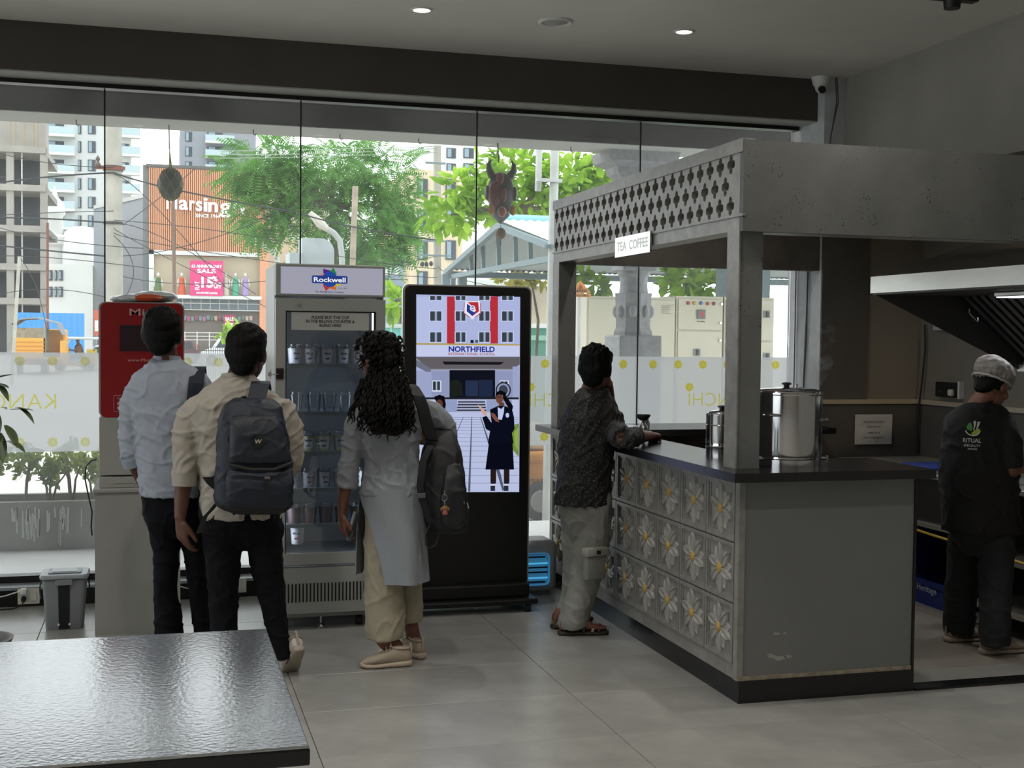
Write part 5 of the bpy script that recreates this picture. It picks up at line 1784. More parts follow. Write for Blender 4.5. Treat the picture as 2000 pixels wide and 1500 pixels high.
# her black backpack, hanging from one shoulder
bk = thing('black_backpack', 'black backpack hanging from one shoulder of the person in the kurta', 'backpack', at(865, 1050, Y), world=True)
m_k1, m_k2 = M('pack_black', '0e0f13', .6, var=.1, vscale=8, bump=.12, bscale=180), M('pack_black_shiny', '16171c', .45)
b_ = MB()
trunk(b_, [bpsec(846, 880, 838, Y + .02, .05), bpsec(832, 890, 860, Y, .09), bpsec(824, 900, 905, Y - .02, .12), bpsec(822, 908, 960, Y - .03, .13), bpsec(826, 912, 1005, Y - .03, .13), bpsec(838, 908, 1032, Y - .03, .11), bpsec(858, 890, 1040, Y - .03, .07)], 30, 4, 2.8)
link('main_compartment', remesh('main_compartment', b_, .007, m_k1, 4, folds(.005, 8, 8, 31.0)), bk)
b_ = MB()
trunk(b_, [bpsec(868, 898, 905, Y - .11, .03), bpsec(862, 906, 940, Y - .135, .045), bpsec(858, 912, 985, Y - .145, .05), bpsec(860, 910, 1020, Y - .135, .045), bpsec(872, 898, 1032, Y - .12, .03)], 24, 4, 2.8)
link('front_pocket', remesh('front_pocket', b_, .007, m_k2, 4, folds(.004, 9, 9, 33.0)), bk)
rows = []
for px, row, yy in ((842, 860, Y - .1), (833, 830, Y - .13), (826, 800, Y - .14), (817, 775, Y - .13), (806, 757, Y - .09), (800, 752, Y - .02), (802, 760, Y + .08)):
    c = at(px, row, yy)
    rows.append([c + V((-.028, .004, 0)), c + V((.03, .004, -.006)), c + V((.03, -.01, .002)), c + V((-.028, -.01, .008))])
part('shoulder_strap', MB().loft(rows), m_k1, bk, True)
rows = []
for px, row, yy in ((840, 870, Y - .13), (826, 900, Y - .16), (820, 950, Y - .17), (824, 975, Y - .17), (834, 1005, Y - .16), (840, 1020, Y - .15)):
    c = at(px, row, yy)
    rows.append([c + V((-.016, .003, 0)), c + V((.016, .003, 0)), c + V((.016, -.006, 0)), c + V((-.016, -.006, 0))])
part('loose_strap', MB().loft(rows), m_k1, bk, True)
part('strap_buckle', MB().rbox(-.02, .02, -.006, .006, -.012, .012, .003, mat=Matrix.Translation(at(823, 968, Y - .18))), M('buckle_grey', '55575a', .4), bk)
part('strap_loop', MB().tube([at(840, 1020, Y - .15), at(832, 1045, Y - .15), at(832, 1064, Y - .15), at(840, 1071, Y - .15), at(852, 1064, Y - .14), at(858, 1045, Y - .13)], .004, 8), m_k1, bk, True)
for px, r0, r1 in ((893, 965, 985), (904, 972, 990), (912, 982, 992)):
    part('zip_pull', MB().tube([at(px, r0, Y - .18), at(px + 2, (r0 + r1) / 2, Y - .185), at(px + 3, r1, Y - .18)], .004, 6), m_chrome, bk, True)
kc = thing('keyring_charm', 'small tan toy charm on a key ring clipped to the black backpack', 'keyring', at(869, 1005, Y - .22), world=True)
c0 = at(868, 972, Y - .2)
part('ring', MB().tube([c0 + V((.013 * math.cos(a), 0, .016 * math.sin(a))) for a in [2 * PI * i / 18 for i in range(18)]], .0018, 6, closed=True), m_chrome, kc, True)
part('chain', MB().tube([at(868, 958, Y - .19), at(868, 966, Y - .2)], .002, 6), m_chrome, kc)
part('link', MB().tube([at(868, 978, Y - .2), at(869, 988, Y - .2)], .002, 6), m_chrome, kc)
c1 = at(869, 993, Y - .2)
part('charm_head', MB().ball(c1, .018, .01, .013, 14, 10).ball(c1 + V((-.016, 0, -.004)), .007, .007, .01).ball(c1 + V((.016, 0, -.004)), .007, .007, .01), M('charm_tan', '8a5f3c', .6), kc, True)
part('charm_body', MB().lathe([(.012, 0), (.014, .004), (.01, .02), (.005, .024)], at(869, 1005, Y - .2), 14), M('charm_red', '9c5a4c', .6), kc, True)

# ---- man leaning on the counter
Y = 6.45
m_shd = M('shirt_black_print', '131316', .7)
nt = m_shd.node_tree
b0 = nt.nodes['Principled BSDF']
tc = nt.nodes.new('ShaderNodeTexCoord')
vo = nt.nodes.new('ShaderNodeTexVoronoi')
vo.inputs['Scale'].default_value = 75
nt.links.new(tc.outputs['Object'], vo.inputs['Vector'])
rp = nt.nodes.new('ShaderNodeValToRGB')
rp.color_ramp.elements[0].position, rp.color_ramp.elements[1].position = .22, .34
rp.color_ramp.elements[0].color, rp.color_ramp.elements[1].color = (.09, .085, .08, 1), (.0075, .0075, .008, 1)
nt.links.new(vo.outputs['Distance'], rp.inputs['Fac'])
nt.links.new(rp.outputs['Color'], b0.inputs['Base Color'])
m_crg = M('cargo_grey', '85857f', .85, var=.12, vscale=6, bump=.15, bscale=250)
D_ = person('person in a dark patterned shirt and grey cargo trousers leaning on the stall', (at(1130, 1235, Y).x, Y, 0))
hc = at(1164, 722, Y)
bm_ = MB()
hfd = (.55, .85, 0)
FD = head(bm_, headframe(hc, hfd, -.12), 1.03)
limb(bm_, [(hc + V((-.01, -.02, -.045)), .055), (at(1155, 760, Y), .056), (at(1148, 785, Y), .065)])
trunk(bm_, [sec(1118, 1185, 790, Y, .08), sec(1105, 1190, 850, Y, .1), sec(1100, 1185, 970, Y, .1)])
zc_ = 1.034
lw = atz(1270, 851, zc_ + .04)
el = atz(1214, 856, zc_ + .062)
SLV = [(at(1180, 795, Y), .056), (at(1196, 818, Y - .02), .057), (at(1205, 842, Y - .06), .056), (el, .054), (el.lerp(lw, .5), .046)]
limb(bm_, [(p, r * .55) for p, r in SLV] + [(el.lerp(lw, .7), .033), (lw, .027)])
hand(bm_, lw, (lw - el) + V((.02, .05, .01)), (0, 0, -1), 1, 1.15, 1.0)
fw = hc + V((.085, .04, -.075))
fe = V((2.52, 6.83, 1.10))
limb(bm_, [(at(1175, 800, Y + .12), .033), (fe + V((-.08, -.06, .02)), .04), (fe, .031), (fe.lerp(fw, .5), .036), (fw, .028)])
hand(bm_, fw, V((-.25, .1, .9)), (-.9, -.1, 0), -1, .9, 1.0)
LEGS = ([leg(1096, 1155, 990, Y + .03), leg(1098, 1152, 1050, Y + .05), leg(1100, 1148, 1110, Y + .08), leg(1096, 1138, 1170, Y + .1), leg(1082, 1128, 1206, Y + .11), leg(1078, 1130, 1218, Y + .11)],
        [leg(1118, 1192, 990, Y - .02), leg(1122, 1190, 1050, Y - .02), leg(1116, 1178, 1100, Y - .03), leg(1110, 1166, 1150, Y - .04), leg(1100, 1152, 1190, Y - .05), leg(1090, 1150, 1214, Y - .05), leg(1092, 1148, 1224, Y - .05)])
for q_, e_ in zip(LEGS, ([(at(1106, 1225, Y + .11), .036)], [(at(1122, 1232, Y - .05), .036)])):
    limb(bm_, [(p, r * .6) for p, r in q_] + e_)
body = link('body', remesh('body', bm_, .0055, skin, 3), D_)
face_parts(FD, body)
link('hair', cap_hair(headframe(hc, hfd, -.12), 1.1, 17.0, .006, .010, -.05), D_)
s_ = MB()
trunk(s_, [sec(1133, 1186, 758, Y, .065), sec(1122, 1192, 772, Y, .09), sec(1112, 1198, 790, Y, .11), sec(1101, 1203, 820, Y, .13), sec(1096, 1200, 860, Y, .135), sec(1094, 1192, 910, Y, .135), sec(1088, 1188, 955, Y, .138), sec(1086, 1188, 985, Y, .14)])
limb(s_, SLV, 16, 4, True)
limb(s_, [(at(1180, 790, Y + .08), .055), (at(1190, 815, Y + .2), .055), (fe + V((-.06, -.05, .02)), .052), (fe, .05), (fe.lerp(fw, .3), .046)], 16, 4, True)
sh4 = link('shirt', remesh('shirt', s_, .007, m_shd, 5, folds(.007, 7, 12, 41.0, -.9)), D_)
collar(None, sh4, at(1158, 766, Y) + V((0, .01, 0)), V((.07, .02, 0)), V((-.02, .066, 0)), .032, m_shd)
t_ = MB()
trunk(t_, [sec(1096, 1192, 955, Y, .12), sec(1096, 1192, 1000, Y, .125), sec(1106, 1186, 1040, Y, .08), sec(1125, 1170, 1070, Y, .04)])
limb(t_, LEGS[0], 18, 4, True)
limb(t_, LEGS[1], 18, 4, True)
tr4 = link('trousers', remesh('trousers', t_, .007, m_crg, 4, folds(.0045, 8, 9, 45.0, .5)), D_)
o = at(1160, 1092, Y - .14)
part('cargo_pocket', MB().rbox(-.06, .07, -.02, .03, -.11, .04, .012, 2, mat=Matrix.Translation(o) @ Matrix.Rotation(.35, 4, 'Z')), m_crg, tr4, True)
fp_ = part('pocket_flap', MB().rbox(-.066, .078, -.03, .03, .018, .064, .008, 2, mat=Matrix.Translation(o) @ Matrix.Rotation(.35, 4, 'Z')), M('flap_grey', '98978e', .85, bump=.15, bscale=250), tr4, True)
part('flap_label', MB().box(-.006, .02, -.0335, -.029, .03, .05, mat=Matrix.Translation(o) @ Matrix.Rotation(.35, 4, 'Z')), m_blk, fp_)
m_sd, m_sds = M('sandal_brown', '2c221b', .6), M('sandal_sole', '33291f', .7)
for hpx, hrow, tpx, trow in ((1090, 1240, 1186, 1238), (1078, 1228, 1130, 1222)):
    h_, tq = atz(hpx, hrow, 0), atz(tpx, trow, 0)
    f_ = (tq - h_)
    L = .275 if hpx > 1085 else .26
    f_ = f_.normalized()
    r_ = f_.cross(UZ)
    so = MB()
    trunk(so, [(h_ + f_ * t + UZ * .012, r_ * w, UZ * .012) for t, w in ((0, .022), (.02, .034), (.1, .035), (.18, .045), (.24, .042), (L, .02))], 20, 3, 2.4)
    sd = link('sandal', so.mesh('sandal', m_sds, True, 60), D_)
    ft = MB()
    trunk(ft, [(h_ + f_ * t + UZ * (.024 + hh), r_ * w, UZ * hh) for t, w, hh in ((.01, .022, .03), (.05, .032, .05), (.1, .033, .045), (.16, .038, .028), (.21, .04, .016), (.25, .03, .012), (.262, .014, .008))], 16, 3)
    link('foot', ft.mesh('foot', skin, True, 80), body)
    for t in (.13, .18, .215):
        part('strap', MB().tube([h_ + f_ * t - r_ * .043 + UZ * .02, h_ + f_ * (t + .01) - r_ * .025 + UZ * (.065 - (t - .13) * .3), h_ + f_ * (t + .012) + UZ * (.086 - (t - .13) * .42), h_ + f_ * (t + .01) + r_ * .025 + UZ * (.065 - (t - .13) * .3), h_ + f_ * t + r_ * .043 + UZ * .02], .009, 8), M('strap_tan', '8b8072', .6) if t == .18 else m_sd, sd, True)

# ---- cook in the kitchen recess
Y = 5.55
m_tee = M('tee_black', '0c0c0e', .8, bump=.1, bscale=250)
m_jean = M('jeans_charcoal', '1c1e21', .85, var=.2, vscale=5, bump=.15, bscale=250)
E_ = person('person in black T-shirt and hairnet working at the kitchen bench', (at(1925, 1270, Y).x, Y, 0))
hc = at(1941, 752, Y)
bm_ = MB()
hfe = (1, .18, 0)
FE = head(bm_, headframe(hc, hfe, -.5), .98)
limb(bm_, [(hc + V((-.03, -.005, -.04)), .05), (at(1914, 785, Y), .052), (at(1905, 812, Y), .062)])
trunk(bm_, [sec(1870, 1950, 815, Y, .09), sec(1860, 1960, 880, Y, .1), sec(1865, 1960, 1030, Y, .1)])
rw = V((4.5, 5.36, .95))
limb(bm_, [(at(1962, 825, Y - .1), .033), (at(1975, 890, Y - .13), .032), (at(1975, 918, Y - .12), .04), (at(1998, 912, Y - .12), .034), (rw, .026)])
hand(bm_, rw, (.9, .1, -.3), (0, 0, -1), -1, .8)
lw = V((4.5, 5.85, .95))
limb(bm_, [(at(1900, 825, Y + .14), .033), (V((4.2, 5.78, 1.12)), .032), (V((4.3, 5.83, .99)), .036), (lw, .026)])
hand(bm_, lw, (.9, -.1, -.3), (0, 0, -1), 1, .8)
LEGS = ([leg(1858, 1914, 1045, Y + .08), leg(1855, 1908, 1100, Y + .16), leg(1850, 1902, 1160, Y + .2), leg(1847, 1899, 1215, Y + .22), leg(1848, 1896, 1238, Y + .22)],
        [leg(1914, 1976, 1045, Y - .03), leg(1916, 1974, 1100, Y - .06), leg(1918, 1970, 1160, Y - .08), leg(1918, 1968, 1220, Y - .1), leg(1920, 1968, 1258, Y - .1)])
for q_, e_ in zip(LEGS, ([], [])):
    limb(bm_, [(p, r * .6) for p, r in q_] + e_)
body = link('body', remesh('body', bm_, .0055, skin, 3), E_)
face_parts(FE, body)
link('hair', cap_hair(headframe(hc, hfe, -.5), .97, 51.0, .0, .004, -.04), E_)
s_ = MB()
trunk(s_, [sec(1888, 1940, 788, Y, .065), sec(1872, 1958, 800, Y, .09), sec(1856, 1972, 822, Y, .13), sec(1849, 1978, 860, Y, .14), sec(1845, 1980, 920, Y, .145), sec(1846, 1980, 980, Y, .148), sec(1849, 1984, 1030, Y, .15), sec(1850, 1984, 1038, Y, .15)])
limb(s_, [(at(1950, 820, Y - .06), .06), (at(1967, 850, Y - .1), .062), (at(1975, 885, Y - .12), .06), (at(1976, 910, Y - .12), .058)], 16, 4, True)
limb(s_, [(at(1895, 815, Y + .1), .06), (at(1900, 830, Y + .15), .06), (V((4.2, 5.77, 1.16)), .058)], 16, 4, True)
sh5 = link('t_shirt', remesh('t_shirt', s_, .007, m_tee, 5, folds(.007, 7, 8, 55.0, .4)), E_)
collar(None, sh5, at(1912, 795, Y), V((.07, 0, .012)), V((0, .066, 0)), .03, m_tee)
t_ = MB()
trunk(t_, [sec(1858, 1976, 1005, Y, .12), sec(1860, 1976, 1040, Y, .125), sec(1870, 1968, 1060, Y, .08), sec(1892, 1945, 1085, Y, .04)])
limb(t_, LEGS[0], 18, 4, True)
limb(t_, LEGS[1], 18, 4, True)
link('trousers', remesh('trousers', t_, .007, m_jean, 4, folds(.005, 8, 10, 58.0, .5)), E_)
m_cl, m_cls = M('clog_tan', '8f8271', .65), M('clog_sole', '9a8d7c', .7)
for hpx, hrow in ((1847, 1254), (1916, 1278)):
    h_ = atz(hpx, hrow, 0)
    s_o = shoe(E_, h_, (1, .02, 0), UZ, .265, m_cl, m_cls, h=.085, wd=1.1)
    part('strap_stud', MB().cyl(h_ + V((.1, -.043, .055)), h_ + V((.1, -.05, .055)), .009, .009, 12), m_blk, s_o)

# hairnet: puffed cap with gathered rim
hn = MB()
Fh = headframe(hc, hfe, -.5)
for c, r in (((0, -.02, .055), (.094, .112, .085)), ((0, -.05, .06), (.09, .095, .08))):
    hn.ball((0, 0, 0), 1, 1, 1, 24, 14, mat=Fh @ Matrix.Translation(c) @ Matrix.Diagonal((*r, 1)))
Fi = Fh.inverted()


def netfn(p, n):
    q = Fi @ p
    a = math.atan2(q.x, q.y)
    g = max(0, min(1, (.06 - q.z) * 14))
    return p + n * (.004 * math.sin(a * 26) * g + .004 * noise.noise(p * 40))


m_net = M('hairnet', '8d8884', .7, var=.45, vscale=14, bump=.6, bscale=260, stretch=(1, 1, 4))
hnt = thing('hairnet', 'grey mesh hairnet on the head of the person in black T-shirt', 'hairnet', hc, world=True)
link('net', remesh('net', hn, .006, m_net, 2, netfn), hnt)
pts = [Fh @ V((.09 * math.cos(a), -.02 + .108 * math.sin(a), .012 + .012 * math.sin(a))) for a in [2 * PI * i / 40 for i in range(40)]]
part('elastic_rim', MB().tube([p + UZ * .002 * math.sin(i * 2.1) for i, p in enumerate(pts)], .006, 8, closed=True), M('net_rim', 'a9a5a2', .7), hnt, True)

# printed badge on the back of the T-shirt
TQ = MB()


def tee(px, row):
    """point on the back of the T-shirt under a pixel: the ellipse of the chest"""
    ce, R, D = sec(1846, 1979, row, Y, .145)
    xx = at(px, row, Y)
    t = max(-.97, min(.97, (xx - ce).dot(R) / R.length_squared))
    p = ce + R * t - D * (1 - abs(t) ** 2.3) ** (1 / 2.3)
    n = (-D.normalized() * .8 + R.normalized() * t * .6).normalized()
    return p + n * .016


def teepoly(pts, mi):
    TQ.add([tee(a, b) for a, b in pts], [tuple(range(len(pts)))], mi)


teepoly([(1862, 832), (1865, 823), (1868, 822), (1870, 830), (1869, 838), (1864, 836)], 1)
teepoly([(1868, 843), (1873, 836), (1881, 833), (1879, 840), (1875, 845), (1870, 846)], 2)
teepoly([(1871, 820), (1873, 818), (1875, 820), (1874, 828), (1872, 836), (1870.6, 836), (1872, 828)], 0)
teepoly([(1877, 820), (1881, 820), (1879, 828), (1876, 836), (1875, 836), (1876, 828)], 0)
for i in range(8):
    a0, a1 = PI * (1.08 + .84 * i / 8), PI * (1.08 + .84 * (i + 1) / 8)
    teepoly([(1871 + 11 * math.cos(a0), 834 - 14 * math.sin(a0)), (1871 + 11 * math.cos(a1), 834 - 14 * math.sin(a1)), (1871 + 9.4 * math.cos(a1), 834 - 12 * math.sin(a1)), (1871 + 9.4 * math.cos(a0), 834 - 12 * math.sin(a0))], 0)
for body_, row, w, cap in (('RITUAL', 860, 24, 8.5), ('SPECIALITY', 868, 22, 4.5), ('FOODS', 874, 12, 3.4)):
    a, b = tee(1869 - w / 2 + 1, row), tee(1869 + w / 2 + 1, row)
    TQ.text(body_, (a + b) / 2 + (a - b).cross(UZ).normalized() * -.004, b - a, UZ, cap * .0025, width=(b - a).length, bold=.012, mi=0)
link('printed_badge', TQ.mesh('printed_badge', [M('print_white', 'c9c9c6', .6), M('print_green', '4c8f4a', .6), M('print_lime', 'a5b83c', .6)]), sh5, 'white and green leaf logo with lettering')
# ------------------------------------------------------------------ outside the glass
GZ = -0.15
struct('road', MB().box(-160, 260, 10.6, 420, GZ - .2, GZ), M('road_dusty', 'c0bcb4', .9, var=.08, vscale=.3))
m_out = M('outer_beam_paint', '6a6866', .8)
zb_ = at(0, 215, 9.6).z
bc_ = struct('beam_canopy', MB().box(-40, 60, 9.6, 10.09, zb_, zb_ + .5), M('canopy_beam', 'b9b9b4', .8))
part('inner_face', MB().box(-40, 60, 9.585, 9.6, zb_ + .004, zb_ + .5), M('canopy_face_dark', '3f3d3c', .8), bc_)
struct('ceiling_canopy', MB().box(-40, 60, 8.07, 9.6, 3.44, 3.6), M('canopy_brown', '5c4038', .7))
m_hook = M('hook_iron', '3a3632', .6)
for i, px in enumerate((149, 495, 664, 818, 1115)):
    p = at(px, 225 + px * .056, 9.85)
    single('ceiling_hook', MB().tube([(p.x, 9.85, zb_), (p.x, 9.85, zb_ - .03), (p.x + .012, 9.85, zb_ - .045), (p.x + .022, 9.85, zb_ - .03)], .004, 6), m_hook, 'small empty iron hook under the porch beam', 'hook', 'empty hooks under the porch beam')

# ---- stone pillar carrying the porch beam
PY_ = 10.05
pc_ = at(1237, 600, PY_)
pil = thing('stone_pillar', 'carved grey stone pillar with square blocks carrying the porch beam', 'pillar', (pc_.x, PY_, -.02))
m_st = M('pillar_granite', '9a9b9c', .8, var=.18, vscale=18, bump=.35, bscale=40)
zz = lambda r: at(1237, r, PY_ - .15).z + .02
sq = lambda w, z0, z1: MB().rbox(-w, w, -w, w, z0, z1, .012)
part('base_block', sq(.19, 0, zz(655)), m_st, pil)
part('carved_shaft', MB().lathe([(.175, zz(655)), (.175, zz(648)), (.155, zz(640)), (.16, zz(600)), (.165, zz(578)), (.17, zz(572))], n=8), m_st, pil)
for k in range(8):
    a = 2 * PI * (k + .5) / 8
    part('carved_panel', MB().ball((.145 * math.cos(a), .145 * math.sin(a), zz(608)), .035, .035, .055, 10, 6), m_st, pil, True)
part('neck', MB().lathe([(.125, zz(572)), (.118, zz(560)), (.118, zz(540)), (.14, zz(534)), (.14, zz(528))], n=16), m_st, pil, True)
part('cap_block', sq(.15, zz(528), zz(514)), m_st, pil)
part('upper_shaft', MB().lathe([(.12, zz(514)), (.12, zz(380)), (.15, zz(370)), (.13, zz(360)), (.13, zz(350))], n=8), m_st, pil)
part('capital', MB().loft([[(sx * w, sy * w * .7, z) for sx, sy in ((-1, -1), (1, -1), (1, 1), (-1, 1))] for w, z in ((.14, zz(350)), (.2, zz(338)), (.22, zz(325)), (.3, zz(315)), (.32, zb_ + .02))]), m_st, pil)

# ---- long planter with shrubs
plt = thing('planter_trough', 'long grey concrete planter trough streaked with lime', 'planter', (-2, 10.2, -.02), world=True)
pz1 = at(90, 980, 9.9).z
m_plt = M('planter_concrete', '8b8a80', .85, var=.12, vscale=3)
part('front_wall', MB().box(-6, .55, 9.9, 9.97, -.02, pz1), m_plt, plt)
part('back_wall', MB().box(-6, .55, 10.4, 10.47, -.02, pz1), m_plt, plt)
part('end_wall', MB().box(.48, .55, 9.97, 10.4, -.02, pz1), m_plt, plt)
part('soil', MB().box(-6, .48, 9.97, 10.4, -.02, pz1 - .06), M('soil', '4a3f34', .95, var=.3, vscale=30), plt)
m_lime = M('lime_streak', 'c9c9c2', .9)
r_ = random.Random(5)
for i in range(34):
    px = r_.choice([r_.uniform(0, 185), r_.uniform(55, 130)])
    t0, ln = r_.uniform(985, 1020), r_.uniform(18, 55)
    a, b = at(px, t0, 9.898), at(px + r_.uniform(-1.5, 1.5), min(t0 + ln, 1066), 9.898)
    w = r_.uniform(.002, .006)
    part('lime_streak', MB().add([a - UX * w, a + UX * w, b + UX * w * 1.3, b - UX * w * 1.3], [(0, 3, 2, 1)]), m_lime, plt)


def leaf_mat(name, col, tr=.45):
    m = bpy.data.materials.new(name)
    m.use_nodes = True
    nt = m.node_tree
    nt.nodes.clear()
    o = nt.nodes.new('ShaderNodeOutputMaterial')
    d, t, mx = nt.nodes.new('ShaderNodeBsdfDiffuse'), nt.nodes.new('ShaderNodeBsdfTranslucent'), nt.nodes.new('ShaderNodeMixShader')
    tc, n, rp = nt.nodes.new('ShaderNodeTexCoord'), nt.nodes.new('ShaderNodeTexNoise'), nt.nodes.new('ShaderNodeValToRGB')
    n.inputs['Scale'].default_value = 1.7
    nt.links.new(tc.outputs['Object'], n.inputs['Vector'])
    c = lin(col)
    rp.color_ramp.elements[0].position, rp.color_ramp.elements[1].position = .35, .65
    rp.color_ramp.elements[0].color = (c[0] * .6, c[1] * .7, c[2] * .6, 1)
    rp.color_ramp.elements[1].color = (min(1, c[0] * 1.35), min(1, c[1] * 1.25), c[2] * 1.1, 1)
    nt.links.new(n.outputs['Fac'], rp.inputs['Fac'])
    nt.links.new(rp.outputs['Color'], d.inputs[0])
    nt.links.new(rp.outputs['Color'], t.inputs[0])
    mx.inputs[0].default_value = tr
    nt.links.new(d.outputs[0], mx.inputs[1])
    nt.links.new(t.outputs[0], mx.inputs[2])
    nt.links.new(mx.outputs[0], o.inputs[0])
    MATS[name] = m
    return m


m_lf1, m_lf2, m_lf3 = leaf_mat('feather_leaf', '6fa05a'), leaf_mat('almond_leaf', '9cc24a', .55), leaf_mat('shrub_leaf', '93a35a')
m_bark = M('bark', '6b5f52', .9, var=.25, vscale=8, bump=.4, bscale=20)


def scatter(base_v, base_f, mats4):
    mb = MB()
    for m4 in mats4:
        mb.add(base_v, base_f, 0, m4)
    return mb


def frame(p, d, roll, s):
    d = V(d).normalized()
    q = d.to_track_quat('Y', 'Z').to_matrix().to_4x4()
    return Matrix.Translation(p) @ q @ Matrix.Rotation(roll, 4, 'Y') @ Matrix.Scale(s, 4)


def rdir(r, down=0.0):
    v = V((r.gauss(0, 1), r.gauss(0, 1), r.gauss(0, 1))).normalized()
    return (v + V((0, 0, -down))).normalized()


leaf_v = [(0, 0, 0), (-.2, .3, .03), (.2, .3, .03), (-.24, .65, 0), (.24, .65, 0), (0, 1, -.06), (0, .5, -.03)]
leaf_f = [(0, 2, 6), (0, 6, 1), (2, 4, 6), (1, 6, 3), (4, 5, 6), (6, 5, 3)]
for i, (px, row, sp) in enumerate(((-14, 905, 26), (48, 905, 27), (98, 925, 14), (140, 900, 27), (185, 915, 16), (232, 910, 26), (290, 905, 26))):
    p = at(px, row, 10.15)
    sb_ = thing('potted_shrub', 'leafy garden shrub on thin branching stems in the concrete trough', 'shrub', (p.x, 10.15, pz1 - .06), group='shrubs in the concrete trough', world=True)
    st_ = MB()
    for k in range(4):
        a, b = r_.uniform(-.16, .16), r_.uniform(-.1, .1)
        st_.tube([(p.x + a * .1, 10.15, pz1 - .06), (p.x + a * .3, 10.15 + b * .4, (pz1 + p.z) / 2), (p.x + a, 10.15 + b, p.z + .05)], [.011, .008, .004], 6)
    part('stem', st_, m_bark, sb_, True)
    ms = []
    for k in range(150):
        d = rdir(r_)
        q = V((p.x, 10.15, p.z + .02)) + V((d.x * sp * .0046, d.y * .14, d.z * .13)) * r_.random() ** .4
        ms.append(frame(q, rdir(r_), r_.uniform(0, 6), r_.uniform(.05, .085)))
    f_ = part('foliage', scatter(leaf_v, leaf_f, ms), m_lf3, sb_)
    f_['kind'] = 'stuff'

# ---- hanging charms: gourd in a net, painted mask with a coconut
HY = 9.85
gd = thing('hanging_gourd', 'dark green gourd in a yellow string net hanging from the porch beam', 'gourd', at(333, 392, HY), world=True)
ge, gt, gb = at(333, 360, HY), at(333, 328, HY), at(333, 392, HY)
part('gourd', MB().ball(ge, .09, .09, (gt.z - gb.z) / 2, 24, 16), M('gourd_green', '2f3a2c', .55, var=.3, vscale=12), gd, True)
m_str = M('net_string', '9c8f3a', .8)
for k in range(8):
    a0 = 2 * PI * k / 8
    for sgn in (-1, 1):
        pts = []
        for i in range(13):
            t = i / 12
            zt = -1 + 2 * t
            rr = .0935 * math.sqrt(max(.01, 1 - zt * zt))
            a = a0 + sgn * t * 1.6
            pts.append(ge + V((rr * math.cos(a), rr * math.sin(a), zt * (gt.z - gb.z) / 2 * 1.03)))
        if sgn > 0:
            pts.append(at(331, 290, HY))
        part('net_string', MB().tube(pts, .0024, 5), m_str, gd)
part('cord', MB().tube([at(331, 292, HY), at(330, 250, HY), V((at(330, 240, HY).x, HY, zb_))], .004, 6), m_hook, gd)
mk = thing('hanging_mask', 'dark red and black horned papier-mache mask hanging from the porch beam', 'mask', at(978, 435, HY), world=True)
mc = at(978, 375, HY)
m_mkb, m_mkr = M('mask_black', '1c1a1b', .45, var=.3, vscale=20), M('mask_red', '6a1f1e', .45, var=.2, vscale=20)
part('head', MB().ball(mc, .115, .07, .16, 22, 14).ball(mc + V((0, .01, -.1)), .095, .06, .1, 18, 12), m_mkb, mk, True)
part('chin', MB().lathe([(.001, -.07), (.03, -.045), (.075, .0), (.07, .03)], mc + V((0, 0, -.19)), 18), M('mask_grey', '57575a', .5), mk, True)
for s in (-1, 1):
    part('horn', MB().tube([mc + V((s * .07, 0, .12)), mc + V((s * .1, -.01, .17)), mc + V((s * .105, -.01, .22)), mc + V((s * .085, -.01, .255))], [.035, .03, .018, .004], 10), m_mkb, mk, True)
    part('ear', MB().ball(mc + V((s * .115, 0, -.01)), .02, .04, .06, 12, 8), m_mkb, mk, True)
    part('ear_disc', MB().ball(mc + V((s * .088, -.055, -.15)), .028, .012, .042, 14, 8), M('disc_yellow', 'b98a2c', .5), mk, True)
part('cheek_red', MB().ball(mc + V((-.055, -.03, -.02)), .06, .05, .11, 16, 10), m_mkr, mk, True)
part('brow_red', MB().ball(mc + V((-.02, -.05, .1)), .035, .035, .05, 14, 10), m_mkr, mk, True)
part('nose', MB().ball(mc + V((.005, -.075, -.03)), .025, .03, .06, 12, 8), m_mkr, mk, True)
part('teeth', MB().ball(mc + V((-.005, -.06, -.165)), .04, .02, .045, 14, 8), M('mask_teeth', 'b9a08a', .6), mk, True)
part('tongue', MB().ball(mc + V((-.005, -.078, -.17)), .022, .012, .035, 12, 8), M('mask_tongue', 'a3453a', .5), mk, True)
part('hook_wire', MB().tube([at(974, 318, HY), at(973, 300, HY), V((at(972, 285, HY).x, HY, zb_))], .006, 6), m_hook, mk)
part('coconut', MB().ball(at(978, 456, HY), .042, .042, .048, 16, 10), M('coconut_brown', '7d6a54', .9, bump=.5, bscale=60), mk, True)
part('cord', MB().tube([at(978, 440, HY), at(978, 480, HY)], .003, 6), m_hook, mk)

# ---- shed with corrugated roof on steel trusses
A_, Bq = at(975, 433, 14.0), at(870, 527, 19.5)
C_ = at(1108, 482, 11.9)
XR = 11.0


def corr(p0, q0, x1, mat_, name, parent, step=.1):
    """corrugated sheet between the edge p0-q0 and the plane x1"""
    n = int((x1 - min(p0.x, q0.x)) / step)
    u, w = [], []
    for i in range(n * 2 + 1):
        dz = .014 if i % 2 else -.014
        t = i / (n * 2)
        u.append(V((p0.x + (x1 - p0.x) * t, p0.y, p0.z + dz)))
        w.append(V((q0.x + (x1 - q0.x) * t, q0.y, q0.z + dz)))
    mb = MB().loft([u, w], caps=False, closed=False)
    return part(name, mb, mat_, parent)


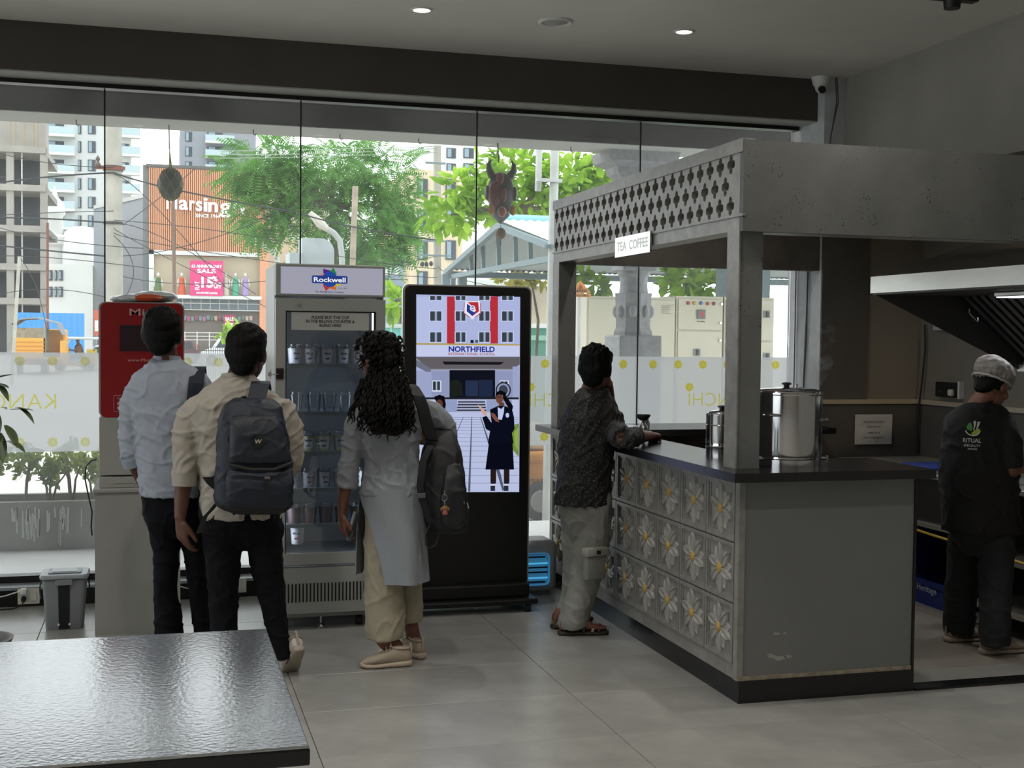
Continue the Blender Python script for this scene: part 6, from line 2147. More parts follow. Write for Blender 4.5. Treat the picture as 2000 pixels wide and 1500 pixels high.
sd_ = thing('metal_shed', 'open shed with corrugated sheet roof on blue-grey steel trusses', 'shed', (4.5, 15, GZ), world=True)
corr(A_, Bq, XR, M('sheet_under', 'b4bcbd', .6), 'rear_roof_sheet', sd_)
corr(A_ + V((0, 0, .03)), C_, XR, M('sheet_green', 'c3ddcb', .55), 'front_roof_sheet', sd_)
part('ridge_cap', MB().cyl(A_ + V((0, 0, .04)), V((XR, A_.y, A_.z + .04)), .05), M('ridge_blue', '8fbfd0', .5), sd_)
m_tr = M('truss_steel', '77898e', .5)
part('edge_rafter', MB().tube([Bq + V((0, 0, -.05)), A_ + V((0, 0, -.05))], .05, 4), m_tr, sd_)
part('edge_rafter', MB().tube([A_ + V((0, 0, -.05)), C_ + V((0, 0, -.05))], .05, 4), m_tr, sd_)
T0, T1 = at(882, 540, 19.0), at(1090, 503, 12.2)
part('bottom_chord', MB().tube([T0, T1], .045, 4), m_tr, sd_)
for px, r0, r1 in ((920, 492, 531), (943, 470, 527), (973, 452, 521), (1006, 462, 515), (1035, 470, 511)):
    t = (px - 882) / 208
    lo = T0.lerp(T1, t * T0.y / (T0.y * t + T1.y * (1 - t)))
    hi = at(px, r0, lo.y)
    part('truss_web', MB().tube([lo, hi], .035, 4), m_tr, sd_)
part('rear_purlin', MB().box(Bq.x, XR, 19.3, 19.5, Bq.z - .12, Bq.z - .03), m_tr, sd_)
for x in (T0.x + .1, 4.2, 6.35, 9.0):
    part('post', MB().box(x, x + .12, 18.9, 19.02, GZ, Bq.z - .1), m_tr, sd_)
part('front_purlin', MB().box(C_.x, XR, 11.88, 12.0, C_.z - .1, C_.z - .02), m_tr, sd_)
for px in (1408, 1492):
    p = at(px, 600, 13.6)
    part('post', MB().box(p.x - .05, p.x + .05, 13.55, 13.65, GZ, A_.z - .12), m_tr, sd_)
zc2 = at(1400, 560, 18.5)

# ---- white pipe poles in front of the shed
m_pipe = M('pipe_white', 'c9cbc8', .6, var=.12, vscale=4)
pp = thing('pipe_pole', 'tall pale pipe pole with clamp bracket beside the shed roof', 'pole', (at(1072, 700, 11.3).x, 11.3, GZ), world=True)
x_ = at(1072, 600, 11.3).x
part('pipe', MB().cyl((x_, 11.3, GZ), (x_ + .04, 11.3, at(1080, 290, 11.3).z), .042, .042, 14), m_pipe, pp, True)
part('bracket', MB().box(at(1046, 353, 11.3).x, x_ + .1, 11.24, 11.3, at(1070, 356, 11.3).z, at(1070, 350, 11.3).z), m_pipe, pp)
part('clamp', MB().cyl((x_, 11.3, at(1070, 485, 11.3).z), (x_, 11.3, at(1070, 478, 11.3).z), .055, .055, 14), m_tr, pp, True)
part('side_pipe', MB().cyl((at(1054, 360, 11.3).x, 11.35, at(1054, 372, 11.3).z), (at(1056, 300, 11.3).x, 11.35, at(1056, 290, 11.3).z), .03, .03, 12), m_pipe, pp, True)

# ---- electric panels
m_pan = M('panel_cream', 'cfc8b2', .45, var=.03)


def panel(px0, px1, row, Y, lab, seams, parts):
    a, b = at(px0, row, Y), at(px1, row, Y)
    k = thing('electric_panel', lab, 'electrical panel', ((a.x + b.x) / 2, Y + .2, GZ), world=True)
    part('cabinet', MB().box(a.x, b.x, Y, Y + .5, GZ, a.z), m_pan, k)
    rows_ = [GZ + .05] + [at(px0, r, Y).z for r in seams] + [a.z - .02]
    for z0, z1 in zip(rows_[:-1], rows_[1:]):
        part('door', MB().rbox(a.x + .02, b.x - .02, Y - .018, Y, z0 + .008, z1 - .008, .004), m_pan, k)
    for (kind, px, r, col) in parts:
        p = at(px, r, Y - .02)
        if kind == 'lamp':
            part('indicator_lamp', MB().lathe([(.02, 0), (.02, .01), (.014, .022), (.001, .026)], (0, 0, 0), 14, mat=Matrix.Translation(p) @ Matrix.Rotation(PI / 2, 4, 'X')), M('lamp_' + col, col, .3), k, True)
        elif kind == 'meter':
            w = part('meter', MB().rbox(p.x - .05, p.x + .05, p.y - .015, p.y, p.z - .05, p.z + .05, .004), M('meter_grey', '6f7173', .4), k)
            part('meter_face', MB().box(p.x - .02, p.x + .03, p.y - .018, p.y - .012, p.z - .03, p.z + .03), M('meter_red', 'a8484a', .4), w)
        elif kind == 'handle':
            w = part('switch', MB().rbox(p.x - .04, p.x + .04, p.y - .012, p.y, p.z - .04, p.z + .04, .003), M('switch_grey', '8d8f90', .4), k)
            part('switch_knob', MB().box(p.x - .012, p.x + .012, p.y - .04, p.y - .01, p.z - .03, p.z + .03), M('knob_dark', '2c2e30', .4), w)
        elif kind == 'lock':
            part('door_lock', MB().cyl(p, p + V((0, -.015, 0)), .016, .014, 12), m_chrome, k, True)
        elif kind == 'vent':
            for q in range(5):
                part('vent_slot', MB().box(p.x - .05, p.x + .05, p.y - .006, p.y, p.z - .04 + q * .02, p.z - .032 + q * .02), M('vent_tan', 'a49c86', .6), k)
        elif kind == 'plate':
            part('name_plate', MB().text('Incoming', p, UX, UZ, .018, bold=.01), m_ink, k)
    return k


panel(1146, 1319, 578, 12.6, 'cream metal electric panel with vent slots outside the glass', [700], [('vent', 1300, 605, '')])
panel(1321, 1412, 578, 12.6, 'cream electric panel with coloured lamps and a red meter', [645], [('lamp', 1344, 592, 'b04a48'), ('lamp', 1356, 592, 'c9a83c'), ('lamp', 1369, 592, '3c6cb0'), ('lamp', 1382, 593, 'c0524e'), ('lamp', 1394, 593, '8c3c38'), ('meter', 1369, 614, ''), ('plate', 1369, 629, ''), ('handle', 1361, 688, ''), ('lock', 1409, 594, ''), ('lock', 1407, 631, ''), ('lock', 1406, 665, '')])
panel(1415, 1512, 580, 12.6, 'cream electric panel beside the pale column with two switches', [666], [('handle', 1497, 614, ''), ('handle', 1497, 696, ''), ('lock', 1424, 588, '')])
panel(1108, 1139, 575, 13.2, 'narrow cream electric panel behind the stall post', [], [])
ns = thing('warning_sign', 'orange triangular warning sign reading NANI TRANSFORMERS', 'sign', at(1134, 575, 11.7), world=True)
a, b, c = at(1115, 572, 11.7), at(1154, 572, 11.7), at(1134, 548, 11.7)
m_or = M('sign_orange', 'd98a2c', .5)
part('board', MB().add([a, b, c, a + UY * .01, b + UY * .01, c + UY * .01], [(0, 1, 2), (5, 4, 3), (0, 3, 4, 1), (1, 4, 5, 2), (2, 5, 3, 0)]), m_or, ns)
part('strip', MB().box(a.x, b.x, 11.7, 11.71, at(1134, 580, 11.7).z, a.z - .004), m_or, ns)
part('word', MB().text('NANI', at(1134, 571, 11.695), UX, UZ, .035, width=.13, bold=.02), m_ink, ns)
part('word', MB().text('TRANSFORMERS', at(1134, 579, 11.695), UX, UZ, .02, width=.17, bold=.01), m_ink, ns)
part('symbol', MB().add([at(1129, 564, 11.694), at(1139, 564, 11.694), at(1134, 554, 11.694)], [(0, 1, 2)]), M('sign_dark', '8a3c1c', .5), ns)
part('post', MB().cyl((c.x, 11.73, GZ), (c.x, 11.73, c.z - .02), .02, .02, 10), m_pipe, ns)

# ---- orange three-wheeler parked behind the signboard
ov = thing('goods_three_wheeler', 'orange goods three-wheeler with a number plate parked outside', 'vehicle', (at(1050, 1020, 11.4).x, 11.6, GZ), world=True)
x0, x1 = at(985, 900, 11.42).x, at(1090, 900, 11.42).x
m_ov = M('vehicle_orange', 'c98a3c', .45)
part('body', MB().rbox(x0, x1, 11.42, 12.5, at(1050, 960, 11.42).z, at(1050, 882, 11.42).z, .04, 3), m_ov, ov, True)
part('roof', MB().rbox(x0 + .02, x1 - .02, 11.47, 12.4, at(1050, 882, 11.42).z, at(1050, 830, 11.42).z, .08, 3), M('vehicle_cream', 'c9b490', .5), ov, True)
for r in (898, 906, 925):
    part('moulding', MB().box(x0 + .03, x1 - .03, 11.405, 11.42, at(1050, r + 1, 11.42).z, at(1050, r, 11.42).z), m_ov, ov)
part('number', MB().text('TS13UB07', at(1052, 944, 11.403), UX, UZ, .042, width=.19, bold=.012), m_ink, ov)
wz = GZ + .19
for x in (at(1056, 990, 11.42).x, x0 + .05):
    w = part('wheel', MB().cyl((x, 11.40, wz), (x, 11.54, wz), .19, .19, 24), M('tyre', '4a4a4a', .8), ov, True)
    part('hub', MB().cyl((x, 11.388, wz), (x, 11.40, wz), .1, .11, 20), M('hub_grey', '9c9c98', .5), w, True)

# ---- poles and wires along the street
m_cpole = M('pole_concrete', 'aaa79c', .9, var=.15, vscale=3, bump=.2, bscale=10)


def pole(pxb, pxt, rt, rb, Y, wpx, lab, mat_=m_cpole, square=False):
    a, b = at(pxt, rt, Y), at(pxb, rb, Y)
    d = (a - b) / (a.z - b.z)
    foot = b + d * (GZ - b.z)
    w = (at(pxb + wpx, rb, Y).x - b.x) / 2
    k = thing('utility_pole', lab, 'pole', foot, world=True)
    part('shaft', MB().tube([foot, a], [w * 1.06, w], 4 if square else 16), mat_, k, not square)
    return k


pb_ = pole(223, 221, 235, 585, 23, 34, 'thick round concrete pole with metal bands outside the glass')
for r in (327, 332, 436):
    p = at(221, r, 23)
    part('band', MB().cyl(p - UZ * .02, p + UZ * .02, .17, .17, 16), m_hook, pb_, True)
part('crossarm', MB().box(at(188, 330, 23).x, at(245, 330, 23).x, 22.8, 22.84, at(221, 334, 23).z, at(221, 327, 23).z), M('rusty', '7a4a3c', .9), pb_)
part('insulator', MB().lathe([(.03, 0), (.05, .05), (.02, .1), (.04, .15), (.01, .2)], at(191, 327, 22.8), 12), M('insulator_brown', '5c4a44', .4), pb_, True)
pole(341, 338, 390, 590, 21, 7, 'thin brown wooden pole below the hanging gourd', M('wood_pole', '7a6658', .9))
pole(93, 93, 435, 690, 60, 5, 'slim rusty pole before the white building', M('rusty', '7a4a3c', .9))
pole(26, 38, 500, 690, 45, 9, 'leaning concrete pole tangled with wires', m_cpole, True)
pole(686, 694, 364, 600, 24, 14, 'square weathered post under the feathery tree', M('post_wood', 'a8998a', .9, var=.2, vscale=5), True)
cp = pole(854, 854, 285, 620, 24, 17, 'pale pole with crossarms and insulators between the two trees', m_cpole, True)
for r, w in ((470, 30), (498, 38), (318, 24)):
    part('crossarm', MB().box(at(854 - w, r, 23.8).x, at(854 + w * .6, r, 23.8).x, 23.7, 23.78, at(854, r + 3, 23.8).z, at(854, r, 23.8).z), m_tr, cp)
for px, r in ((825, 516), (833, 516), (842, 515)):
    part('insulator', MB().ball(at(px, r, 23.7), .04, .04, .05, 10, 6), M('insulator_dark', '33363a', .4), cp, True)
lamp = thing('street_lamp', 'grey street lamp on a bent arm near the feathery tree', 'street lamp', V((at(668, 600, 25).x, 25, GZ)), world=True)
part('arm', MB().tube([V((at(669, 690, 25).x, 25, GZ)), at(668, 500, 25), at(664, 470, 25), at(652, 455, 25), at(640, 448, 25)], .06, 10), M('lamp_grey', 'a9adad', .5), lamp, True)
part('lantern', MB().tube([at(642, 450, 25), at(625, 436, 25), at(605, 415, 25)], [.05, .1, .05], 10), M('lantern_pale', 'c4c0b4', .5), lamp, True)
l2 = thing('street_lamp', 'grey street lamp on a bent arm before the orange shop front', 'street lamp', V((at(542, 600, 40).x, 40, GZ)), world=True)
part('arm', MB().tube([V((at(545, 690, 40).x, 40, GZ)), at(542, 505, 40), at(535, 492, 40), at(515, 480, 40)], .07, 10), M('lamp_grey', 'a9adad', .5), l2, True)
part('lantern', MB().tube([at(516, 481, 40), at(500, 474, 40), at(487, 469, 40)], [.05, .14, .08], 10), M('lantern_pale', 'c4c0b4', .5), l2, True)
m_wire = M('wire_dark', '2e3236', .7)
m_wirel = M('wire_pale', '9aa59a', .7)
wires = [((0, 357), (100, 345), (222, 337), 1), ((222, 337), (350, 372), (580, 415), 1), ((580, 415), (700, 445), (860, 470), 1), ((0, 420), (110, 415), (222, 412), 0), ((0, 425), (110, 428), (222, 436), 1), ((0, 480), (120, 492), (205, 500), 1), ((0, 500), (120, 505), (300, 525), 0),
         ((222, 436), (330, 470), (500, 575), 0), ((222, 445), (300, 490), (520, 600), 0), ((222, 430), (420, 450), (590, 480), 0), ((240, 440), (320, 380), (380, 330), 0), ((222, 455), (330, 480), (590, 520), 0), ((0, 300), (110, 320), (222, 327), 0), ((222, 340), (300, 400), (440, 560), 0),
         ((430, 295), (620, 292), (854, 286), 2), ((430, 302), (620, 300), (854, 290), 2), ((430, 309), (620, 306), (854, 297), 2), ((590, 485), (720, 510), (854, 525), 0), ((590, 500), (720, 530), (854, 542), 0), ((0, 575), (100, 565), (205, 580), 0), ((240, 540), (380, 555), (560, 545), 0),
         ((222, 460), (260, 520), (242, 585), 0), ((40, 505), (70, 560), (90, 640), 0), ((0, 445), (120, 470), (280, 485), 0), ((240, 500), (400, 470), (590, 395), 0), ((854, 520), (900, 545), (980, 560), 0), ((640, 540), (760, 520), (854, 500), 0)]
for i, (a, b, c, t) in enumerate(wires):
    Y_ = 23.9 if max(a[0], c[0]) >= 840 else 22.82 - .002 * i
    p, q, w = at(*a, Y_), at(*b, Y_), at(*c, Y_)
    pts = [p * (1 - s) ** 2 + (q * 2 - (p + w) / 2) * 2 * s * (1 - s) + w * s * s for s in [k / 14 for k in range(15)]]
    single('overhead_wire', MB().tube(pts, .014 if t == 1 else .0065, 5), m_wirel if t == 2 else m_wire, ('thick dark overhead cable strung over the street', 'thin dark overhead wire strung over the street', 'pale overhead wire before the feathery tree')[(1, 0, 2)[t]], 'wire', ('thin street wires', 'thick street cables', 'pale wires by the tree')[t])

# ---- trees
frond_v, frond_f = [(0, 0, 0)], []
for k in range(11):
    t = .12 + .85 * k / 10
    L = .3 * math.sin(PI * (.2 + .75 * t))
    for s in (-1, 1):
        n = len(frond_v)
        frond_v += [(0, t, -.25 * t * t), (s * L * .5, t + .05, -.25 * t * t - .03), (s * L, t + .03, -.25 * t * t - .1), (s * L * .5, t - .015, -.25 * t * t - .03)]
        frond_f.append((n, n + 1, n + 2, n + 3))


def tree(lab, px, Y, rows, lobes, count, bv, bf, size, mat_, down, r, name, wtrunk=.14, singles=0, group=None):
    base = at(px, rows[0], Y)
    k = thing(name, lab, 'tree', (base.x, Y, GZ), group=group, world=True)
    top = at(px, rows[1], Y)
    tr_ = part('trunk', MB().tube([V((base.x, Y, GZ)), (base + top) / 2 + V((.1, 0, 0)), top], [wtrunk, wtrunk * .8, wtrunk * .6], 10), m_bark, k, True)
    ms = []
    tot = sum(l[2] * l[3] for l in lobes)
    for lx, lr, sx, sy in lobes:
        c = at(lx, lr, Y)
        part('branch', MB().tube([top, (top + c) / 2 + V((0, 0, .1)), c], [wtrunk * .45, wtrunk * .3, wtrunk * .1], 6), m_bark, k, True)
        pm = Y / FPX
        for _ in range(int(count * sx * sy / tot)):
            d = rdir(r)
            q = c + V((d.x * sx * pm, d.y * max(sx, sy) * pm * .8, d.z * sy * pm)) * r.random() ** .38
            o = (q - c)
            dd = (o.normalized() * .8 + rdir(r, down)).normalized()
            ms.append(frame(q, dd, r.uniform(-.8, .8), size * r.uniform(.7, 1.25)))
    ms.sort(key=lambda m: m.translation.y)
    if singles:
        me = scatter(bv, bf, [Matrix()]).mesh('leaf', mat_)
        for m4 in ms[:singles]:
            l = link('leaf', me, k)
            l.matrix_basis = m4
        ms = ms[singles:]
    f = part('foliage', scatter(bv, bf, ms), mat_, k)
    f['kind'] = 'stuff'
    return k


rt = random.Random(21)
tree('large feathery-leaved tree spreading over the street', 650, 30, (690, 400), [(520, 315, 75, 45), (640, 325, 100, 55), (740, 340, 80, 55), (470, 330, 40, 40), (520, 400, 55, 50), (610, 410, 70, 55), (710, 430, 100, 65), (800, 420, 45, 50), (660, 490, 60, 35), (740, 490, 55, 35), (560, 350, 60, 40), (500, 430, 35, 30)], 1250, frond_v, frond_f, .62, m_lf1, .5, rt, 'feathery_tree')
tree('broad-leaved bright green tree behind the hanging mask', 1000, 21, (690, 420), [(1000, 335, 80, 42), (1110, 350, 80, 50), (880, 420, 60, 30), (960, 385, 60, 45), (1180, 335, 50, 40), (1130, 410, 60, 40), (900, 375, 45, 35), (1050, 405, 60, 35)], 1300, leaf_v, leaf_f, .27, m_lf2, .1, rt, 'broadleaf_tree', singles=270)
for lab, px, Y, rr, lobes, n, sz in (('low leafy bush seen through the stall beside the pillar', 1345, 16, (690, 570), [(1330, 545, 45, 25), (1375, 560, 40, 20)], 160, .24), ('leafy bush behind the orange warning sign', 1120, 17, (690, 560), [(1110, 545, 35, 22), (1160, 560, 30, 30), (1175, 610, 25, 30)], 180, .2),
                                     ('yellowing climber growing along the shed eave', 1040, 20, (690, 560), [(1000, 548, 45, 12), (1060, 545, 40, 14)], 160, .16), ('small bright bush beside the display fridge outside', 775, 14, (690, 600), [(772, 590, 16, 22)], 60, .2),
                                     ('round clipped bush on the traffic island by the shop', 450, 60, (690, 660), [(462, 650, 22, 16), (440, 655, 12, 10)], 150, .4)):
    tree(lab, px, Y, rr, lobes, n, leaf_v, leaf_f, sz, m_lf2 if Y != 20 else leaf_mat('climber', 'a8a050'), .1, rt, 'leafy_bush', .03)

# ---- buildings across the street
m_cw, m_cg, m_dk, m_gls = M('wall_white', 'cfd0cc', .8, var=.04, vscale=.5), M('wall_raw_concrete', '9c9890', .9, var=.12, vscale=.6), M('opening_dark', '4b4f54', .8), M('window_blue', '7f97a3', .2)


def bz(px, row, Y):
    return at(px, row, Y)


# unfinished concrete frame
Y = 107
bu = thing('unfinished_building', 'bare concrete building frame with dark open floors and scaffolding', 'building', (bz(20, 690, Y).x, Y, GZ), world=True)
xl, xr = bz(-70, 600, Y).x, bz(90, 600, Y).x
rows_ = (285, 360, 440, 515, 582)
for r in rows_:
    z = bz(40, r, Y).z
    part('floor_slab', MB().box(xl, xr, Y, Y + 12, z - .5, z), m_cg, bu)
ztop = bz(40, 285, Y).z
for px in (-60, 12, 78):
    x = bz(px, 500, Y).x
    part('column', MB().box(x, x + .55, Y + .2, Y + .8, GZ, ztop), m_cg, bu)
part('back_wall', MB().box(xl, xr - .6, Y + 5, Y + 5.3, GZ, ztop), m_dk, bu)
for px in (42, -20):
    x = bz(px, 500, Y).x
    part('scaffold_pole', MB().cyl((x, Y + .5, GZ), (x, Y + .5, ztop), .06, .06, 6), m_pipe, bu)
x = bz(20, 260, Y).x
part('stair_tower', MB().box(x - 2, x + 2.4, Y + 3, Y + 6, ztop, ztop + 2.6), m_cg, bu)
for px in (18, 28, 46, 64, 72):
    x = bz(px, 260, Y).x
    part('scaffold_pole', MB().cyl((x, Y + 1, ztop), (x, Y + 1, ztop + 3), .05, .05, 6), M('bamboo_pole', '9c8a70', .9), bu)


def block(lab, Y, px0, px1, rt_, wall, cols, pitch, first, n, depth=14, wh=.62, balc=False, name='apartment_block', roof=None):
    """block of flats: wall, storeys of windows with panes, balconies"""
    a, b = bz(px0, rt_, Y), bz(px1, rt_, Y)
    k = thing(name, lab, 'building', ((a.x + b.x) / 2, Y, GZ), world=True)
    part('wall', MB().box(a.x, b.x, Y, Y + depth, GZ, a.z), wall, k)
    for i in range(n):
        r0 = first + i * pitch
        for (c0, c1, bl) in cols:
            p, q = bz(c0, r0 + pitch * wh, Y), bz(c1, r0, Y)
            w = part('window', MB().box(p.x, q.x, Y - .12, Y, p.z, q.z), m_dk, k)
            part('pane', MB().box(p.x + (q.x - p.x) * .08, p.x + (q.x - p.x) * .5, Y - .2, Y - .12, p.z + .1, q.z - .1), m_gls, w)
            if bl:
                z = p.z
                s = part('balcony', MB().box(p.x - .4, bz(c1 + 22, r0, Y).x, Y - 1.6, Y, z - .45, z - .1), m_cw, k)
                part('balustrade', MB().box(p.x - .4, bz(c1 + 22, r0, Y).x, Y - 1.6, Y - 1.5, z - .1, z + 1.0), M('balustrade_glass', 'a9bcc0', .2), s)
        if balc:
            p = bz(px0, r0 + pitch * .85, Y)
            part('storey_band', MB().box(a.x - .3, b.x + .3, Y - .5, Y, p.z - .25, p.z), m_cw, k)
    return k


block('tall white block of flats with blue glass balconies', 200, 88, 208, 205, M('flats_white', 'bfc3c2', .8), [(91, 125, 1), (172, 187, 0), (153, 159, 0)], 36.2, 240, 8, wh=.6)
block('white wing of flats partly hidden by the round concrete pole', 200, 214, 256, 225, m_cw, [(237, 252, 1)], 36.2, 245, 5, wh=.55)
block('grey and white block of flats rising behind the orange shop', 230, 352, 500, 250, M('flats_grey', '8b8f96', .8), [(362, 375, 0), (405, 435, 1)], 29, 258, 4)
block('pale block of flats beyond the two trees', 150, 850, 935, 270, m_cw, [(872, 890, 0), (905, 925, 0)], 30, 290, 3)
block('cream low house behind the pale pole with crossarms', 90, 800, 905, 330, M('house_cream', 'cfc0a4', .8), [(815, 835, 0), (870, 890, 0)], 60, 350, 4)
block('white low building with small openings behind the blue fence', 100, 92, 181, 515, m_cw, [(95, 103, 0), (115, 123, 0), (107, 112, 0)], 32, 528, 2, depth=7)
Y = 110
bgx = thing('grey_building', 'plain blue-grey windowless building between pole and orange shop', 'building', (bz(235, 690, Y).x, Y, GZ), world=True)
a, b, c = bz(183, 405, Y), bz(292, 380, Y), bz(292, 690, Y)
part('wall', MB().add([V((a.x, Y, GZ)), V((b.x, Y, GZ)), b, a, V((a.x, Y + 10, GZ)), V((b.x, Y + 10, GZ)), b + UY * 10, a + UY * 10], [(0, 1, 2, 3), (7, 6, 5, 4), (0, 4, 5, 1), (1, 5, 6, 2), (2, 6, 7, 3), (3, 7, 4, 0)]), M('wall_bluegrey', 'a4aab0', .8), bgx)
part('coping', MB().tube([a, b], .2, 4), m_cw, bgx)
mq = thing('mosque_roof', 'small white minaret and domed tank above the low rooftops', 'building', (bz(130, 690, 130).x, 130, GZ), world=True)
part('tower', MB().lathe([(1.1, 0), (1.1, 10), (1.4, 10.3), (1.4, 11), (.8, 11.3), (.8, 13), (1.0, 13.3), (.9, 14.2), (.3, 15), (.05, 16)], (bz(107, 500, 130).x, 130, GZ), 14), m_cw, mq, True)
part('dome_tank', MB().lathe([(1.9, 0), (2.0, 9), (2.0, 10.6), (1.6, 11.6), (.8, 12.1), (.01, 12.2)], (bz(160, 500, 130).x, 130, GZ), 18), M('tank_white', 'e0e0de', .6), mq, True)

# orange shop
Y = 95
shp = thing('orange_shop', 'shop building with orange slatted front, white name letters and display window', 'building', (bz(400, 690, Y).x, Y, GZ), world=True)
x0, x1 = bz(291, 400, Y).x, bz(516, 400, Y).x
zt_, zs = bz(400, 331, Y).z, bz(400, 492, Y).z
part('side_wall', MB().box(bz(279, 400, Y).x, x0, Y, Y + 12, GZ, bz(285, 322, Y).z), M('shop_side', '6d7071', .8), shp)
part('wall', MB().box(x0, x1, Y, Y + 12, GZ, zt_), M('shop_back', 'b07a58', .8), shp)
part('roof_edge', MB().box(x0 - .2, x1 + .2, Y - .2, Y + .3, zt_ - .05, zt_ + .2), M('shop_edge', '5c5a58', .7), shp)
sl = MB()
n = 56
for i in range(n):
    xx = x0 + (x1 - x0) * i / n
    sl.box(xx, xx + (x1 - x0) / n * .6, Y - .2, Y, zs, zt_)
o_ = part('slat_cladding', sl, M('slat_orange', 'cf9470', .7), shp)
o_['kind'] = 'stuff'
m_lw = M('letter_white', 'f2f2f2', .5)
p = bz(325, 416, Y)
lw_ = bz(480, 416, Y).x - p.x
adv = (0, .155, .285, .365, .46, .52, .66, .83, 1.0)
for i, ch in enumerate('Narsingh'):
    part('letter', MB().text(ch, V((p.x + lw_ * adv[i], Y - .45, bz(400 + i * 8, 411 + i * .9, Y).z)), UX, UZ, 1.05, align='L', width=lw_ * (adv[i + 1] - adv[i]) * .86, bold=.022), m_lw, shp)
part('since_line', MB().text('SINCE 1964', bz(406, 425, Y - .4), UX, UZ, .26, width=1.75, bold=.012), m_lw, shp)
fz0 = bz(400, 692, Y).z
part('frame', MB().box(x0, x1, Y - .5, Y - .05, bz(400, 500, Y).z, zs).box(x0, x0 + .35, Y - .5, Y - .05, bz(400, 590, Y).z, zs).box(x1 - .25, x1, Y - .5, Y - .05, bz(400, 590, Y).z, zs), m_cw, shp)
part('display_recess', MB().box(x0 + .35, x1 - .25, Y - .06, Y, bz(400, 577, Y).z, bz(400, 501, Y).z), M('display_tan', 'b3a68e', .7), shp)
part('display_ledge', MB().box(x0 + .36, x1 - .26, Y - 1.25, Y - .06, bz(400, 577, Y - .9).z - .25, bz(400, 577, Y - .9).z - .002), m_cw, shp)
part('dark_band', MB().box(x0, x1, Y - .4, Y - .05, bz(400, 606, Y).z, bz(400, 578, Y).z), M('band_slate', '5d6a70', .3), shp)
for r in (580, 592, 605):
    part('band_line', MB().box(x0, x1, Y - .5, Y - .4, bz(400, r + 1.5, Y).z, bz(400, r, Y).z), m_cw, shp)
for px in (356, 372, 392, 410, 428, 446, 464, 482):
    part('glazing_bar', MB().box(bz(px, 590, Y).x, bz(px + 1, 590, Y).x, Y - .45, Y - .4, bz(400, 604, Y).z, bz(400, 581, Y).z), m_cw, shp)
part('shop_floor', MB().box(x0, x1, Y - .08, Y, GZ, bz(400, 607, Y).z), M('shop_inside', '6b625c', .8), shp)
part('orange_pier', MB().box(x1 - .35, x1 + .3, Y - .6, Y - .3, GZ, zs), M('slat_orange', 'cf9470', .7), shp)
rc = random.Random(4)
for i in range(26):
    px = 300 + i * 7.6
    col = rc.choice(['a8566a', '8a4a52', '6f7f8c', 'b39a8a', '566a58', '9c6b7f'])
    q = bz(px, 616 + rc.uniform(0, 3), Y - .3)
    part('hung_garment', MB().prism([(-.12, 0), (.12, 0), (.09, -.32), (-.09, -.3)], q, UX, UZ, (0, .1, 0)), M('garment_' + col, col, .8), shp)
po = thing('sale_poster', 'pink anniversary sale poster in the upper window of the orange shop', 'poster', bz(404, 577, Y - 1.3), world=True)
a, b = bz(371, 577, Y - 1.32), bz(436, 510, Y - 1.32)
part('sheet', MB().box(a.x, b.x, Y - 1.32, Y - 1.27, a.z, b.z), M('poster_pink', 'cf2f74', .5), po)
for t, px, r, cap, w in (('63 ANNIVERSARY', 404, 523, .22, 2.15), ('SALE', 403, 533, .28, 1.3), ('15', 405, 561, .75, .85), ('%', 420, 549, .35, .35), ('OFF', 425, 563, .4, .55), ('ON ENTIRE RANGE', 404, 574, .14, 1.5)):
    part('poster_text', MB().text(t, bz(px, r, Y - 1.34), UX, UZ, cap, width=w, bold=.03), m_lw, po)
part('poster_text', MB().text('FLAT', bz(389, 558, Y - 1.34), UZ, -UX, .3, width=.6, bold=.03), m_lw, po)
po2 = thing('small_sale_poster', 'small crimson sale poster on the ground floor of the shop', 'poster', bz(448, 636, Y - .6), world=True)
a, b = bz(437, 645, Y - .6), bz(458, 615, Y - .6)
part('sheet', MB().box(a.x, b.x, Y - .6, Y - .55, a.z, b.z), M('poster_crimson', '9c2350', .5), po2)
for t, r in (('SALE', 626), ('15%', 637)):
    part('poster_text', MB().text(t, bz(448, r, Y - .62), UX, UZ, .25, width=.62, bold=.03), m_lw, po2)
for px, col, nm in ((309, '4f6a3a', 'green'), (355, 'c4512c', 'orange'), (441, 'b9b0a4', 'ivory'), (460, '3f9c7c', 'teal'), (479, '9a84b8', 'lilac')):
    q = bz(px, 577, Y - .9)
    mnn = thing('shop_mannequin', 'mannequin in %s dress in the upper shop window' % nm, 'mannequin', q)
    part('dress', MB().lathe([(.27, 0), (.25, .3), (.2, .75), (.15, .95), (.2, 1.2), (.06, 1.32)], n=12), M('dress_' + nm, col, .7), mnn, True)
    part('head', MB().ball((0, 0, 1.5), .1, .1, .14, 10, 8), m_cw, mnn, True)
    for s in (-1, 1):
        part('arm', MB().tube([(s * .2, 0, 1.2), (s * .28, 0, .9), (s * .26, 0, .65)], [.05, .045, .03], 6), m_cw, mnn, True)
tb_ = block('cream shop building with large white letters beside the tree', 100, 517, 640, 355, M('cream_shop', 'd9cbb4', .8), [(560, 580, 0)], 60, 505, 2)
for ch, px, w in (('t', 562, .55), ('a', 579, .6)):
    part('letter', MB().text(ch, bz(px, 468, 99), UX, UZ, 1.5, align='L', width=w, bold=.02), m_lw, tb_)
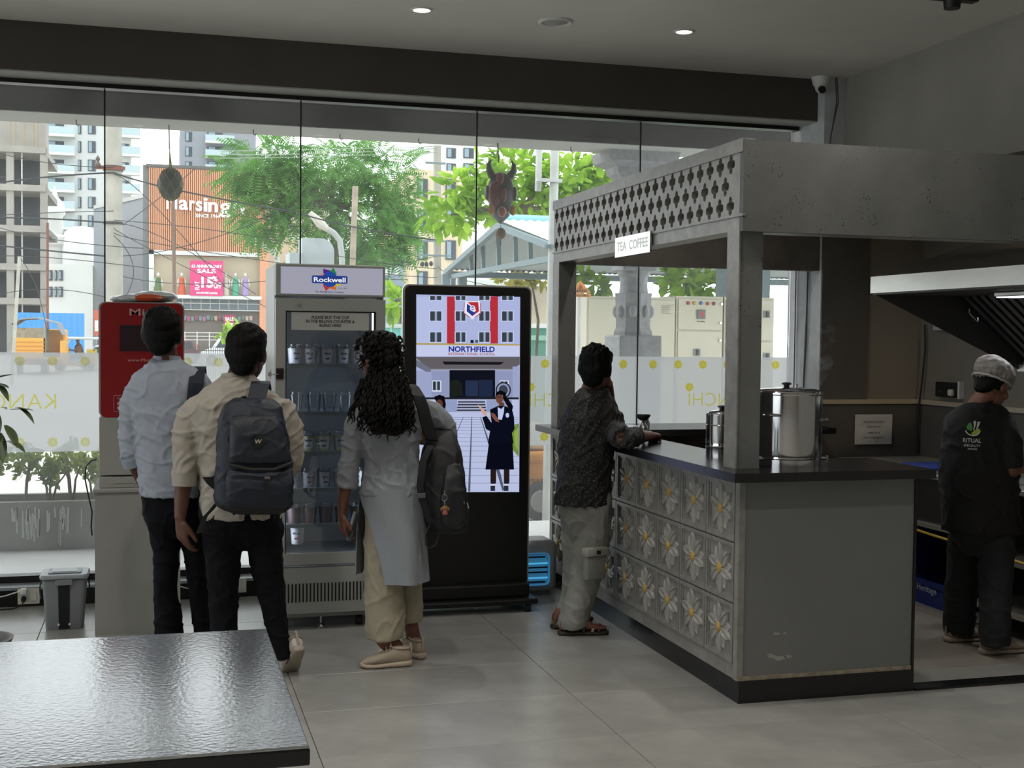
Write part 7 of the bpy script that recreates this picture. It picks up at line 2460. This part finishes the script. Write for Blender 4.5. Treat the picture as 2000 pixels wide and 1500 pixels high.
# building with air-conditioning units
Y = 60
acb = block('blue-grey office building with outdoor air conditioners', 60, 702, 790, 488, M('office_blue', '8b9aa8', .7), [(706, 730, 0), (765, 785, 0)], 48, 560, 2)
for px in (725, 748, 770):
    for r in (503, 530):
        q = bz(px, r, Y - .5)
        w = part('air_conditioner', MB().rbox(q.x - .22, q.x + .22, Y - .6, Y - .3, q.z - .18, q.z + .18, .02), m_cw, acb)
        part('fan_grille', MB().cyl((q.x - .05, Y - .62, q.z), (q.x - .05, Y - .6, q.z), .12, .12, 16), m_tr, w, True)
for r in (517, 546):
    part('service_rail', MB().box(bz(702, r, Y).x, bz(790, r, Y).x, Y - .9, Y - .85, bz(750, r + 2, Y).z, bz(750, r, Y).z), m_dk, acb)
# duct elbow beyond the fridge
du = thing('vent_duct', 'galvanised ventilation duct elbow rising behind the fridge', 'duct', at(620, 600, 16), world=True)
m_gal = M('galvanised', 'b0b8ba', .4, .6, var=.1, vscale=6)
a, b = at(590, 520, 16), at(653, 466, 16)
prof = [(a.x, GZ), (a.x, b.z)] + [(b.x - .17 + .17 * math.cos(PI / 2 - PI / 2 * i / 6), b.z - .17 + .17 * math.sin(PI / 2 - PI / 2 * i / 6)) for i in range(7)] + [(b.x, GZ)]
part('elbow', MB().prism(prof, (0, 16, 0), UX, UZ, (0, .45, 0)), m_gal, du)
part('flange', MB().box(a.x - .16, a.x, 15.95, 16.5, GZ, at(590, 494, 16).z), m_gal, du)

# turquoise skip and boundary walls
sk = thing('turquoise_skip', 'turquoise metal skip standing behind the signboard', 'skip', at(785, 690, 25), world=True)
a, b = at(752, 640, 25), at(812, 700, 25)
part('body', MB().box(a.x, b.x, 25, 26.5, GZ, a.z), M('skip_turquoise', '7fd0c8', .5), sk)
for i in range(3):
    x = a.x + (b.x - a.x) * (.15 + .33 * i)
    part('rib', MB().box(x, x + .06, 24.94, 25, GZ, a.z), M('skip_turquoise', '7fd0c8', .5), sk)
part('rim', MB().box(a.x - .04, b.x + .04, 24.92, 26.55, a.z, a.z + .08), M('skip_rim', 'b9c9c0', .6), sk)
gs = thing('green_skip', 'dark green metal container behind the pipe pole', 'container', at(1060, 690, 24), world=True)
a, b = at(1000, 640, 24), at(1165, 700, 24)
part('body', MB().box(a.x, b.x, 24, 25.5, GZ, a.z), M('container_green', '3f7f6c', .5), gs)
part('band', MB().box(a.x, b.x, 23.96, 24, at(1060, 665, 24).z, at(1060, 655, 24).z), M('container_band', '7fae9c', .5), gs)
part('lid', MB().box(a.x - .05, b.x + .05, 23.95, 25.5, a.z, at(1060, 632, 24).z), m_cw, gs)
bw_ = thing('boundary_wall', 'stained beige boundary wall behind the signboard and shed', 'wall', at(1000, 690, 28), world=True)
a, b = at(905, 556, 28), at(1140, 690, 28)
part('wall', MB().box(a.x, b.x, 28, 28.3, GZ, a.z), M('wall_beige', 'a89c88', .85, var=.25, vscale=.8), bw_)
part('coping', MB().box(a.x - .1, b.x, 27.95, 28.35, a.z, a.z + .12), m_cw, bw_)

# ---- street life: fence, vehicles, railing
fe_ = thing('site_fence', 'bright blue corrugated sheet fence along the building site', 'fence', bz(90, 690, 75), world=True)
m_bl = M('fence_blue', '3d8fd6', .5)
for i in range(12):
    x = bz(28 + i * 11.4, 640, 75).x
    x2 = bz(28 + (i + 1) * 11.4, 640, 75).x
    part('panel', MB().add([(x, 75, GZ), ((x + x2) / 2, 74.94, GZ), (x2, 75, GZ), (x2, 75, bz(90, 611, 75).z), ((x + x2) / 2, 74.94, bz(90, 611, 75).z), (x, 75, bz(90, 611, 75).z)], [(0, 1, 4, 5), (1, 2, 3, 4)]), m_bl, fe_)
tr_ = thing('mini_truck', 'yellow mini truck with a grey tarpaulin over its open back', 'truck', bz(60, 690, 55), world=True)
Y = 55
x0, x1 = bz(23, 660, Y).x, bz(88, 660, Y).x
x2 = bz(120, 660, Y).x
m_ty = M('truck_yellow', 'd99a2c', .5)
part('tailboard', MB().box(x0, x1, Y, Y + .1, .55, bz(60, 660, Y).z), m_ty, tr_)
for r in (667, 675, 683):
    part('tail_rib', MB().box(x0, x1, Y - .04, Y, bz(60, r + 1.5, Y).z, bz(60, r, Y).z), M('rib_yellow', 'b57f20', .5), tr_)
part('bed', MB().box(x0, x2, Y + .1, Y + 2.4, .5, .6).box(x2 - .06, x2, Y + .1, Y + 2.4, .6, bz(60, 665, Y).z), m_ty, tr_)
tz0, tz1 = bz(60, 632, Y).z, bz(60, 622, Y).z
rows = []
for yy in (Y, Y + 2.4):
    rows.append([V((x0 - .05, yy, tz0 - .05)), V((x0 + .3, yy, tz1)), V((x1 - .3, yy, tz1 + .06)), V((x2 - .15, yy, tz0 + .05)), V((x2 + .05, yy, tz0 - .45)), V((x2 + .02, yy, tz0 - .45)), V((x2 - .2, yy, tz0)), V((x1 - .3, yy, tz1)), V((x0 + .3, yy, tz1 - .06)), V((x0 - .02, yy, tz0 - .09))])
part('tarpaulin', MB().loft(rows), M('tarp_grey', '7c848a', .7, var=.15, vscale=3), tr_, True)
part('load', MB().box(x0 + .1, x1, Y + .5, Y + 2, .6, bz(60, 640, Y).z), M('load_sack', 'a59a84', .9, var=.3, vscale=6), tr_)
for x in (x0, x1 - .06):
    part('hoop_post', MB().box(x, x + .06, Y, Y + .06, .6, tz0), m_tr, tr_)
for x in (x0 + .25, x1 - .1):
    part('wheel', MB().cyl((x - .1, Y + .6, GZ + .3), (x + .1, Y + .6, GZ + .3), .3, .3, 18), M('tyre', '4a4a4a', .8), tr_, True)
part('cab', MB().rbox(x0 + .1, x2, Y + 2.45, Y + 3.9, GZ + .35, 1.75, .1, 2), m_ty, tr_)


def car(lab, px0, px1, row, Y, col, name='parked_car'):
    """small car seen from the side"""
    a, b = bz(px0, row, Y), bz(px1, row, Y)
    L = b.x - a.x
    k = thing(name, lab, 'car', ((a.x + b.x) / 2, Y + .8, GZ), world=True)
    H = a.z - GZ
    prof = [(0, .2), (.02, .48), (.1, .55), (.22, .62), (.34, .96), (.42, 1), (.72, 1), (.82, .93), (.93, .62), (.99, .56), (1, .25), (.97, .18), (.03, .16)]
    part('body', MB().prism([(a.x + u * L, GZ + w * H) for u, w in prof], (0, Y, 0), UX, UZ, (0, 1.6, 0)), M('car_' + col, col, .3), k)
    part('side_window', MB().prism([(a.x + u * L, GZ + w * H) for u, w in ((.27, .64), (.36, .92), (.53, .95), (.53, .64))], (0, Y - .02, 0), UX, UZ, (0, .03, 0)), M('car_glass', '3a444c', .15), k)
    part('side_window', MB().prism([(a.x + u * L, GZ + w * H) for u, w in ((.56, .64), (.56, .95), (.72, .95), (.86, .64))], (0, Y - .02, 0), UX, UZ, (0, .03, 0)), M('car_glass', '3a444c', .15), k)
    part('tail_lamp', MB().box(b.x - L * .05, b.x - L * .01, Y - .03, Y + .2, GZ + H * .5, GZ + H * .85), M('tail_red', 'b0202c', .3), k)
    for u in (.2, .8):
        w = part('wheel', MB().cyl((a.x + u * L, Y - .03, GZ + .3), (a.x + u * L, Y + .18, GZ + .3), .3, .3, 18), M('tyre', '4a4a4a', .8), k, True)
        part('hub', MB().cyl((a.x + u * L, Y - .05, GZ + .3), (a.x + u * L, Y - .03, GZ + .3), .17, .18, 14), M('hub_grey', '9c9c98', .5), w, True)
    return k


car('white hatchback with red tail lamps parked before the orange shop', 392, 500, 659, 72, 'd8dadb')
car('dark grey car with a red roof line parked behind the white hatchback', 330, 388, 665, 76, '6a4048')
car('white van-like car half hidden by the red machine on the street', 152, 240, 674, 62, 'dadcdd')
au = thing('auto_rickshaw', 'auto rickshaw with white canopy and driver on the street', 'rickshaw', bz(140, 690, 60), world=True)
Y = 60
x0, x1 = bz(108, 660, Y).x, bz(178, 660, Y).x
H1 = bz(140, 658, Y).z
part('canopy', MB().rbox(x0 + .3, x1 + .3, Y, Y + 1.3, H1 - .12, H1, .05, 2), M('canopy_pale', 'b9c4c6', .6), au, True)
part('body', MB().prism([(x0, .2), (x0 + .05, .6), (x0 + .35, .95), (x0 + .55, .95), (x0 + .6, .3), (x1 - .2, .3), (x1 - .2, .85), (x1 + .2, .85), (x1 + .2, .1), (x0, .1)], (0, Y + .05, 0), UX, UZ, (0, 1.2, 0)), M('rickshaw_yellow', 'b39a3c', .5), au)
part('windscreen', MB().prism([(x0 + .3, .95), (x0 + .55, H1 - .1), (x0 + .6, H1 - .1), (x0 + .38, .95)], (0, Y + .1, 0), UX, UZ, (0, 1.1, 0)), m_gls, au)
for x in (x0 + .2, x1 - .1):
    part('wheel', MB().cyl((x, Y, GZ + .24), (x, Y + .12, GZ + .24), .24, .24, 16), M('tyre', '4a4a4a', .8), au, True)
part('rear_post', MB().box(x1 + .1, x1 + .16, Y + .05, Y + .12, .8, H1 - .1), m_tr, au)
dv = person('person driving the auto rickshaw in a brown shirt on the street', (x0 + 1.0, Y + .6, .3))
db_ = MB()
ctr = V((x0 + 1.0, Y + .6, 0))
limb(db_, [(ctr + V((0, 0, .5)), .18), (ctr + V((-.03, 0, .8)), .2), (ctr + V((-.05, 0, 1.05)), .14), (ctr + V((-.06, 0, 1.12)), .06), (ctr + V((-.08, 0, 1.25)), .1)], 12)
limb(db_, [(ctr + V((-.05, -.2, 1.0)), .06), (ctr + V((-.2, -.2, .8)), .05), (ctr + V((-.45, -.15, .85)), .04)], 8)
limb(db_, [(ctr + V((0, -.1, .5)), .1), (ctr + V((-.4, -.1, .5)), .08), (ctr + V((-.45, -.1, .2)), .06)], 8)
link('body', remesh('body', db_, .03, M('driver_brown', '6e5440', .8), 2), dv)
rl = thing('street_railing', 'white tubular railing in front of the orange shop', 'railing', bz(400, 690, 80), world=True)
for r in (649, 656, 663):
    part('rail', MB().box(bz(358, r, 80).x, bz(432, r, 80).x, 80, 80.06, bz(400, r + 1.6, 80).z, bz(400, r, 80).z), m_cw, rl)
for px in (360, 384, 408, 430):
    part('post', MB().box(bz(px, 660, 80).x, bz(px + 2, 660, 80).x, 79.98, 80.08, GZ, bz(400, 648, 80).z), m_cw, rl)
fn_ = thing('median_fence', 'dark hooped iron fence along the road divider', 'fence', bz(400, 690, 50), world=True)
for i in range(26):
    x = bz(355 + i * 4.4, 680, 50).x
    w = .04
    zt2 = bz(400, 676, 50).z
    part('hoop', MB().tube([(x, 50, GZ), (x, 50, zt2 - .03), (x + w, 50, zt2), (x + 2 * w, 50, zt2 - .03), (x + 2 * w, 50, GZ)], .009, 5), M('iron_dark', '3c3a38', .7), fn_)
part('rail', MB().box(bz(350, 684, 50).x, bz(475, 684, 50).x, 49.98, 50.02, bz(400, 685.5, 50).z, bz(400, 684, 50).z), M('iron_dark', '3c3a38', .7), fn_)
pr = thing('sidewalk_board', 'red and white upright notice board behind the red machine', 'board', bz(187, 690, 65), world=True)
a, b = bz(183, 655, 65), bz(194, 606, 65)
part('board', MB().box(a.x, b.x, 65, 65.05, a.z, b.z), M('board_red', 'b5563c', .6), pr)
part('panel', MB().box(a.x + .05, b.x - .05, 64.97, 65, a.z + .2, b.z - .5), m_cw, pr)
part('leg', MB().box(a.x + .1, a.x + .16, 65, 65.05, GZ, a.z), m_tr, pr)

# ------------------------------------------------------------------ steam from the urn
def steam():
    m = bpy.data.materials.new('steam')
    m.use_nodes = True
    nt = m.node_tree
    nt.nodes.clear()
    o = nt.nodes.new('ShaderNodeOutputMaterial')
    pv = nt.nodes.new('ShaderNodeVolumePrincipled')
    pv.inputs['Color'].default_value = (.9, .9, .9, 1)
    tc, n, r = nt.nodes.new('ShaderNodeTexCoord'), nt.nodes.new('ShaderNodeTexNoise'), nt.nodes.new('ShaderNodeMapRange')
    n.inputs['Scale'].default_value = 13
    n.inputs['Detail'].default_value = 4
    n.inputs['Distortion'].default_value = 1.2
    nt.links.new(tc.outputs['Object'], n.inputs['Vector'])
    r.inputs['From Min'].default_value, r.inputs['From Max'].default_value = .5, .72
    r.inputs['To Min'].default_value, r.inputs['To Max'].default_value = 0, 9
    nt.links.new(n.outputs['Fac'], r.inputs['Value'])
    nt.links.new(r.outputs['Result'], pv.inputs['Density'])
    nt.links.new(pv.outputs[0], o.inputs['Volume'])
    mb = MB()
    pts = [(at(1590, 758, 5.3), .025), (at(1598, 735, 5.3), .04), (at(1608, 705, 5.3), .05), (at(1612, 670, 5.3), .055), (at(1614, 645, 5.3), .05), (at(1612, 628, 5.3), .02)]
    limb(mb, pts, 14, 4)
    return single('steam', mb, m, 'thin white steam drifting up from the large urn', 'steam', smooth=True, kind='stuff')


steam()
